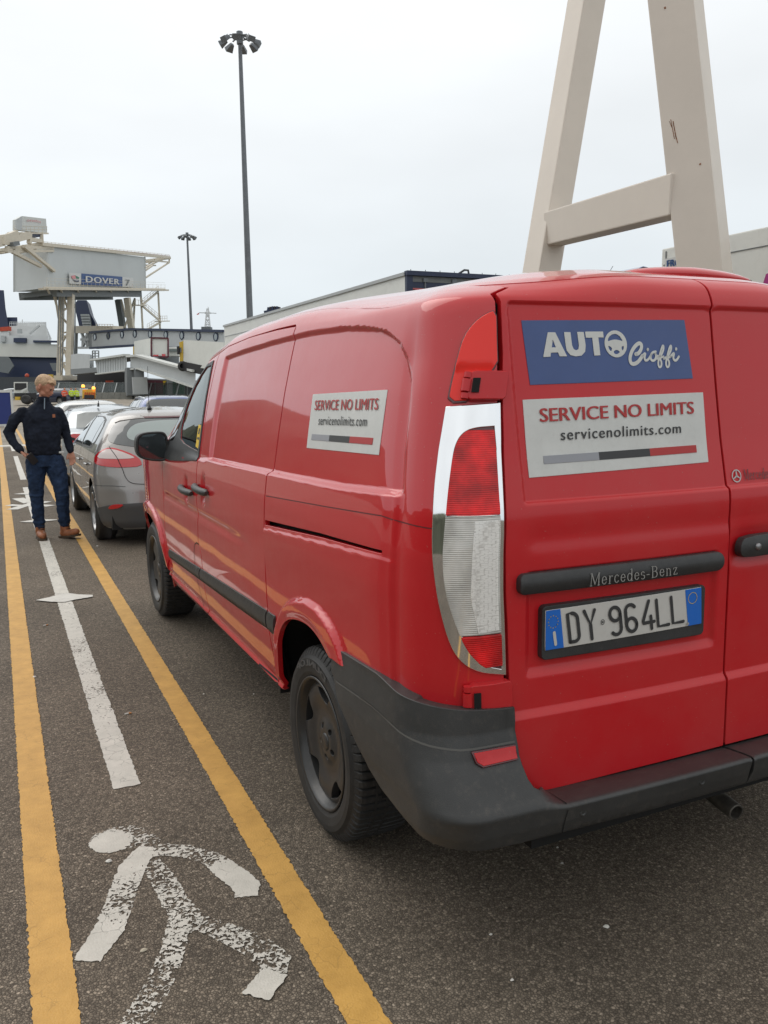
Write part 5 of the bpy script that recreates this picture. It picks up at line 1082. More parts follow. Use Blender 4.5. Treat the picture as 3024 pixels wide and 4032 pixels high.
b = MB(); ml = smooth_poly([(.705, 1.00), (.71, 1.045), (.74, 1.055), (.80, 1.05), (.815, 1.0), (.80, .955), (.74, .94), (.712, .955)], 1)
b.grid(np.array([[(cx_*k+ .765*(1-k), y_, z_*k+1.0*(1-k)) for k, y_ in ((.9, 10.98), (1, 10.99), (1, 11.02), (.75, 11.07), (.02, 11.10))] for cx_, z_ in ml]), closed_u=True)
dm = b.build('door_mirror', M['black_plastic'], gc)
b = MB(); b.prism([(p[0]*.86+.765*.14, 10.985, p[1]*.86+1.0*.14) for p in ml], (0, .01, 0)); b.build('mirror_glass', M['mirror_glass'], dm)
b = MB(); b.bar((.80, 11.03, .965), (.90, 11.05, .93), .05, .035); b.build('mirror_arm', M['black_plastic'], dm)

# silver saloon next in the queue
sc_car = thing('silver_saloon', (1.80, 15.8, 0), 'silver blue saloon ahead of the grey hatchback with a small black roof fin', 'car', 'cars queueing in the lane ahead of the van')
sal = dict(IR=[.10, .04, .0, .02, .04, .06, .09, .48, .70, .90, 1.02, 1.10, 1.25, 1.5, 1.75, 1.95], ZZ=[.15, .23, .41, .56, .69, .80, .88, .94, 1.03, 1.12, 1.18, 1.205, 1.235, 1.26, 1.285, 1.29])
SS_, a1, a2 = car_body(.955, 13.75, 4.3, sc_car, M['silver_paint'], sal, arch=(.82, 3.35), kf=[1, 1, 1, .90, .62, .22, -.08, -.35])
kk = dict(mirror=SS_.XC, both=True)
M['tint_mid'] = mat('tint_mid', (.10, .115, .115), .12, spec=.35)
patch('rear_window', M['tint_mid'], SS_, SS_.X([(1.20, .99), (1.27, 1.205), (1.40, 1.235), (SS_.XC, 1.242), (SS_.XC, .965), (1.35, .97)], .05), (.08, .05), .004, .003, sc_car, step=.04, **kk)
side_glass(SS_, sc_car, 13.75, [[(1.05, .98), (1.25, 1.16), (1.42, 1.215), (1.45, .97)], [(1.5, .965), (1.48, 1.225), (2.05, 1.25), (2.05, .95)], [(2.12, .95), (2.12, 1.25), (2.7, 1.24), (3.05, 1.12), (3.15, .95)]], M['tint_light'])
ln(SS_, SS_.Y([(14.75, .95), (15.0, 1.17), (15.35, 1.245), (16.2, 1.275)], .05, False), .016, M['chrome'], sc_car, 'window_trim', .005)
for mi in (None, SS_.XC):
    patch('tail_lamp', M['lamp_red'], SS_, SS_.X([(1.03, .74), (1.02, .86), (1.12, .895), (1.50, .875), (1.50, .80), (1.25, .745)], .04), (.08, .05), .006, .004, sc_car, step=.03, mirror=mi)
ln(SS_, SS_.X([(1.25, .80), (SS_.XC, .80)], .05, False), .022, M['chrome'], sc_car, 'chrome_strip', .009, **kk)
b = MB(); b.prism([(1.63, 14.95, 1.262), (1.63, 15.12, 1.265), (1.63, 15.0, 1.325), (1.63, 14.96, 1.325)], (.022, 0, 0)); b.tube([(1.641, 14.98, 1.32), (1.641, 14.95, 1.36)], .006, 6); b.build('roof_fin', M['dark'], sc_car)
for yy in (a1, a2):
    for s_, x_ in ((-1, .97), (1, 2*SS_.XC-.97)): wheel(sc_car, (x_, yy, .295), .295, .195, .19, s_, rimmat=M['rim_silver'], detail=False)

def simple_car(name, loc, rz, paint, label, group, sec=None, L=4.0, rails=False, arch=(.75, 3.15), kf=None, glass='tint', lampm='lamp_red', scale=1.):
    root = thing(name, (0, 0, 0), label, 'car', group)
    S_, a1, a2 = car_body(-.83, 0, L, root, paint, sec, arch, kf, res=(.09, .05)); k2 = dict(mirror=S_.XC, both=True)
    patch('rear_window', M[glass], S_, S_.X([(-.63, .98), (-.60, 1.15), (-.52, 1.22), (S_.XC, 1.245), (S_.XC, .96)], .06), (.1, .06), .005, .004, root, step=.05, **k2)
    side_glass(S_, root, 0, [[(.62, .98), (.72, 1.17), (1.05, 1.22), (1.07, .95)], [(1.12, .95), (1.10, 1.23), (1.85, 1.25), (1.80, .94)], [(1.9, .94), (1.92, 1.25), (2.5, 1.25), (2.95, 1.22), (3.1, .94)]], M['tint'])
    for mi in (None, S_.XC): patch('tail_lamp', M[lampm], S_, S_.X([(-.80, .74), (-.78, .92), (-.60, .93), (-.52, .80), (-.56, .73)], .04), (.1, .06), .008, .005, root, step=.04, mirror=mi)
    if rails:
        for sx in (-1, 1):
            b = MB(); b.tube([(sx*.55, .75, 1.27), (sx*.56, .85, 1.335), (sx*.56, 1.5, 1.365), (sx*.56, 2.3, 1.34), (sx*.55, 2.4, 1.28)], .020, 8); b.build('roof_rail', M['silver_paint'], root)
    for yy in (a1, a2):
        for s_, x_ in ((-1, -.81), (1, .81)): wheel(root, (x_, yy, .295), .295, .195, .19, s_, rimmat=M['rim_silver'], detail=False)
    root.location = loc; root.rotation_euler = (0, 0, rz); root.scale = (scale,)*3
    return root, S_
simple_car('white_hatchback', (1.98, 19.3, 0), 0, M['white_car'], 'white hatchback third in the queue, its roof showing beside the walking man', 'cars queueing in the lane ahead of the van')
suvz = dict(ZZ=[.15, .25, .45, .62, .78, .92, 1.02, 1.11, 1.2, 1.27, 1.31, 1.335, 1.36, 1.38, 1.395, 1.40], IR=[.06, .02, .0, .01, .03, .06, .09, .14, .20, .26, .30, .34, .42, .6, 1.0, 1.3])
simple_car('blue_estate_car', (4.16, 21.6, 0), 0, M['blue_car'], 'blue estate car with pale roof rails and dark rear window in the next lane', 'cars waiting further off', suvz, rails=True)
p = g1(560, 1470, 80); simple_car('navy_estate_car', (p[0]-.4, p[1]-.6, gz(p[1])), R(48), M['navy_car'], 'navy estate car standing askew beside the people in hi-vis jackets', 'cars waiting further off', suvz, scale=1.08)
p = g1(215, 1420, 96); simple_car('small_car', (p[0], p[1], gz(p[1])), R(70), M['silver_paint'], 'small silver car half hidden behind the head of the walking man', 'cars waiting further off', None)
# ---------------- people ----------------
def organic(name, mb, voxel, m, parent, smooth=4, factor=.5, fold=0., fs=.07):
    me = bpy.data.meshes.new(name); me.from_pydata(mb.v, [], mb.f); bm = bmesh.new(); bm.from_mesh(me)
    bmesh.ops.remove_doubles(bm, verts=bm.verts, dist=1e-5); bmesh.ops.recalc_face_normals(bm, faces=bm.faces); bm.to_mesh(me); bm.free()
    o = bpy.data.objects.new(name, me); C.objects.link(o)
    r = o.modifiers.new('r', 'REMESH'); r.mode = 'VOXEL'; r.voxel_size = voxel; r.use_smooth_shade = True
    s_ = o.modifiers.new('s', 'SMOOTH'); s_.iterations = smooth; s_.factor = factor
    if fold:
        tx = bpy.data.textures.new('folds', 'CLOUDS'); tx.noise_scale = fs; tx.noise_depth = 1; dm_ = o.modifiers.new('d', 'DISPLACE'); dm_.texture = tx; dm_.texture_coords = 'LOCAL'; dm_.strength = fold; dm_.mid_level = .38
    bpy.context.view_layer.update()
    me2 = bpy.data.meshes.new_from_object(o.evaluated_get(bpy.context.evaluated_depsgraph_get())); bpy.data.objects.remove(o)
    me2.name = name; me2.polygons.foreach_set('use_smooth', [True]*len(me2.polygons)); return link(name, me2, m, parent)
def limb(b, pts, n=12):
    """closed tube of ellipses; each pt: (x,y,z,r) with rounded ends"""
    P = [np.array(p[:3], float) for p in pts]; rr = [p[3] for p in pts]
    d0 = P[0]-P[1]; d0 /= np.linalg.norm(d0); d1 = P[-1]-P[-2]; d1 /= np.linalg.norm(d1)
    b.tube([P[0]+d0*rr[0]*.7]+P+[P[-1]+d1*rr[-1]*.7], [rr[0]*.55]+rr+[rr[-1]*.55], n)
def ellipsoid(b, c, r, rot=None, n=14):
    vs = []
    Rm = Matrix.Rotation(rot[0], 3, rot[1]) if rot else None
    for i in range(n+1):
        th = math.pi*i/n
        for k in range(n*2):
            ph = math.pi*k/n; v = Vector((r[0]*math.sin(th)*math.cos(ph), r[1]*math.sin(th)*math.sin(ph), r[2]*math.cos(th)))
            if Rm: v = Rm @ v
            vs.append((c[0]+v[0], c[1]+v[1], c[2]+v[2]))
    m = 2*n; b.add(vs, [(i*m+k, i*m+(k+1) % m, (i+1)*m+(k+1) % m, (i+1)*m+k) for i in range(n) for k in range(m)])
def section(b, rows, n=18):
    """stack of ellipses: (cx, cy, z, rx, ry)"""
    G = np.array([[(cx+rx*math.cos(t), cy+ry*math.sin(t), z) for (cx, cy, z, rx, ry) in rows] for t in np.linspace(0, 2*math.pi, n, endpoint=False)])
    b.grid(G, closed_u=True); k = len(rows); nn = len(b.v)-n*k
    b.f.append(tuple(nn+i*k for i in range(n))); b.f.append(tuple(nn+i*k+k-1 for i in range(n))[::-1]); b.sm += [False, False]
M['skin'] = mat('skin', (.50, .235, .155), .5, var=.12, vscale=18); M['skin_red'] = mat('skin_red', (.42, .17, .11), .55)
M['hair'] = mat('hair', (.50, .34, .21), .7, var=.35, vscale=60, bump=.5, bscale=180)
M['sweater'] = mat('sweater', (.012, .016, .027), .92, var=.35, vscale=12, bump=1., bscale=13, spec=.25)
M['denim'] = mat('denim', (.016, .032, .070), .85, var=.6, vscale=9, bump=1., bscale=16, spec=.25, detail=7)
M['boot'] = mat('boot_leather', (.27, .095, .038), .5, var=.35, vscale=22); M['sole'] = mat('boot_sole', (.055, .035, .02), .8)
man = thing('person', (.47, 9.3, 0), 'fair haired man in navy sweater, jeans and tan boots walking on the white line', 'person')
Yc = 9.30
RA = [(.292, Yc+.01, 1.315, .062), (.20, Yc+.03, 1.24, .058), (.135, Yc+.06, 1.115, .050), (.165, Yc-.0, 1.02, .045), (.232, Yc-.08, .935, .033)]
LA = [(.616, Yc+.01, 1.31, .060), (.655, Yc+.03, 1.21, .053), (.680, Yc+.04, 1.09, .046), (.695, Yc-.0, .99, .042), (.708, Yc-.05, .905, .032)]
TOR = [(.455, Yc, .80, .150, .105), (.455, Yc, .88, .158, .118), (.450, Yc-.01, .96, .165, .125), (.452, Yc-.01, 1.05, .172, .128), (.455, Yc, 1.15, .182, .125), (.455, Yc+.005, 1.25, .190, .118), (.456, Yc+.01, 1.31, .172, .105), (.462, Yc+.015, 1.365, .122, .085), (.470, Yc+.015, 1.405, .080, .070), (.475, Yc+.01, 1.44, .055, .058)]
RL = [(.375, Yc, .82, .098), (.362, Yc, .70, .090), (.352, Yc-.01, .55, .070), (.350, Yc-.01, .43, .060), (.355, Yc+.02, .30, .056), (.362, Yc+.03, .12, .044)]
LL = [(.540, Yc, .82, .098), (.565, Yc-.03, .70, .092), (.585, Yc-.08, .56, .072), (.592, Yc-.10, .43, .062), (.594, Yc-.085, .30, .057), (.600, Yc-.07, .14, .045)]
def shrink(L_, k): return [p[:3]+(p[3]*k,) for p in L_]
b = MB()      # body: one continuous figure
section(b, [(a, c_, z, rx*.84, ry*.84) for a, c_, z, rx, ry in TOR]); 
for L_ in (RA, LA, RL, LL): limb(b, shrink(L_, .70)[:-1]+shrink(L_, .80)[-1:])
limb(b, [(.475, Yc+.02, 1.40, .050), (.490, Yc+.01, 1.46, .048), (.500, Yc, 1.52, .050)])
hc = np.array([.506, Yc-.012, 1.568])          # head turned to image right and bowed
a_ = R(-55); fx = np.array([math.sin(-a_), -math.cos(a_), 0.]); tilt = R(30)       # facing direction
fw = np.array([fx[0]*math.cos(tilt), fx[1]*math.cos(tilt), -math.sin(tilt)]); rt = np.cross(fw, (0, 0, 1.)); rt /= np.linalg.norm(rt); upv = np.cross(rt, fw)
def hp(f, r_, u): return hc+fw*f+rt*r_+upv*u
def ball(c, r_, n=10): ellipsoid(b, c, (r_, r_, r_) if np.isscalar(r_) else r_, n=n)
for f, r__, u, q in ((-.018, 0, .028, .080), (.010, 0, .030, .074), (.030, 0, .005, .062), (.040, 0, -.030, .050), (.052, 0, -.062, .034), (.028, .025, -.055, .034), (.028, -.025, -.055, .034), (-.02, 0, -.02, .066), (.076, 0, .024, .022), (.073, .022, .028, .016), (.073, -.022, .028, .016), (.094, 0, -.010, .0125), (.101, 0, -.020, .0115), (.090, 0, -.022, .015), (.089, 0, .004, .010), (.080, 0, -.046, .016), (.058, .034, -.012, .022), (.058, -.034, -.012, .022)):
    ball(hp(f, r__, u), q)
for sgn_ in (1, -1):
    for du in (-.018, 0, .014): ball(hp(-.008-du*.1, sgn_*.079, du), .0125)
# hands: palm, four fingers and a thumb
def hand(wrist, d, side, out, curl, k=1.):
    wrist = np.array(wrist); d = np.array(d, float); d /= np.linalg.norm(d); out = np.array(out, float); out -= d*(out@d); out /= np.linalg.norm(out); w_ = np.cross(d, out)*side
    for i in range(4):
        base = wrist+d*.070*k+w_*(i-1.5)*.018*k
        limb(b, [tuple(wrist+w_*(i-1.5)*.010*k)+(.014*k,), tuple(base)+(.0125*k,)], 8)
        L_ = (.030, .034, .032, .025)[i]*k; p1 = base+d*L_; p2 = p1+(d*math.cos(curl)+out*math.sin(curl))*L_*.8; p3 = p2+(d*math.cos(curl*1.9)+out*math.sin(curl*1.9))*L_*.6
        limb(b, [tuple(base)+(.0095*k,), tuple(p1)+(.0088*k,), tuple(p2)+(.008*k,), tuple(p3)+(.007*k,)], 8)
    t0 = wrist+d*.018*k+w_*(-1.7)*.016*k; t1 = t0+d*.028*k-w_*.016*k+out*.012; t2 = t1+d*.026*k+out*.014
    limb(b, [tuple(t0)+(.013*k,), tuple(t1)+(.0105*k,), tuple(t2)+(.009*k,)], 8)
hand((.236, Yc-.085, .925), (.62, -.25, -.75), 1, (.55, -.1, .6), .75)
hand((.709, Yc-.052, .897), (.10, -.22, -1), -1, (-.3, -.6, 0), .45)
body = organic('body', b, .0065, M['skin'], man, 3)
b = MB(); section(b, TOR[1:-1]+[(.478, Yc+.005, 1.445, .060, .062)])
for L_ in (RA, LA): limb(b, L_)
sw = organic('sweater', b, .009, M['sweater'], man, 3, fold=.022, fs=.06)
b = MB(); section(b, [(.480, Yc+.005, 1.425, .064, .064), (.484, Yc, 1.45, .060, .062), (.487, Yc, 1.472, .058, .060)]); organic('collar', b, .006, M['sweater'], sw, 2)
b = MB(); section(b, [(.455, Yc, .905, .160, .120), (.452, Yc-.008, .935, .166, .126), (.452, Yc-.008, .955, .166, .126)]); organic('hem', b, .008, M['sweater'], sw, 2)
b = MB(); limb(b, [(.222, Yc-.068, .950, .037), (.236, Yc-.085, .928, .034)]); organic('cuff', b, .006, M['sweater'], sw, 2)
b = MB(); limb(b, [(.705, Yc-.040, .925, .036), (.709, Yc-.052, .903, .033)]); organic('cuff', b, .006, M['sweater'], sw, 2)
b = MB(); b.tube([(.493, Yc-.064, 1.455), (.487, Yc-.082, 1.40), (.482, Yc-.103, 1.345)], .006, 6); b.build('zip', mat('zip', (.16, .20, .24), .4, .4), sw)
b = MB(); b.box((.565, Yc-.121, 1.275), (.026, .006, .034)); b.build('chest_badge', mat('chest_badge', (.36, .13, .06), .6), sw)
b = MB(); section(b, [(.457, Yc, .76, .165, .115), (.455, Yc, .84, .160, .112), (.453, Yc, .93, .155, .112)]); 
for L_ in (RL, LL): limb(b, [p[:3]+(p[3]*1.06,) for p in L_])
for (x, y, z) in ((.356, Yc+.03, .155), (.598, Yc-.07, .165)): ellipsoid(b, (x, y, z+.02), (.062, .060, .030)); ellipsoid(b, (x-.004, y, z+.07), (.060, .058, .022))
ellipsoid(b, (.352, Yc-.02, .46), (.070, .066, .020)); ellipsoid(b, (.592, Yc-.10, .45), (.070, .068, .020)); ellipsoid(b, (.590, Yc-.10, .36), (.063, .063, .018))
organic('jeans', b, .008, M['denim'], man, 2, fold=.020, fs=.05)
b = MB(); b.box((.615, Yc-.105, .90), (.050, .02, .022)); b.build('shirt_tail', M['white_decal'], man, bevel=.006)
def boot(ax, ay, d, pitch, label):
    d = np.array(d, float); d /= np.linalg.norm(d); b = MB(); z0 = .045
    limb(b, [(ax, ay, .17, .049), (ax, ay, .10, .049), (ax, ay+.005, .062, .047)])
    tip = np.array([ax, ay, z0])+d*.165; mid = np.array([ax, ay, z0])+d*.09
    limb(b, [(ax-d[0]*.03, ay-d[1]*.03, z0+.005, .043), tuple(mid+[0, 0, .008])+(.046,), tuple(tip+[0, 0, pitch])+(.036,)])
    o = organic('boot', b, .007, M['boot'], man, 2)
    s_ = np.array([-d[1], d[0], 0]); k = []
    for f, w_ in ((-.075, .030), (-.045, .042), (.05, .043), (.12, .048), (.175, .040), (.205, .020)): k.append((f, w_))
    pl = [np.array([ax, ay, .0])+d*f+s_*w_+[0, 0, pitch*max(0, f)/.2] for f, w_ in k]+[np.array([ax, ay, 0.])+d*f-s_*w_+[0, 0, pitch*max(0, f)/.2] for f, w_ in k[::-1]]
    q = MB(); q.prism(pl, (0, 0, .022)); q.build('sole', M['sole'], o)
    q = MB()
    for i in range(4): z = .075+.026*i; c_ = np.array([ax, ay, z])+d*(.052-.002*i+(.02 if i == 0 else 0)); q.tube([c_-s_*.028, c_+d*.004, c_+s_*.028], .0035, 5)
    q.build('laces', M['sole'], o)
boot(.362, Yc+.03, (.10, -1, 0), .0, ''); boot(.600, Yc-.065, (.62, -.78, 0), .035, '')
# hair
b = MB()
for f, r__, u, q in ((-.030, 0, .040, .083), (-.005, 0, .058, .072), (.030, 0, .076, .050), (.056, .01, .086, .034), (.078, .012, .088, .022), (.094, .012, .080, .013), (-.055, 0, .015, .062), (-.045, 0, -.015, .050), (.0, .035, .05, .050), (.0, -.035, .05, .050), (.045, .03, .08, .026), (.045, -.03, .08, .026)):
    ball(hp(f, r__, u), q)
for k in range(46):
    t = NR.uniform(-1, 1); u0 = NR.uniform(-.05, .07); p = hp(u0, t*.055, .105-abs(t)*.025-(u0 < -.02)*.015); limb(b, [tuple(p)+(.012,), tuple(p+fw*.016+upv*.012+rt*NR.uniform(-.01, .01))+(.006,)], 6)
organic('hair', b, .0055, M['hair'], man, 1)
for s_ in (1, -1):
    q = MB(); q.tube([hp(.084, s_*.012, .026), hp(.088, s_*.026, .033), hp(.078, s_*.042, .027)], .0042, 6); q.build('eyebrow', M['hair'], man)
    q = MB(); ellipsoid(q, hp(.0835, s_*.024, .012), (.010, .010, .0065), n=8); q.build('eye', M['dark'], man)
q = MB(); q.tube([hp(.0925, .018, -.043), hp(.0975, 0, -.042), hp(.0925, -.018, -.043)], .0045, 6); q.build('mouth', M['skin_red'], man)
# phone in his hand
ph = MB(); ph.box((0, 0, 0), (.070, .012, .120)); ph = ph.build('phone', M['dark'], None, bevel=.004); ph.location = (.330, Yc-.135, .848); ph.rotation_euler = (R(12), R(-38), R(10))
tag(ph, 'dark phone held in the right hand of the man at his hip', 'phone')
# staff in hi-vis leaning to the navy car
M['hivis'] = mat('hivis_yellow', (.55, .72, .04), .7); M['hivis_o'] = mat('hivis_orange', (.75, .10, .04), .7); M['stripe'] = mat('stripe', (.6, .6, .58), .4); M['dark_cloth'] = mat('dark_cloth', (.015, .016, .022), .9)
def staff(x, y, d, jac, lean_, label, hair='dark'):
    p = g1(x, y, d); h = 1.55; px, py, g0 = p[0], p[1], gz(p[1]); t = thing('person', (px, py, g0), label, 'person', 'staff in hi-vis jackets beside the navy car')
    cz = np.array([px, py, g0]); L_ = lean_
    b = MB(); limb(b, [tuple(cz+[-.09, 0, .06])+(.05,), tuple(cz+[-.09, 0, .42])+(.07,), tuple(cz+[-.07, 0, .80])+(.09,)]); limb(b, [tuple(cz+[.09, .05, .06])+(.05,), tuple(cz+[.09, .03, .42])+(.07,), tuple(cz+[.07, 0, .80])+(.09,)])
    section(b, [(px, py, g0+.78, .15, .11), (px+L_*.2, py, g0+1.0, .16, .12), (px+L_*.7, py, g0+1.26, .19, .12), (px+L_, py, g0+1.34, .08, .07)])
    ellipsoid(b, cz+[L_*1.2, -.02, 1.47], (.075, .09, .105)); o = organic('body', b, .02, M['skin'], t, 2)
    b = MB(); section(b, [(px, py, g0+.80, .18, .14), (px+L_*.2, py, g0+1.0, .19, .15), (px+L_*.7, py, g0+1.26, .215, .15), (px+L_, py, g0+1.34, .11, .10)])
    limb(b, [tuple(cz+[L_*.7-.20, 0, 1.24])+(.048,), tuple(cz+[L_*.5-.23, -.03, 1.02])+(.042,), tuple(cz+[L_-.16, -.18, .93])+(.038,)]); limb(b, [tuple(cz+[L_*.7+.20, 0, 1.24])+(.048,), tuple(cz+[L_+.23, -.03, 1.02])+(.042,), tuple(cz+[L_+.24, -.2, .95])+(.038,)])
    j = organic('jacket', b, .02, jac, t, 2)
    b = MB()
    for z in (.90, 1.10): section(b, [(px+L_*(z-.8)*1.2, py, g0+z, .197, .157), (px+L_*(z-.8)*1.2, py, g0+z+.05, .20, .160)])
    b.build('reflective_band', M['stripe'], j)
    b = MB(); section(b, [(px-.01, py, g0+.82, .165, .125), (px, py, g0+.76, .165, .125)]); limb(b, [tuple(cz+[-.09, 0, .1])+(.058,), tuple(cz+[-.08, 0, .78])+(.095,)]); limb(b, [tuple(cz+[.09, .05, .1])+(.058,), tuple(cz+[.08, 0, .78])+(.095,)]); organic('trousers', b, .02, M['dark_cloth'], t, 1)
    b = MB(); ellipsoid(b, cz+[L_*1.2, .01, 1.50], (.085, .095, .09)); b.build('hair', M[hair], t)
staff(470, 1455, 77, M['hivis_o'], .06, 'person in a red and orange jacket left of the yellow jackets', 'boot')
staff(527, 1455, 77, M['hivis'], -.05, 'person in yellow hi-vis jacket, left one of the two at the navy car')
staff(566, 1455, 77, M['hivis'], -.10, 'dark haired person in yellow hi-vis jacket bending, right one of the two', 'dark')
# ---------------- yard structures ----------------
M['cream'] = mat('cream_paint', (.60, .545, .44), .5, var=.06, vscale=2, dirt=.10)
M['beige'] = mat('beige_paint', (.68, .615, .54), .55, var=.03, vscale=1.2, dirt=.05, coat=.1)
M['offwhite'] = mat('offwhite_panel', (.58, .60, .58), .5, var=.05, vscale=.5, dirt=.12)
M['lightgrey'] = mat('light_grey_panel', (.45, .475, .48), .55, var=.06, vscale=.6, dirt=.12)
M['midgrey'] = mat('mid_grey', (.17, .185, .19), .6, var=.1, dirt=.15); M['darkgrey'] = mat('dark_grey', (.045, .052, .060), .6, var=.2)
M['galv'] = mat('galvanised', (.16, .175, .19), .5, .4, var=.12, vscale=3); M['navy'] = mat('navy_paint', (.022, .035, .080), .5, var=.12)
M['sea_blue'] = mat('sign_blue', (.020, .070, .22), .5, dirt=.05); M['sign_white'] = mat('sign_white', (.60, .61, .60), .5, var=.04, dirt=.15)
M['rust'] = mat('rust', (.22, .085, .03), .8, var=.5, vscale=30)
M['trailer'] = mat('trailer_panel', (.74, .75, .71), .42, var=.05, vscale=.8, dirt=.2); M['trailer2'] = mat('trailer_panel_pale', (.76, .77, .73), .42, var=.05, vscale=.8, dirt=.15)
# lighting masts
def mast(px0, py0, d, w0, w1, label):
    top = at(px0, py0, d); base = np.array([top[0], top[1], gz(top[1])]); H_ = top[2]; t = thing('floodlight_mast', base, label, 'light mast', 'floodlight masts over the yard')
    b = MB(); b.tube([base, base+(top-base)*.45, top], [w0, w0*.62+w1*.38, w1], 14); b.tube([base, base+[0, 0, .5]], w0*1.5, 12); b.build('pole', M['galv'], t)
    k = d/57.; b = MB(); rr = .82; rot = .35
    ring = [top+np.array([rr*.62*math.cos(a), rr*.62*math.sin(a), -.25]) for a in np.linspace(0, 6.283, 17)]; b.tube(ring, .05, 6)
    for i in range(8):
        a = 2*math.pi*i/8+rot; b.bar(top+[0, 0, -.15], top+np.array([rr*1.0*math.cos(a), rr*1.0*math.sin(a), -.30]), .07)
    b.tube([top+[0, 0, -.7], top+[0, 0, .1]], .22, 10); b.build('headframe', M['galv'], t)
    for i in range(8):
        a = 2*math.pi*i/8+rot; d_ = np.array([math.cos(a), math.sin(a), 0]); s_ = np.array([-d_[1], d_[0], 0]); c_ = top+d_*1.18+[0, 0, -.62]
        u_ = np.array([0, 0, 1.])*.86+d_*.5; f_ = d_*.86-np.array([0, 0, 1.])*.5
        o = [c_+f_*-.42+s_*x*.16+u_*z*.12 for z in (-1, 1) for x in (-1, 1)]
        b = MB(); P0 = [c_-f_*.34-s_*.13-u_*.10, c_-f_*.34+s_*.13-u_*.10, c_-f_*.34+s_*.13+u_*.10, c_-f_*.34-s_*.13+u_*.10]; P1 = [c_+f_*.22-s_*.28-u_*.19, c_+f_*.22+s_*.28-u_*.19, c_+f_*.22+s_*.28+u_*.19, c_+f_*.22-s_*.28+u_*.19]
        b.hexa(P0+P1); b.bar(c_+[0, 0, .1], top+d_*1.0+[0, 0, -.3], .05); b.build('floodlight', M['galv'], t, bevel=.03)
mast(517.5, 72, 57, .26, .125, 'tall grey floodlight mast rising behind the roof of the van'); mast(404, 504, 128, .26, .14, 'distant floodlight mast left of the tall one, above the passenger bridge')
# straddle frame behind the van
fr = thing('steel_portal_frame', (6.6, 9, 0), 'beige steel A shaped frame standing behind the van roof', 'steel frame')
def pbar(p0, p1, w, h, up, name='leg'):
    b = MB(); b.bar(p0, p1, w, h, up); return b.build(name, M['beige'], fr, bevel=.018)
DL, DR = 12.6, 9.9
def leg(xa, ya, xb, yb, d, wpx, split):
    a, c_ = at(xa, ya, d), at(xb, yb, d); dirv = (a-c_)/(a[2]-c_[2]); bot = c_-dirv*(c_[2]-.0); top = a+dirv*2.8; return bot, top
LB, LT = leg(1267, 0, 1168, 595, DL, 75, .4); RB, RT = leg(1459, 0, 1522, 580, DR, 105, .5)
vperp = np.array([math.sin(R(52)), math.cos(R(52)), 0])
pbar(LB, LT, .40, .42, (math.sin(R(-2)), math.cos(R(-2)), 0)); pbar(RB, RT, .52, .44, (math.sin(R(62)), math.cos(R(62)), 0))
a, c_ = at(1192, 496, DL-.12), at(1470, 421, DR+.0); cb = pbar(a, c_, .30, .48, (0, 0, 1), 'cross_beam')
b = MB(); b.bar(LT, RT, .5, .5); b.build('head_beam', M['beige'], fr, bevel=.018)
scr = at(1457, 285, DR-.33); b = MB()
for k in range(5): q = scr+np.array([.012*k, 0, -.045*k]); b.bar(q+[0, 0, .08], q+[.02, 0, -.10], .010, .004)
for q in (LB, RB):
    b2 = MB(); b2.box((q[0], q[1], .05), (.9, .9, .10)); b2.build('base_plate', M['beige'], fr, bevel=.01)
# rust scratch lies on the leg face: built against it
def on_leg(px, py, push=0.0):
    """point on the outer surface of the right hand leg, found by casting a ray"""
    dg = bpy.context.evaluated_depsgraph_get(); dg.update(); r_ = ray(px, py); r_ = r_/np.linalg.norm(r_)
    ok, loc, nr, idx, ob, mx_ = S.ray_cast(dg, Vector((0, 0, CH)), Vector(r_)); return (np.array(loc)+np.array(nr)*.002, np.array(nr)) if ok else (None, None)
bpy.context.view_layer.update()
b = MB(); okc = 0
for (x0, y0, x1, y1, w_) in ((1449, 258, 1457, 300, .006), (1454, 262, 1461, 300, .009), (1458, 286, 1464, 309, .008), (1446, 262, 1452, 276, .005), (1436, 15, 1437, 19, .02), (1512, 353, 1513, 356, .02)):
    a, n1_ = on_leg(x0, y0); c_, n2_ = on_leg(x1, y1)
    if a is not None and c_ is not None and np.linalg.norm(a-c_) < 1: b.bar(a, c_, w_, .003, n1_); okc += 1
if okc: b.build('rust_scratch', M['rust'], fr)
# lorries on the right
def wheel_simple(parent, c_, r_, w_):
    b = MB(); b.lathe([(r_*.55, .02), (r_*.6, 0), (r_*.95, .0), (r_, -.04), (r_, -w_+.04), (r_*.95, -w_), (0, -w_)], c_, (-1, 0, 0), 28); t = b.build('tyre', M['rubber'], parent)
    b = MB(); b.lathe([(r_*.56, .0), (r_*.50, -.03), (r_*.25, -.03), (r_*.22, .03), (0, .03)], c_, (-1, 0, 0), 24); b.build('rim', M['steel'], parent)
Dt = 15.0; p0 = at(875, 588, Dt); X1, Y1, ZT = p0[0], p0[1], p0[2]
tr = thing('lorry_trailer', (X1+1.15, Y1+6, 0), 'grey box trailer with a dark framed rear door, standing beyond the van roof', 'trailer', 'lorry trailers waiting in the lanes to the right')
W_ = 2.32
pe = at(484, 712, 15); 
def solve_len(px, py):      # where the far top corner lies along the side plane x = X1
    r_ = ray(px, py); return X1/r_[0]*r_[1]
YE_ = solve_len(484, 712)
b = MB(); b.box((X1+W_/2, (Y1+YE_)/2, (ZT+1.15)/2), (W_, YE_-Y1, ZT-1.15)); b.build('box_body', M['trailer'], tr, bevel=.02)
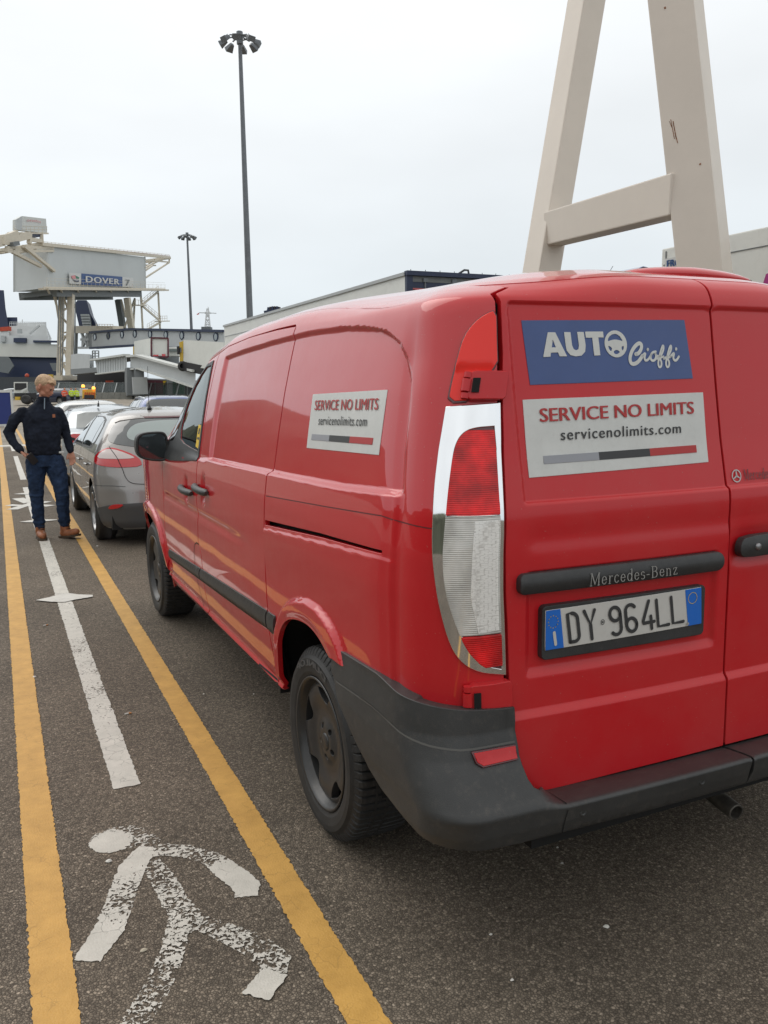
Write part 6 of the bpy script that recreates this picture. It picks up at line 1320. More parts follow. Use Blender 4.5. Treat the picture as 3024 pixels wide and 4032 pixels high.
b = MB(); b.box((X1-.008, (Y1+YE_)/2, ZT-.03), (.05, YE_-Y1+.02, .06)); b.box((X1-.004, (Y1+YE_)/2, ZT-.36), (.02, YE_-Y1-.1, .018)); b.box((X1-.01, (Y1+YE_)/2, 1.20), (.05, YE_-Y1, .14)); b.build('roof_rail', M['lightgrey'], tr)
b = MB()
for x in (X1+.06, X1+W_-.06): b.box((x, Y1-.03, (ZT+1.15)/2), (.12, .08, ZT-1.15+.04))
b.box((X1+W_/2, Y1-.045, ZT-.02), (W_+.02, .12, .08)); b.box((X1+W_/2, Y1-.02, ZT-.22), (W_-.24, .05, .10)); b.box((X1+W_/2, Y1-.02, 1.2), (W_, .06, .2)); b.build('rear_frame', M['navy'], tr)
b = MB(); b.box((X1+W_/2, Y1-.022, ZT-.115), (W_-.24, .04, .10)); b.build('header_panel', M['midgrey'], tr)
for s_ in (0, 1):
    x0 = X1+.13+s_*(W_/2-.13); b = MB(); b.box((x0+W_/4-.07, Y1-.01, (ZT-.27+1.3)/2), (W_/2-.14, .04, ZT-.27-1.3)); dr = b.build('rear_door', M['trailer2'], tr)
    b = MB()
    for k in range(2): b.tube([(x0+.25+k*.6, Y1-.05, 1.25), (x0+.25+k*.6, Y1-.05, ZT-.10)], .018, 8); b.box((x0+.25+k*.6, Y1-.05, ZT-.13), (.09, .05, .07))
    b.build('locking_bar', M['galv'], dr)
    b = MB(); w__ = W_/2-.14; cx = x0+W_/4-.07
    b.box((cx, Y1-.034, ZT-.31), (w__, .01, .07)); b.box((cx-w__/2+.03, Y1-.034, ZT-.9), (.06, .01, 1.2)); b.box((cx+w__/2-.03, Y1-.034, ZT-.9), (.06, .01, 1.2)); b.build('door_stripe', M['lamp_red'], dr)
b = MB()
for k in range(8): b.tube([(X1+.10+k*.3, Y1-.03, ZT), (X1+.10+k*.3, Y1-.03, ZT+.055)], .006, 6)
b.tube([(X1+1.10, Y1-.02, ZT+.02), (X1+1.22, Y1-.02, ZT+.09), (X1+1.30, Y1-.02, ZT+.09), (X1+1.32, Y1-.02, ZT)], .02, 8); b.build('roof_fitting', M['darkgrey'], tr)
for yy in (Y1+1.3, Y1+2.5, Y1+3.7):
    w = bpy.data.objects.new('wheel', None); C.objects.link(w); w.parent = tr; w.location = Vector((X1+.02, yy, .48))-tr.location; wheel_simple(w, (X1+.02, yy, .48), .48, .34)
    w = bpy.data.objects.new('wheel', None); C.objects.link(w); w.parent = tr; w.location = Vector((X1+W_-.36, yy, .48))-tr.location; wheel_simple(w, (X1+W_-.02+0, yy, .48), .48, .34)
b = MB(); b.box((X1+W_/2, (Y1+YE_)/2, .95), (1.0, YE_-Y1-.5, .35)); b.box((X1+W_/2, YE_-1.2, .35), (1.3, .25, .7)); b.build('chassis', M['dark'], tr)
# reefer trailer at the right edge
D2 = 11.6; p2 = at(1659, 488, D2); X2, ZT2 = p2[0], p2[2]; r_ = ray(1430, 538); YF_ = X2/r_[0]*r_[1]; ZT2 = CH+r_[2]*X2/r_[0]; Y2n = YF_-12.5
t2 = thing('lorry_trailer', (X2+1.15, YF_-6, 0), 'tall white refrigerated trailer with a letter plate, seen past the right leg of the frame', 'trailer', 'lorry trailers waiting in the lanes to the right')
b = MB(); b.box((X2+W_/2, (YF_+Y2n)/2, (ZT2+1.1)/2), (W_, YF_-Y2n, ZT2-1.1)); bx_ = b.build('box_body', M['trailer2'], t2, bevel=.02)
b = MB(); b.box((X2-.006, (YF_+Y2n)/2, ZT2-.26), (.012, YF_-Y2n-.1, .012)); b.box((X2-.006, YF_-.10, (ZT2+1.1)/2), (.012, .018, ZT2-1.2)); b.build('panel_joint', M['midgrey'], t2)
b = MB(); b.box((X2-.004, YF_-.50, ZT2-.86), (.008, .62, .90)); b.build('recess_panel', M['lightgrey'], t2)
def yplane(px, py, x=X2-.012): r_ = ray(px, py); return np.array([0, 0, CH])+r_*(x/r_[0])
q = [yplane(1437, 559), yplane(1478, 552), yplane(1478, 585), yplane(1437, 590)]; b = MB(); b.prism(q, (-.006, 0, 0)); pl_ = b.build('plate', M['sign_white'], t2)
A_, B_ = yplane(1440, 577, X2-.020), yplane(1468, 573.5, X2-.020); up_ = yplane(1440, 563, X2-.020)-A_
text_on('lettering', 'FRC', M['sea_blue'], lambda s, t: (A_+np.outer(s, B_-A_)+np.outer(t, up_), None), pl_, fat=.012)
A2, B2 = yplane(1442, 588.5, X2-.020), yplane(1467, 585.5, X2-.020)
text_on('lettering', '11-2022', M['sea_blue'], lambda s, t: (A2+np.outer(s, B2-A2)+np.outer(t, up_*.55), None), pl_, .005)
M['magenta'] = mat('magenta', (.40, .03, .22), .5)
b = MB(); b.prism([yplane(1647, 618), yplane(1655, 592), yplane(1700, 575), yplane(1700, 640)], (-.004, 0, 0)); b.build('logo_panel', M['magenta'], t2)
b = MB(); b.box((X2+W_/2, (YF_+Y2n)/2, .95), (1.0, YF_-Y2n-.5, .35)); b.build('chassis', M['dark'], t2)
for yy in (Y2n+1.3, Y2n+2.5, Y2n+3.7, YF_-1.5):
    w = bpy.data.objects.new('wheel', None); C.objects.link(w); w.parent = t2; w.location = Vector((X2+.02, yy, .48))-t2.location; wheel_simple(w, (X2+.02, yy, .48), .48, .34)
# blue lorry cab roof showing between the legs of the frame
pc = at(1388, 578, 17); cb_ = thing('blue_lorry_cab', (pc[0], pc[1], 0), 'blue lorry cab whose roof shows just above the van roof, between the frame legs', 'lorry')
cz = pc[2]; b = MB(); x_, y_ = pc[0], pc[1]
b.hexa([(x_-.35, y_-.3, .6), (x_+1.75, y_-.3, .6), (x_+1.75, y_+1.6, .6), (x_-.35, y_+1.6, .6), (x_-.30, y_-.25, cz-.22), (x_+1.7, y_-.25, cz-.22), (x_+1.6, y_+1.4, cz-.22), (x_-.25, y_+1.4, cz-.22)]); b.build('cab', M['blue_car'], cb_, bevel=.04)
b = MB(); b.prism([(x_+.02, y_, cz+.03), (x_-.30, y_, cz-.10), (x_-.42, y_, cz-.24), (x_+.30, y_, cz-.24), (x_+.30, y_, cz+.0)], (0, 1.1, 0)); b.build('roof_deflector', M['blue_car'], cb_, bevel=.015)
b = MB(); b.box((x_+.12, y_-.03, cz-.05), (.30, .05, .10)); b.build('roof_window', M['dark'], cb_)
b = MB(); q = at(1319, 583, 17); b.tube([q+[0, 0, -.4], q, at(1324, 575, 17)], .006, 5); b.build('aerial', M['darkgrey'], cb_)
for yy in (y_+.3, ):
    w = bpy.data.objects.new('wheel', None); C.objects.link(w); w.parent = cb_; w.location = Vector((x_-.3, yy, .48))-cb_.location; wheel_simple(w, (x_-.3, yy, .48), .48, .3)
# ---------------- the dock: gantry, ferry, bridges, ramp ----------------
def harm(x, x0, d0, x1, d1): return 1/(1/d0+(x-x0)/(x1-x0)*(1/d1-1/d0))
def DD(x): return harm(x, 345, 118, 1050, 154)
def q1(x, y, dd=0.): return g1(x, y, DD(x)+dd)
ga = thing('dock_gantry', [*g1(620, 1260, 130)[:2], .9], 'cream steel berth gantry carrying a big grey plated box and a blue board', 'gantry')
def gbar(nm, pts, w, m='cream', h=None, par=None):
    b = MB()
    for a, c_ in pts: b.bar(a, c_, w, h)
    return b.build(nm, M[m], par or ga)
BK = np.array([-4.2, 6.5, 0])     # depth of the box away from the viewer
def slab(nm, quad, m, depth, par=None, bevel=0.):
    b = MB(); b.prism([np.array(p) for p in quad], depth); return b.build(nm, M[m], par or ga, bevel=bevel)
M['gantry_plate'] = mat('gantry_plate', (.52, .55, .55), .6, var=.05, vscale=.12, dirt=.05)
bxp = slab('plated_box', [q1(345, 305), q1(1050, 392), q1(1055, 626), q1(345, 614)], 'gantry_plate', BK)
gbar('corner_post', [(q1(345, 303, -.05), q1(345, 614, -.05)), (q1(1052, 390, -.05), q1(1055, 626, -.05)), (q1(345, 303, -.05)+BK, q1(345, 614, -.05)+BK)], .22, 'gantry_plate')
gbar('top_girder', [(q1(300, 297, -.3), q1(1232, 396, -.3)), (q1(300, 297)+BK, q1(1232, 396)+BK), (q1(1232, 396), q1(1232, 396)+BK), (q1(300, 297), q1(300, 297)+BK)], .5, 'cream', .46)
gbar('girder_lip', [(q1(300, 287, -.4), q1(1234, 383, -.4))], .10, 'rust', .07)
b = MB()
for k in range(34):
    x = 318+(1228-318)*k/33; y = 284+(x-300)*.105; b.bar(q1(x, y+3), q1(x, y-9), .05)
b.bar(q1(318, 279), q1(1228, 374), .05); b.build('roof_rail', M['cream'], ga)
gbar('end_bracket', [(q1(1228, 430), q1(1058, 540)), (q1(1108, 452), q1(1054, 490)), (q1(1050, 412), q1(1228, 428)), (q1(1228, 400), q1(1228, 432)), (q1(1228, 430)+BK*.8, q1(1100, 500)+BK*.8), (q1(1120, 412), q1(1180, 425)+BK*.5), (q1(1180, 418), q1(1120, 420)+BK*.6), (q1(1053, 430)+BK*.5, q1(1228, 440)+BK*.5), (q1(1050, 470), q1(1228, 410)+BK*.4)], .26)
# left cantilever and machinery house
gbar('cantilever', [(q1(385, 322), q1(45, 322)), (q1(385, 345), q1(45, 350)), (q1(45, 320), q1(45, 355)), (q1(385, 318)+BK*.6, q1(45, 335)+BK*.6), (q1(45, 335), q1(45, 335)+BK*.6), (q1(150, 335), q1(150, 335)+BK*.6), (q1(260, 335), q1(260, 335)+BK*.6)], .36)
gbar('raking_strut', [(q1(88, 352), q1(295, 458)), (q1(172, 312, -1), q1(393, 492, -.5)), (q1(100, 330), q1(230, 345))], .40)
gbar('boom', [(q1(-30, 295), q1(210, 232)), (q1(-30, 262), q1(60, 250)), (q1(8, 245), q1(8, 300))], .5, 'cream', .9)
b = MB(); b.bar(q1(60, 250), q1(125, 225), .5, 1.0); b.build('boom_joint', M['cream'], ga)
gbar('pulley', [(q1(75, 300, -.5), q1(120, 290, -.5))], .9, 'midgrey', .5)
mh = slab('machinery_house', [q1(160, 93), q1(334, 113), q1(342, 220), q1(118, 192), q1(118, 118)], 'offwhite', BK*.10)
mh2 = slab('house_end', [q1(118, 118, -.1), q1(160, 93, -.1), q1(160, 197, -.1), q1(118, 192, -.1)], 'lightgrey', BK*.05, mh)
gbar('house_walkway', [(q1(100, 215), q1(345, 220)), (q1(100, 212), q1(100, 212)+BK*.15)], .35, 'cream', .2)
b = MB()
for k in range(9): x = 100+k*30; b.bar(q1(x, 215), q1(x, 168-0), .06)
for y in (168, 190): b.bar(q1(100, y-5), q1(342, y+3), .05)
b.build('house_rail', M['cream'], ga)
gbar('house_support', [(q1(215, 215), q1(212, 295)), (q1(300, 215), q1(303, 298)), (q1(210, 262), q1(305, 275))], .5); slab('house_support_infill', [q1(222, 218), q1(292, 222), q1(292, 245), q1(222, 240)], 'navy', BK*.2)
A_, B_, U_ = q1(201, 136, -.3), q1(296, 147, -.3), q1(201, 112, -.3)
text_on('lettering', 'hapasad', M['lamp_red'], lambda s, t: (A_+np.outer(1-np.asarray(s), B_-A_)+np.outer(1-np.asarray(t), U_-A_), None), mh, .02)
# service balcony
gbar('balcony', [(q1(315, 622, -1.2), q1(1200, 632, -1.2))], 1.5, 'cream', .28); gbar('balcony_edge', [(q1(315, 615, -2), q1(1200, 626, -2))], .1, 'cream', .35)
b = MB()
for k in range(30): x = 340+k*(1198-340)/29; b.bar(q1(x, 620, -1.9), q1(x, 572-(x < 420)*30+(x-340)*.02, -1.9), .035)
for dy in (0, -24, -45): b.bar(q1(340, 592+dy*1.1, -1.9), q1(1198, 612+dy*.75, -1.9), .03)
b.build('balcony_rail', M['cream'], ga)
gbar('under_girder', [(q1(395, 650), q1(1015, 658)), (q1(395, 650)+BK, q1(1015, 658)+BK)], .7, 'midgrey', 1.1)
gbar('cross_girder', [(q1(x, 645), q1(x, 645)+BK) for x in (400, 520, 640, 760, 880, 1000)], .4, 'midgrey', .7)
gbar('console', [(q1(x, 628, -2), q1(x+14, 655, 0)) for x in (345, 440, 560, 690, 800, 920)], .22, 'cream')
# towers
def colm(x0, y0, x1, y1, w, m='cream', dd=0.): return gbar('tower_leg', [(q1(x0, y0, dd), q1(x1, y1, dd))], w, m)
colm(516, 662, 500, 1262, .80); colm(448, 662, 432, 1262, .70, 'cream', 5); colm(556, 900, 548, 1235, .45, 'midgrey', 8); colm(398, 662, 428, 850, .30, 'cream', 6)
colm(922, 688, 955, 915, .95); colm(858, 700, 893, 915, .95, 'midgrey', 6); colm(978, 690, 968, 915, .28, 'cream', 3)
gbar('bracing', [(q1(390, 665, 3), q1(440, 850, 3)), (q1(455, 665, 3), q1(490, 760, 3)), (q1(490, 760, 3), q1(425, 800, 4)), (q1(425, 800, 3), q1(495, 880, 2)), (q1(430, 945, 3), q1(495, 935, 1)), (q1(495, 940, 2), q1(430, 1048, 4)), (q1(430, 1050, 3), q1(490, 1050, 1)), (q1(470, 960, 3), q1(440, 1045, 4)), (q1(465, 1060, 2), q1(435, 1155, 4)), (q1(465, 1060, 2), q1(492, 1150, 1)), (q1(428, 1160, 3), q1(492, 1158, 1)), (q1(462, 1168, 2), q1(435, 1250, 4)), (q1(462, 1168, 2), q1(490, 1250, 1)), (q1(975, 700, 3), q1(905, 905, 3)), (q1(880, 700, 4), q1(915, 830, 3)), (q1(905, 820, 4), q1(945, 820, 2))], .24)
gbar('tower_foot', [(q1(415, 1268), q1(540, 1268))], 1.6, 'cream', .7)
b = MB()
for x in (425, 442, 458, 540, 548): b.bar(q1(x, 670, -.5), q1(x-4, 1230, -.5), .12)
b.build('pipes', M['midgrey'], ga)
# stair tower
st_ = thing('stair_tower', [*q1(1090, 915)[:2], 3], 'cream steel zigzag stair tower attached to the right end of the gantry', 'stairs')
def sbar(nm, pts, w, h=None): b = MB(); [b.bar(a, c_, w, h) for a, c_ in pts]; return b.build(nm, M['cream'], st_)
sbar('post', [(q1(1020, 630), q1(1036, 918)), ], .32); sbar('post', [(q1(1148, 650), q1(1162, 920))], .32)
sbar('landing', [(q1(985, 740), q1(1042, 742))], 1.2, .18); sbar('landing', [(q1(1145, 858), q1(1212, 856))], 1.2, .18); sbar('landing', [(q1(1050, 632), q1(1200, 634))], 1.2, .18)
for a, c_ in (((1150, 640), (1032, 738)), ((1034, 746), (1168, 860)), ((1168, 862), (1068, 918))):
    sbar('flight', [(q1(*a, -.4), q1(*c_, -.4)), (q1(*a, .8), q1(*c_, .8))], .16, .38)
    n = 14; sbar('tread', [(q1(a[0]+(c_[0]-a[0])*k/n, a[1]+(c_[1]-a[1])*k/n, -.4), q1(a[0]+(c_[0]-a[0])*k/n, a[1]+(c_[1]-a[1])*k/n, .8)) for k in range(1, n)], .25, .05)
    sbar('handrail', [(q1(a[0], a[1]-40, -.5), q1(c_[0], c_[1]-40, -.5)), (q1(a[0], a[1]-22, -.5), q1(c_[0], c_[1]-22, -.5))]+[(q1(a[0]+(c_[0]-a[0])*k/6, a[1]+(c_[1]-a[1])*k/6-40, -.5), q1(a[0]+(c_[0]-a[0])*k/6, a[1]+(c_[1]-a[1])*k/6, -.5)) for k in range(7)], .05)
sbar('rail', [(q1(x, y, -.8), q1(x, y-38, -.8)) for x, y in ((985, 740), (1005, 740), (1030, 740), (1180, 856), (1196, 856), (1212, 856))]+[(q1(985, 702, -.8), q1(1040, 704, -.8)), (q1(1165, 820, -.8), q1(1212, 818, -.8)), (q1(1165, 838, -.8), q1(1212, 836, -.8))], .06)
# name board
sg = thing('name_board', q1(735, 560, -.6), 'blue DOVER name board with white flag panel on the gantry side', 'sign')
def spl(nm, quad, m, dd): b = MB(); b.prism([q1(x, y, dd) for x, y in quad], (0.02, .12, 0)); return b.build(nm, M[m], sg)
spl('white_panel', [(503, 504), (590, 510), (590, 590), (503, 583)], 'sign_white', -.8); spl('white_panel', [(889, 535), (968, 542), (968, 612), (889, 607)], 'sign_white', -.8)
spl('blue_panel', [(591, 510), (888, 534), (888, 607), (591, 590)], 'sea_blue', -.9)
A3, B3, U3 = q1(622, 572, -1.1), q1(868, 592, -1.1), q1(622, 528, -1.1)
text_on('lettering', 'DOVER', M['sign_white'], lambda s, t: (A3+np.outer(s, B3-A3)+np.outer(t, U3-A3), None), sg, space=1.1, fat=.010)
A4, B4, U4 = q1(912, 597, -1.1), q1(944, 599, -1.1), q1(912, 554, -1.1)
text_on('numeral', '7', M['midgrey'], lambda s, t: (A4+np.outer(s, B4-A4)+np.outer(t, U4-A4), None), sg, fat=.04)
for quad, m_ in (([(517, 528), (545, 522), (552, 545), (528, 550)], 'lamp_red'), ([(545, 524), (575, 538), (573, 550), (550, 540)], 'green'), ([(528, 552), (552, 562), (573, 560), (574, 570), (550, 572)], 'navy')):
    if m_ == 'green': M['green'] = mat('sign_green', (.02, .18, .10), .5)
    spl('flag_emblem', quad, m_, -1.05)
# passenger bridge with round windows
pb = thing('passenger_bridge', g1(1250, 980, 108), 'grey enclosed passenger bridge with a row of round windows', 'bridge')
def dq(x): return harm(x, 660, 128, 1620, 101)
def w1(x, y, dd=0.): return g1(x, y, dq(x)+dd)
def pp(nm, quad, m, dep, par=pb): b = MB(); b.prism(quad, dep); return b.build(nm, M[m], par)
dep = np.array([1.2, 3.0, 0])
pp('wall', [w1(665, 940), w1(950, 918), w1(975, 1030), w1(665, 1052)], 'lightgrey', dep); pp('wall', [w1(950.5, 918), w1(1622, 932), w1(1622, 1075), w1(975.5, 1030)], 'lightgrey', dep)
b = MB(); b.bar(w1(652, 938, -.2), w1(950, 914, -.2), .4, .3); b.bar(w1(950, 914, -.2), w1(1625, 928, -.2), .4, .3); b.bar(w1(655, 1052, -.2), w1(975, 1032, -.2), .4, .3); b.bar(w1(975, 1032, -.2), w1(1622, 1078, -.2), .4, .3); b.build('edge_trim', M['navy'], pb)
pp('end_wall', [w1(648, 936, .5), w1(664, 940, 0), w1(664, 1052, 0), w1(648, 1050, .5)], 'midgrey', dep)
for x, y in ((690, 972), (787, 964), (887, 955), (980, 950), (1091, 952), (1205, 957), (1321, 961), (1441, 966), (1568, 971)):
    c_ = w1(x, y, -.05); e_ = (w1(1622, 932)-w1(950, 918)) if x > 950 else (w1(950, 918)-w1(665, 940)); n_ = np.cross(e_, (0, 0, 1.)); n_ /= np.linalg.norm(n_); n_ = n_ if n_ @ CF_ < 0 else -n_; b = MB(); b.lathe([(.52, .0), (.52, .10), (.43, .12), (.40, .08)], c_, n_, 20); f_ = b.build('window', M['navy'], pb); b = MB(); b.lathe([(.41, .07), (.0, .07)], c_, n_, 20); b.build('pane', M['tint_light'], f_)
b = MB()
for x in (1010, 1230, 1500): b.bar(w1(x, 1032, 1), w1(x, 1400, 1), .7)
b.build('pier', M['midgrey'], pb)
b = MB(); b.bar(w1(550, 918, 2), w1(860, 920, 2), 1.6, 1.1); b.build('landing_stage', M['cream'], pb)
b = MB()
for k in range(7): x = 700+k*20; b.bar(w1(x, 910), w1(x, 878), .07)
b.bar(w1(695, 878), w1(820, 880), .06); b.bar(w1(695, 894), w1(820, 895), .06); b.build('stage_rail', M['cream'], pb)
b = MB()
for a, c_ in (((590, 935), (640, 1045)), ((640, 935), (600, 1045)), ((600, 940), (600, 1050)), ((640, 940), (640, 1050)), ((570, 1050), (660, 1048)), ((590, 990), (650, 990))): b.bar(w1(*a, 1), w1(*c_, 1), .35)
b.build('stage_support', M['lightgrey'], pb)
# vehicle ramp
rp = thing('vehicle_ramp', g1(1150, 1300, 100), 'white plate girder vehicle ramp climbing to the ferry berth', 'ramp')
def dr_(x): return harm(x, 700, 104, 1420, 83)
def r1(x, y, dd=0.): return g1(x, y, dr_(x)+dd)
def rr_(nm, quad, m, dep): return pp(nm, quad, m, dep, rp)
rr_('girder', [r1(690, 1138), r1(920, 1105), r1(922, 1212), r1(706, 1238)], 'lightgrey', (.5, 4, 0)); rr_('girder', [r1(952, 1115), r1(1010, 1112), r1(1012, 1198), r1(952, 1204)], 'lightgrey', (.5, 4, 0)); rr_('girder', [r1(1011, 1112), r1(1420, 1222), r1(1420, 1335), r1(1013, 1200)], 'lightgrey', (.5, 4, 0))
b = MB()
for a, c_ in (((675, 1138), (920, 1102)), ((940, 1112), (1008, 1106)), ((1008, 1106), (1425, 1218))): b.bar(r1(*a, -.3), r1(*c_, -.3), .9, .22)
for a, c_ in (((706, 1240), (922, 1214)), ((952, 1206), (1012, 1200)), ((1012, 1200), (1425, 1338))): b.bar(r1(*a, -.2), r1(*c_, -.2), .6, .16)
b.build('flange', M['offwhite'], rp)
b = MB()
for k in range(12): x = 712+k*18; b.bar(r1(x, 1136-(x-690)*.14+6, -.06), r1(x, 1238-(x-706)*.12-4, -.06), .10)
b.build('stiffener', M['lightgrey'], rp)
rr_('deck', [r1(700, 1140, 4), r1(920, 1105, 4), r1(1010, 1108, 4), r1(1420, 1218, 4), r1(1420, 1235, 4), r1(1010, 1125, 4), r1(920, 1120, 4), r1(700, 1155, 4)], 'midgrey', (3, 8, 0))
cab_ = rr_('control_cabin', [r1(515, 1100), r1(560, 1092), r1(652, 1096), r1(652, 1196), r1(515, 1204)], 'lightgrey', (1, 5, 0)); rr_('cabin_base', [r1(512, 1204), r1(700, 1192), r1(702, 1226), r1(514, 1244)], 'midgrey', (1, 5, 0))
b = MB()
for x in (672, 690, 716): b.bar(r1(x, 1130), r1(x, 1072), .15)
for y in (1072, 1090, 1110): b.bar(r1(672, y), r1(716, y), .12)
b.build('access_frame', M['midgrey'], rp)
for x0, x1, w_ in ((962, 966, 1.5), (1008, 1014, 1.0), (925, 930, .6)):
    b = MB(); b.bar(r1(x0, 1205, .5), r1(x1, 1405, .5), w_); b.build('column', M['midgrey'], rp)
b = MB(); b.box(tuple(r1(1016, 1325, -.4)), (1.6, .4, 1.9)); b.build('equipment_box', M['lightgrey'], rp)
# dark block and clutter under the ramp
def thing_box(nm, quad, m, dep, label, cat, group=None):
    b = MB(); b.prism(quad, dep); o = b.build(nm, M[m]); return tag(o, label, cat, group)
M['maroon'] = mat('maroon_panel', (.10, .022, .035), .7, var=.25, vscale=2); M['dark_green'] = mat('dark_green', (.02, .085, .055), .7, var=.3, vscale=2)
def u1(x, y, d=112): return g1(x, y, d)
thing_box('shipping_container', [u1(1028, 1285), u1(1184, 1285), u1(1184, 1385), u1(1028, 1385)], 'maroon', (.6, 2.4, 0), 'maroon container under the vehicle ramp', 'container', 'containers under the ramp')
gcn = thing_box('shipping_container', [u1(1186, 1285), u1(1335, 1285), u1(1335, 1385), u1(1186, 1385)], 'dark_green', (.6, 2.4, 0), 'green container with a yellow notice, under the vehicle ramp', 'container', 'containers under the ramp')
b = MB(); b.box(tuple(u1(1212, 1303, 111.8)), (1.0, .1, .5)); b.build('notice', M['yellow_sticker'], gcn)
M['orange_board'] = mat('orange_board', (.50, .07, .03), .6)
thing_box('notice_board', [u1(766, 1287, 104), u1(820, 1287, 104), u1(820, 1304, 104), u1(766, 1304, 104)], 'orange_board', (.1, .3, 0), 'small orange red board in the shade of the ramp', 'sign')
thing_box('quay_wall', [u1(-20, 1262, 128), u1(440, 1262, 127), u1(900, 1262, 125), u1(1700, 1300, 118), u1(1700, 1432, 118), u1(900, 1430, 125), u1(-20, 1430, 128)], 'darkgrey', (2, 6, 0), 'dark quay wall along the water behind the yard fence', 'wall')
thing_box('under_ramp_dark', [u1(560, 1232, 119), u1(905, 1225, 117), u1(905, 1400, 117), u1(560, 1400, 119)], 'dark', (1, 5, 0), 'dark block put in for the darkness beneath the cabin and ramp', 'dark block')  # plain dark box stands in for the shaded space under the ramp
M['mesh_fence'] = glass_mat('mesh_fence', (.62, .64, .66), .0, .5)
nt = M['mesh_fence'].node_tree; nt.nodes.clear(); t_ = N(nt, 'ShaderNodeBsdfTransparent'); d_ = N(nt, 'ShaderNodeBsdfDiffuse'); d_.inputs[0].default_value = (.22, .25, .25, 1); ms_ = N(nt, 'ShaderNodeMixShader'); ms_.inputs[0].default_value = .38; Lk(nt, t_.outputs[0], ms_.inputs[1]); Lk(nt, d_.outputs[0], ms_.inputs[2]); o_ = N(nt, 'ShaderNodeOutputMaterial'); Lk(nt, ms_.outputs[0], o_.inputs[0])
fn_ = thing('mesh_fence', [*g1(800, 1400, 98)[:2], .8], 'grey wire mesh fence with slanted stays along the far edge of the yard', 'fence')
def f1(x, y, dd=0): return g1(x, y, 98-(x-700)*.004+dd)
b = MB(); b.prism([f1(180, 1300), f1(1370, 1308), f1(1370, 1400), f1(180, 1412)], (0, .04, 0)); b.build('mesh_panel', M['mesh_fence'], fn_)
b = MB()
for k in range(16): x = 190+k*78; b.bar(f1(x, 1298), f1(x, 1412), .10)
b.bar(f1(180, 1300), f1(1370, 1308), .08); b.build('fence_post', M['midgrey'], fn_)
b = MB()
for x in (430, 690, 760, 850, 1100, 1300): b.bar(f1(x, 1305, -.2), f1(x-26, 1410, -1.2), .10)
b.build('fence_stay', M['lightgrey'], fn_)
M['concrete'] = mat('concrete', (.22, .22, .20), .85, var=.2, vscale=1.5)
for k in range(6):
    x = 705+k*44; p, q = f1(x, 1402, -1.5), f1(x+42, 1402, -1.5); b = MB(); p[2] = q[2] = gz(p[1])+.0
    b.bar(p+[0, 0, .22], q+[0, 0, .22], .55, .44); b.bar(p+[0, 0, .6], q+[0, 0, .6], .25, .34)
    tag(b.build('concrete_barrier', M['concrete']), ('first', 'second', 'third', 'fourth', 'fifth', 'sixth')[k]+' from the left of the low grey concrete barrier blocks below the mesh fence', 'barrier', 'concrete barriers along the fence')
# lorries on the ramp
def ramp_truck(kind, label):
    t = thing('lorry', g1(*((1100, 1150, 93) if kind == 0 else (1340, 1210, 84))), label, 'lorry', 'lorries on the ramp'); return t
t = thing('lorry', g1(1150, 1140, 93), 'white box lorry seen from behind on the ramp, left of the yellow cab', 'lorry', 'lorries on the ramp')
def v1(x, y, d): return g1(x, y, d)
M['lorry_white'] = mat('lorry_white', (.64, .65, .61), .5, var=.05, vscale=.5, dirt=.15); M['cab_yellow'] = mat('cab_yellow', (.55, .36, .03), .4, var=.1, vscale=2)
b = MB(); Bk = [v1(1100, 978, 93), v1(1222, 982, 93), v1(1222, 1118, 93), v1(1100, 1112, 93)]; Fk = [v1(974, 1003, 103), v1(1085, 1003, 103), v1(1085, 1105, 103), v1(974, 1102, 103)]
b.hexa([Bk[3], Bk[2], Fk[2], Fk[3], Bk[0], Bk[1], Fk[1], Fk[0]]); b.build('box_body', M['lorry_white'], t)
b = MB(); 
for a, c_ in ((0, 1), (1, 2), (2, 3), (3, 0)): b.bar(Bk[a]-CF_*.1, Bk[c_]-CF_*.1, .16)
b.build('rear_frame', M['maroon'], t)
b = MB(); b.prism([v1(1112, 1100, 92.8), v1(1150, 1100, 92.8), v1(1150, 1110, 92.8), v1(1112, 1110, 92.8)], (0, .05, 0)); b.prism([v1(1175, 1095, 92.8), v1(1200, 1095, 92.8), v1(1200, 1110, 92.8), v1(1175, 1110, 92.8)], (0, .05, 0)); b.build('tail_lamp', M['lamp_red'], t)
b = MB(); b.prism([v1(966, 1040, 103), v1(976, 1040, 103), v1(976, 1110, 103), v1(966, 1110, 103)], (1, 2, 0)); b.build('cab', M['cab_yellow'], t)
b = MB(); b.prism([v1(1095, 1120, 94), v1(1300, 1118, 94), v1(1300, 1165, 94), v1(1095, 1150, 94)], (0, 2, 0)); b.build('chassis', M['midgrey'], t)
t = thing('lorry', v1(1460, 1180, 84), 'lorry with a yellow cab and long white trailer driving down the ramp', 'lorry', 'lorries on the ramp')
b = MB(); A = [v1(1332, 992, 84), v1(1332, 1176, 84)]; B5 = [v1(1620, 1010, 79), v1(1620, 1222, 79)]; bkv = np.array([1.6, 1.6, 0])
b.hexa([A[1], B5[1], B5[1]+bkv, A[1]+bkv, A[0], B5[0], B5[0]+bkv, A[0]+bkv]); b.build('box_body', M['lorry_white'], t)
b = MB(); b.prism([v1(1301, 1010, 84.2), v1(1330, 1000, 84.2), v1(1330, 1165, 84.2), v1(1318, 1190, 84.2), v1(1302, 1180, 84.2), v1(1305, 1090, 84.2)], (.8, 1.8, 0)); cy = b.build('cab', M['cab_yellow'], t)
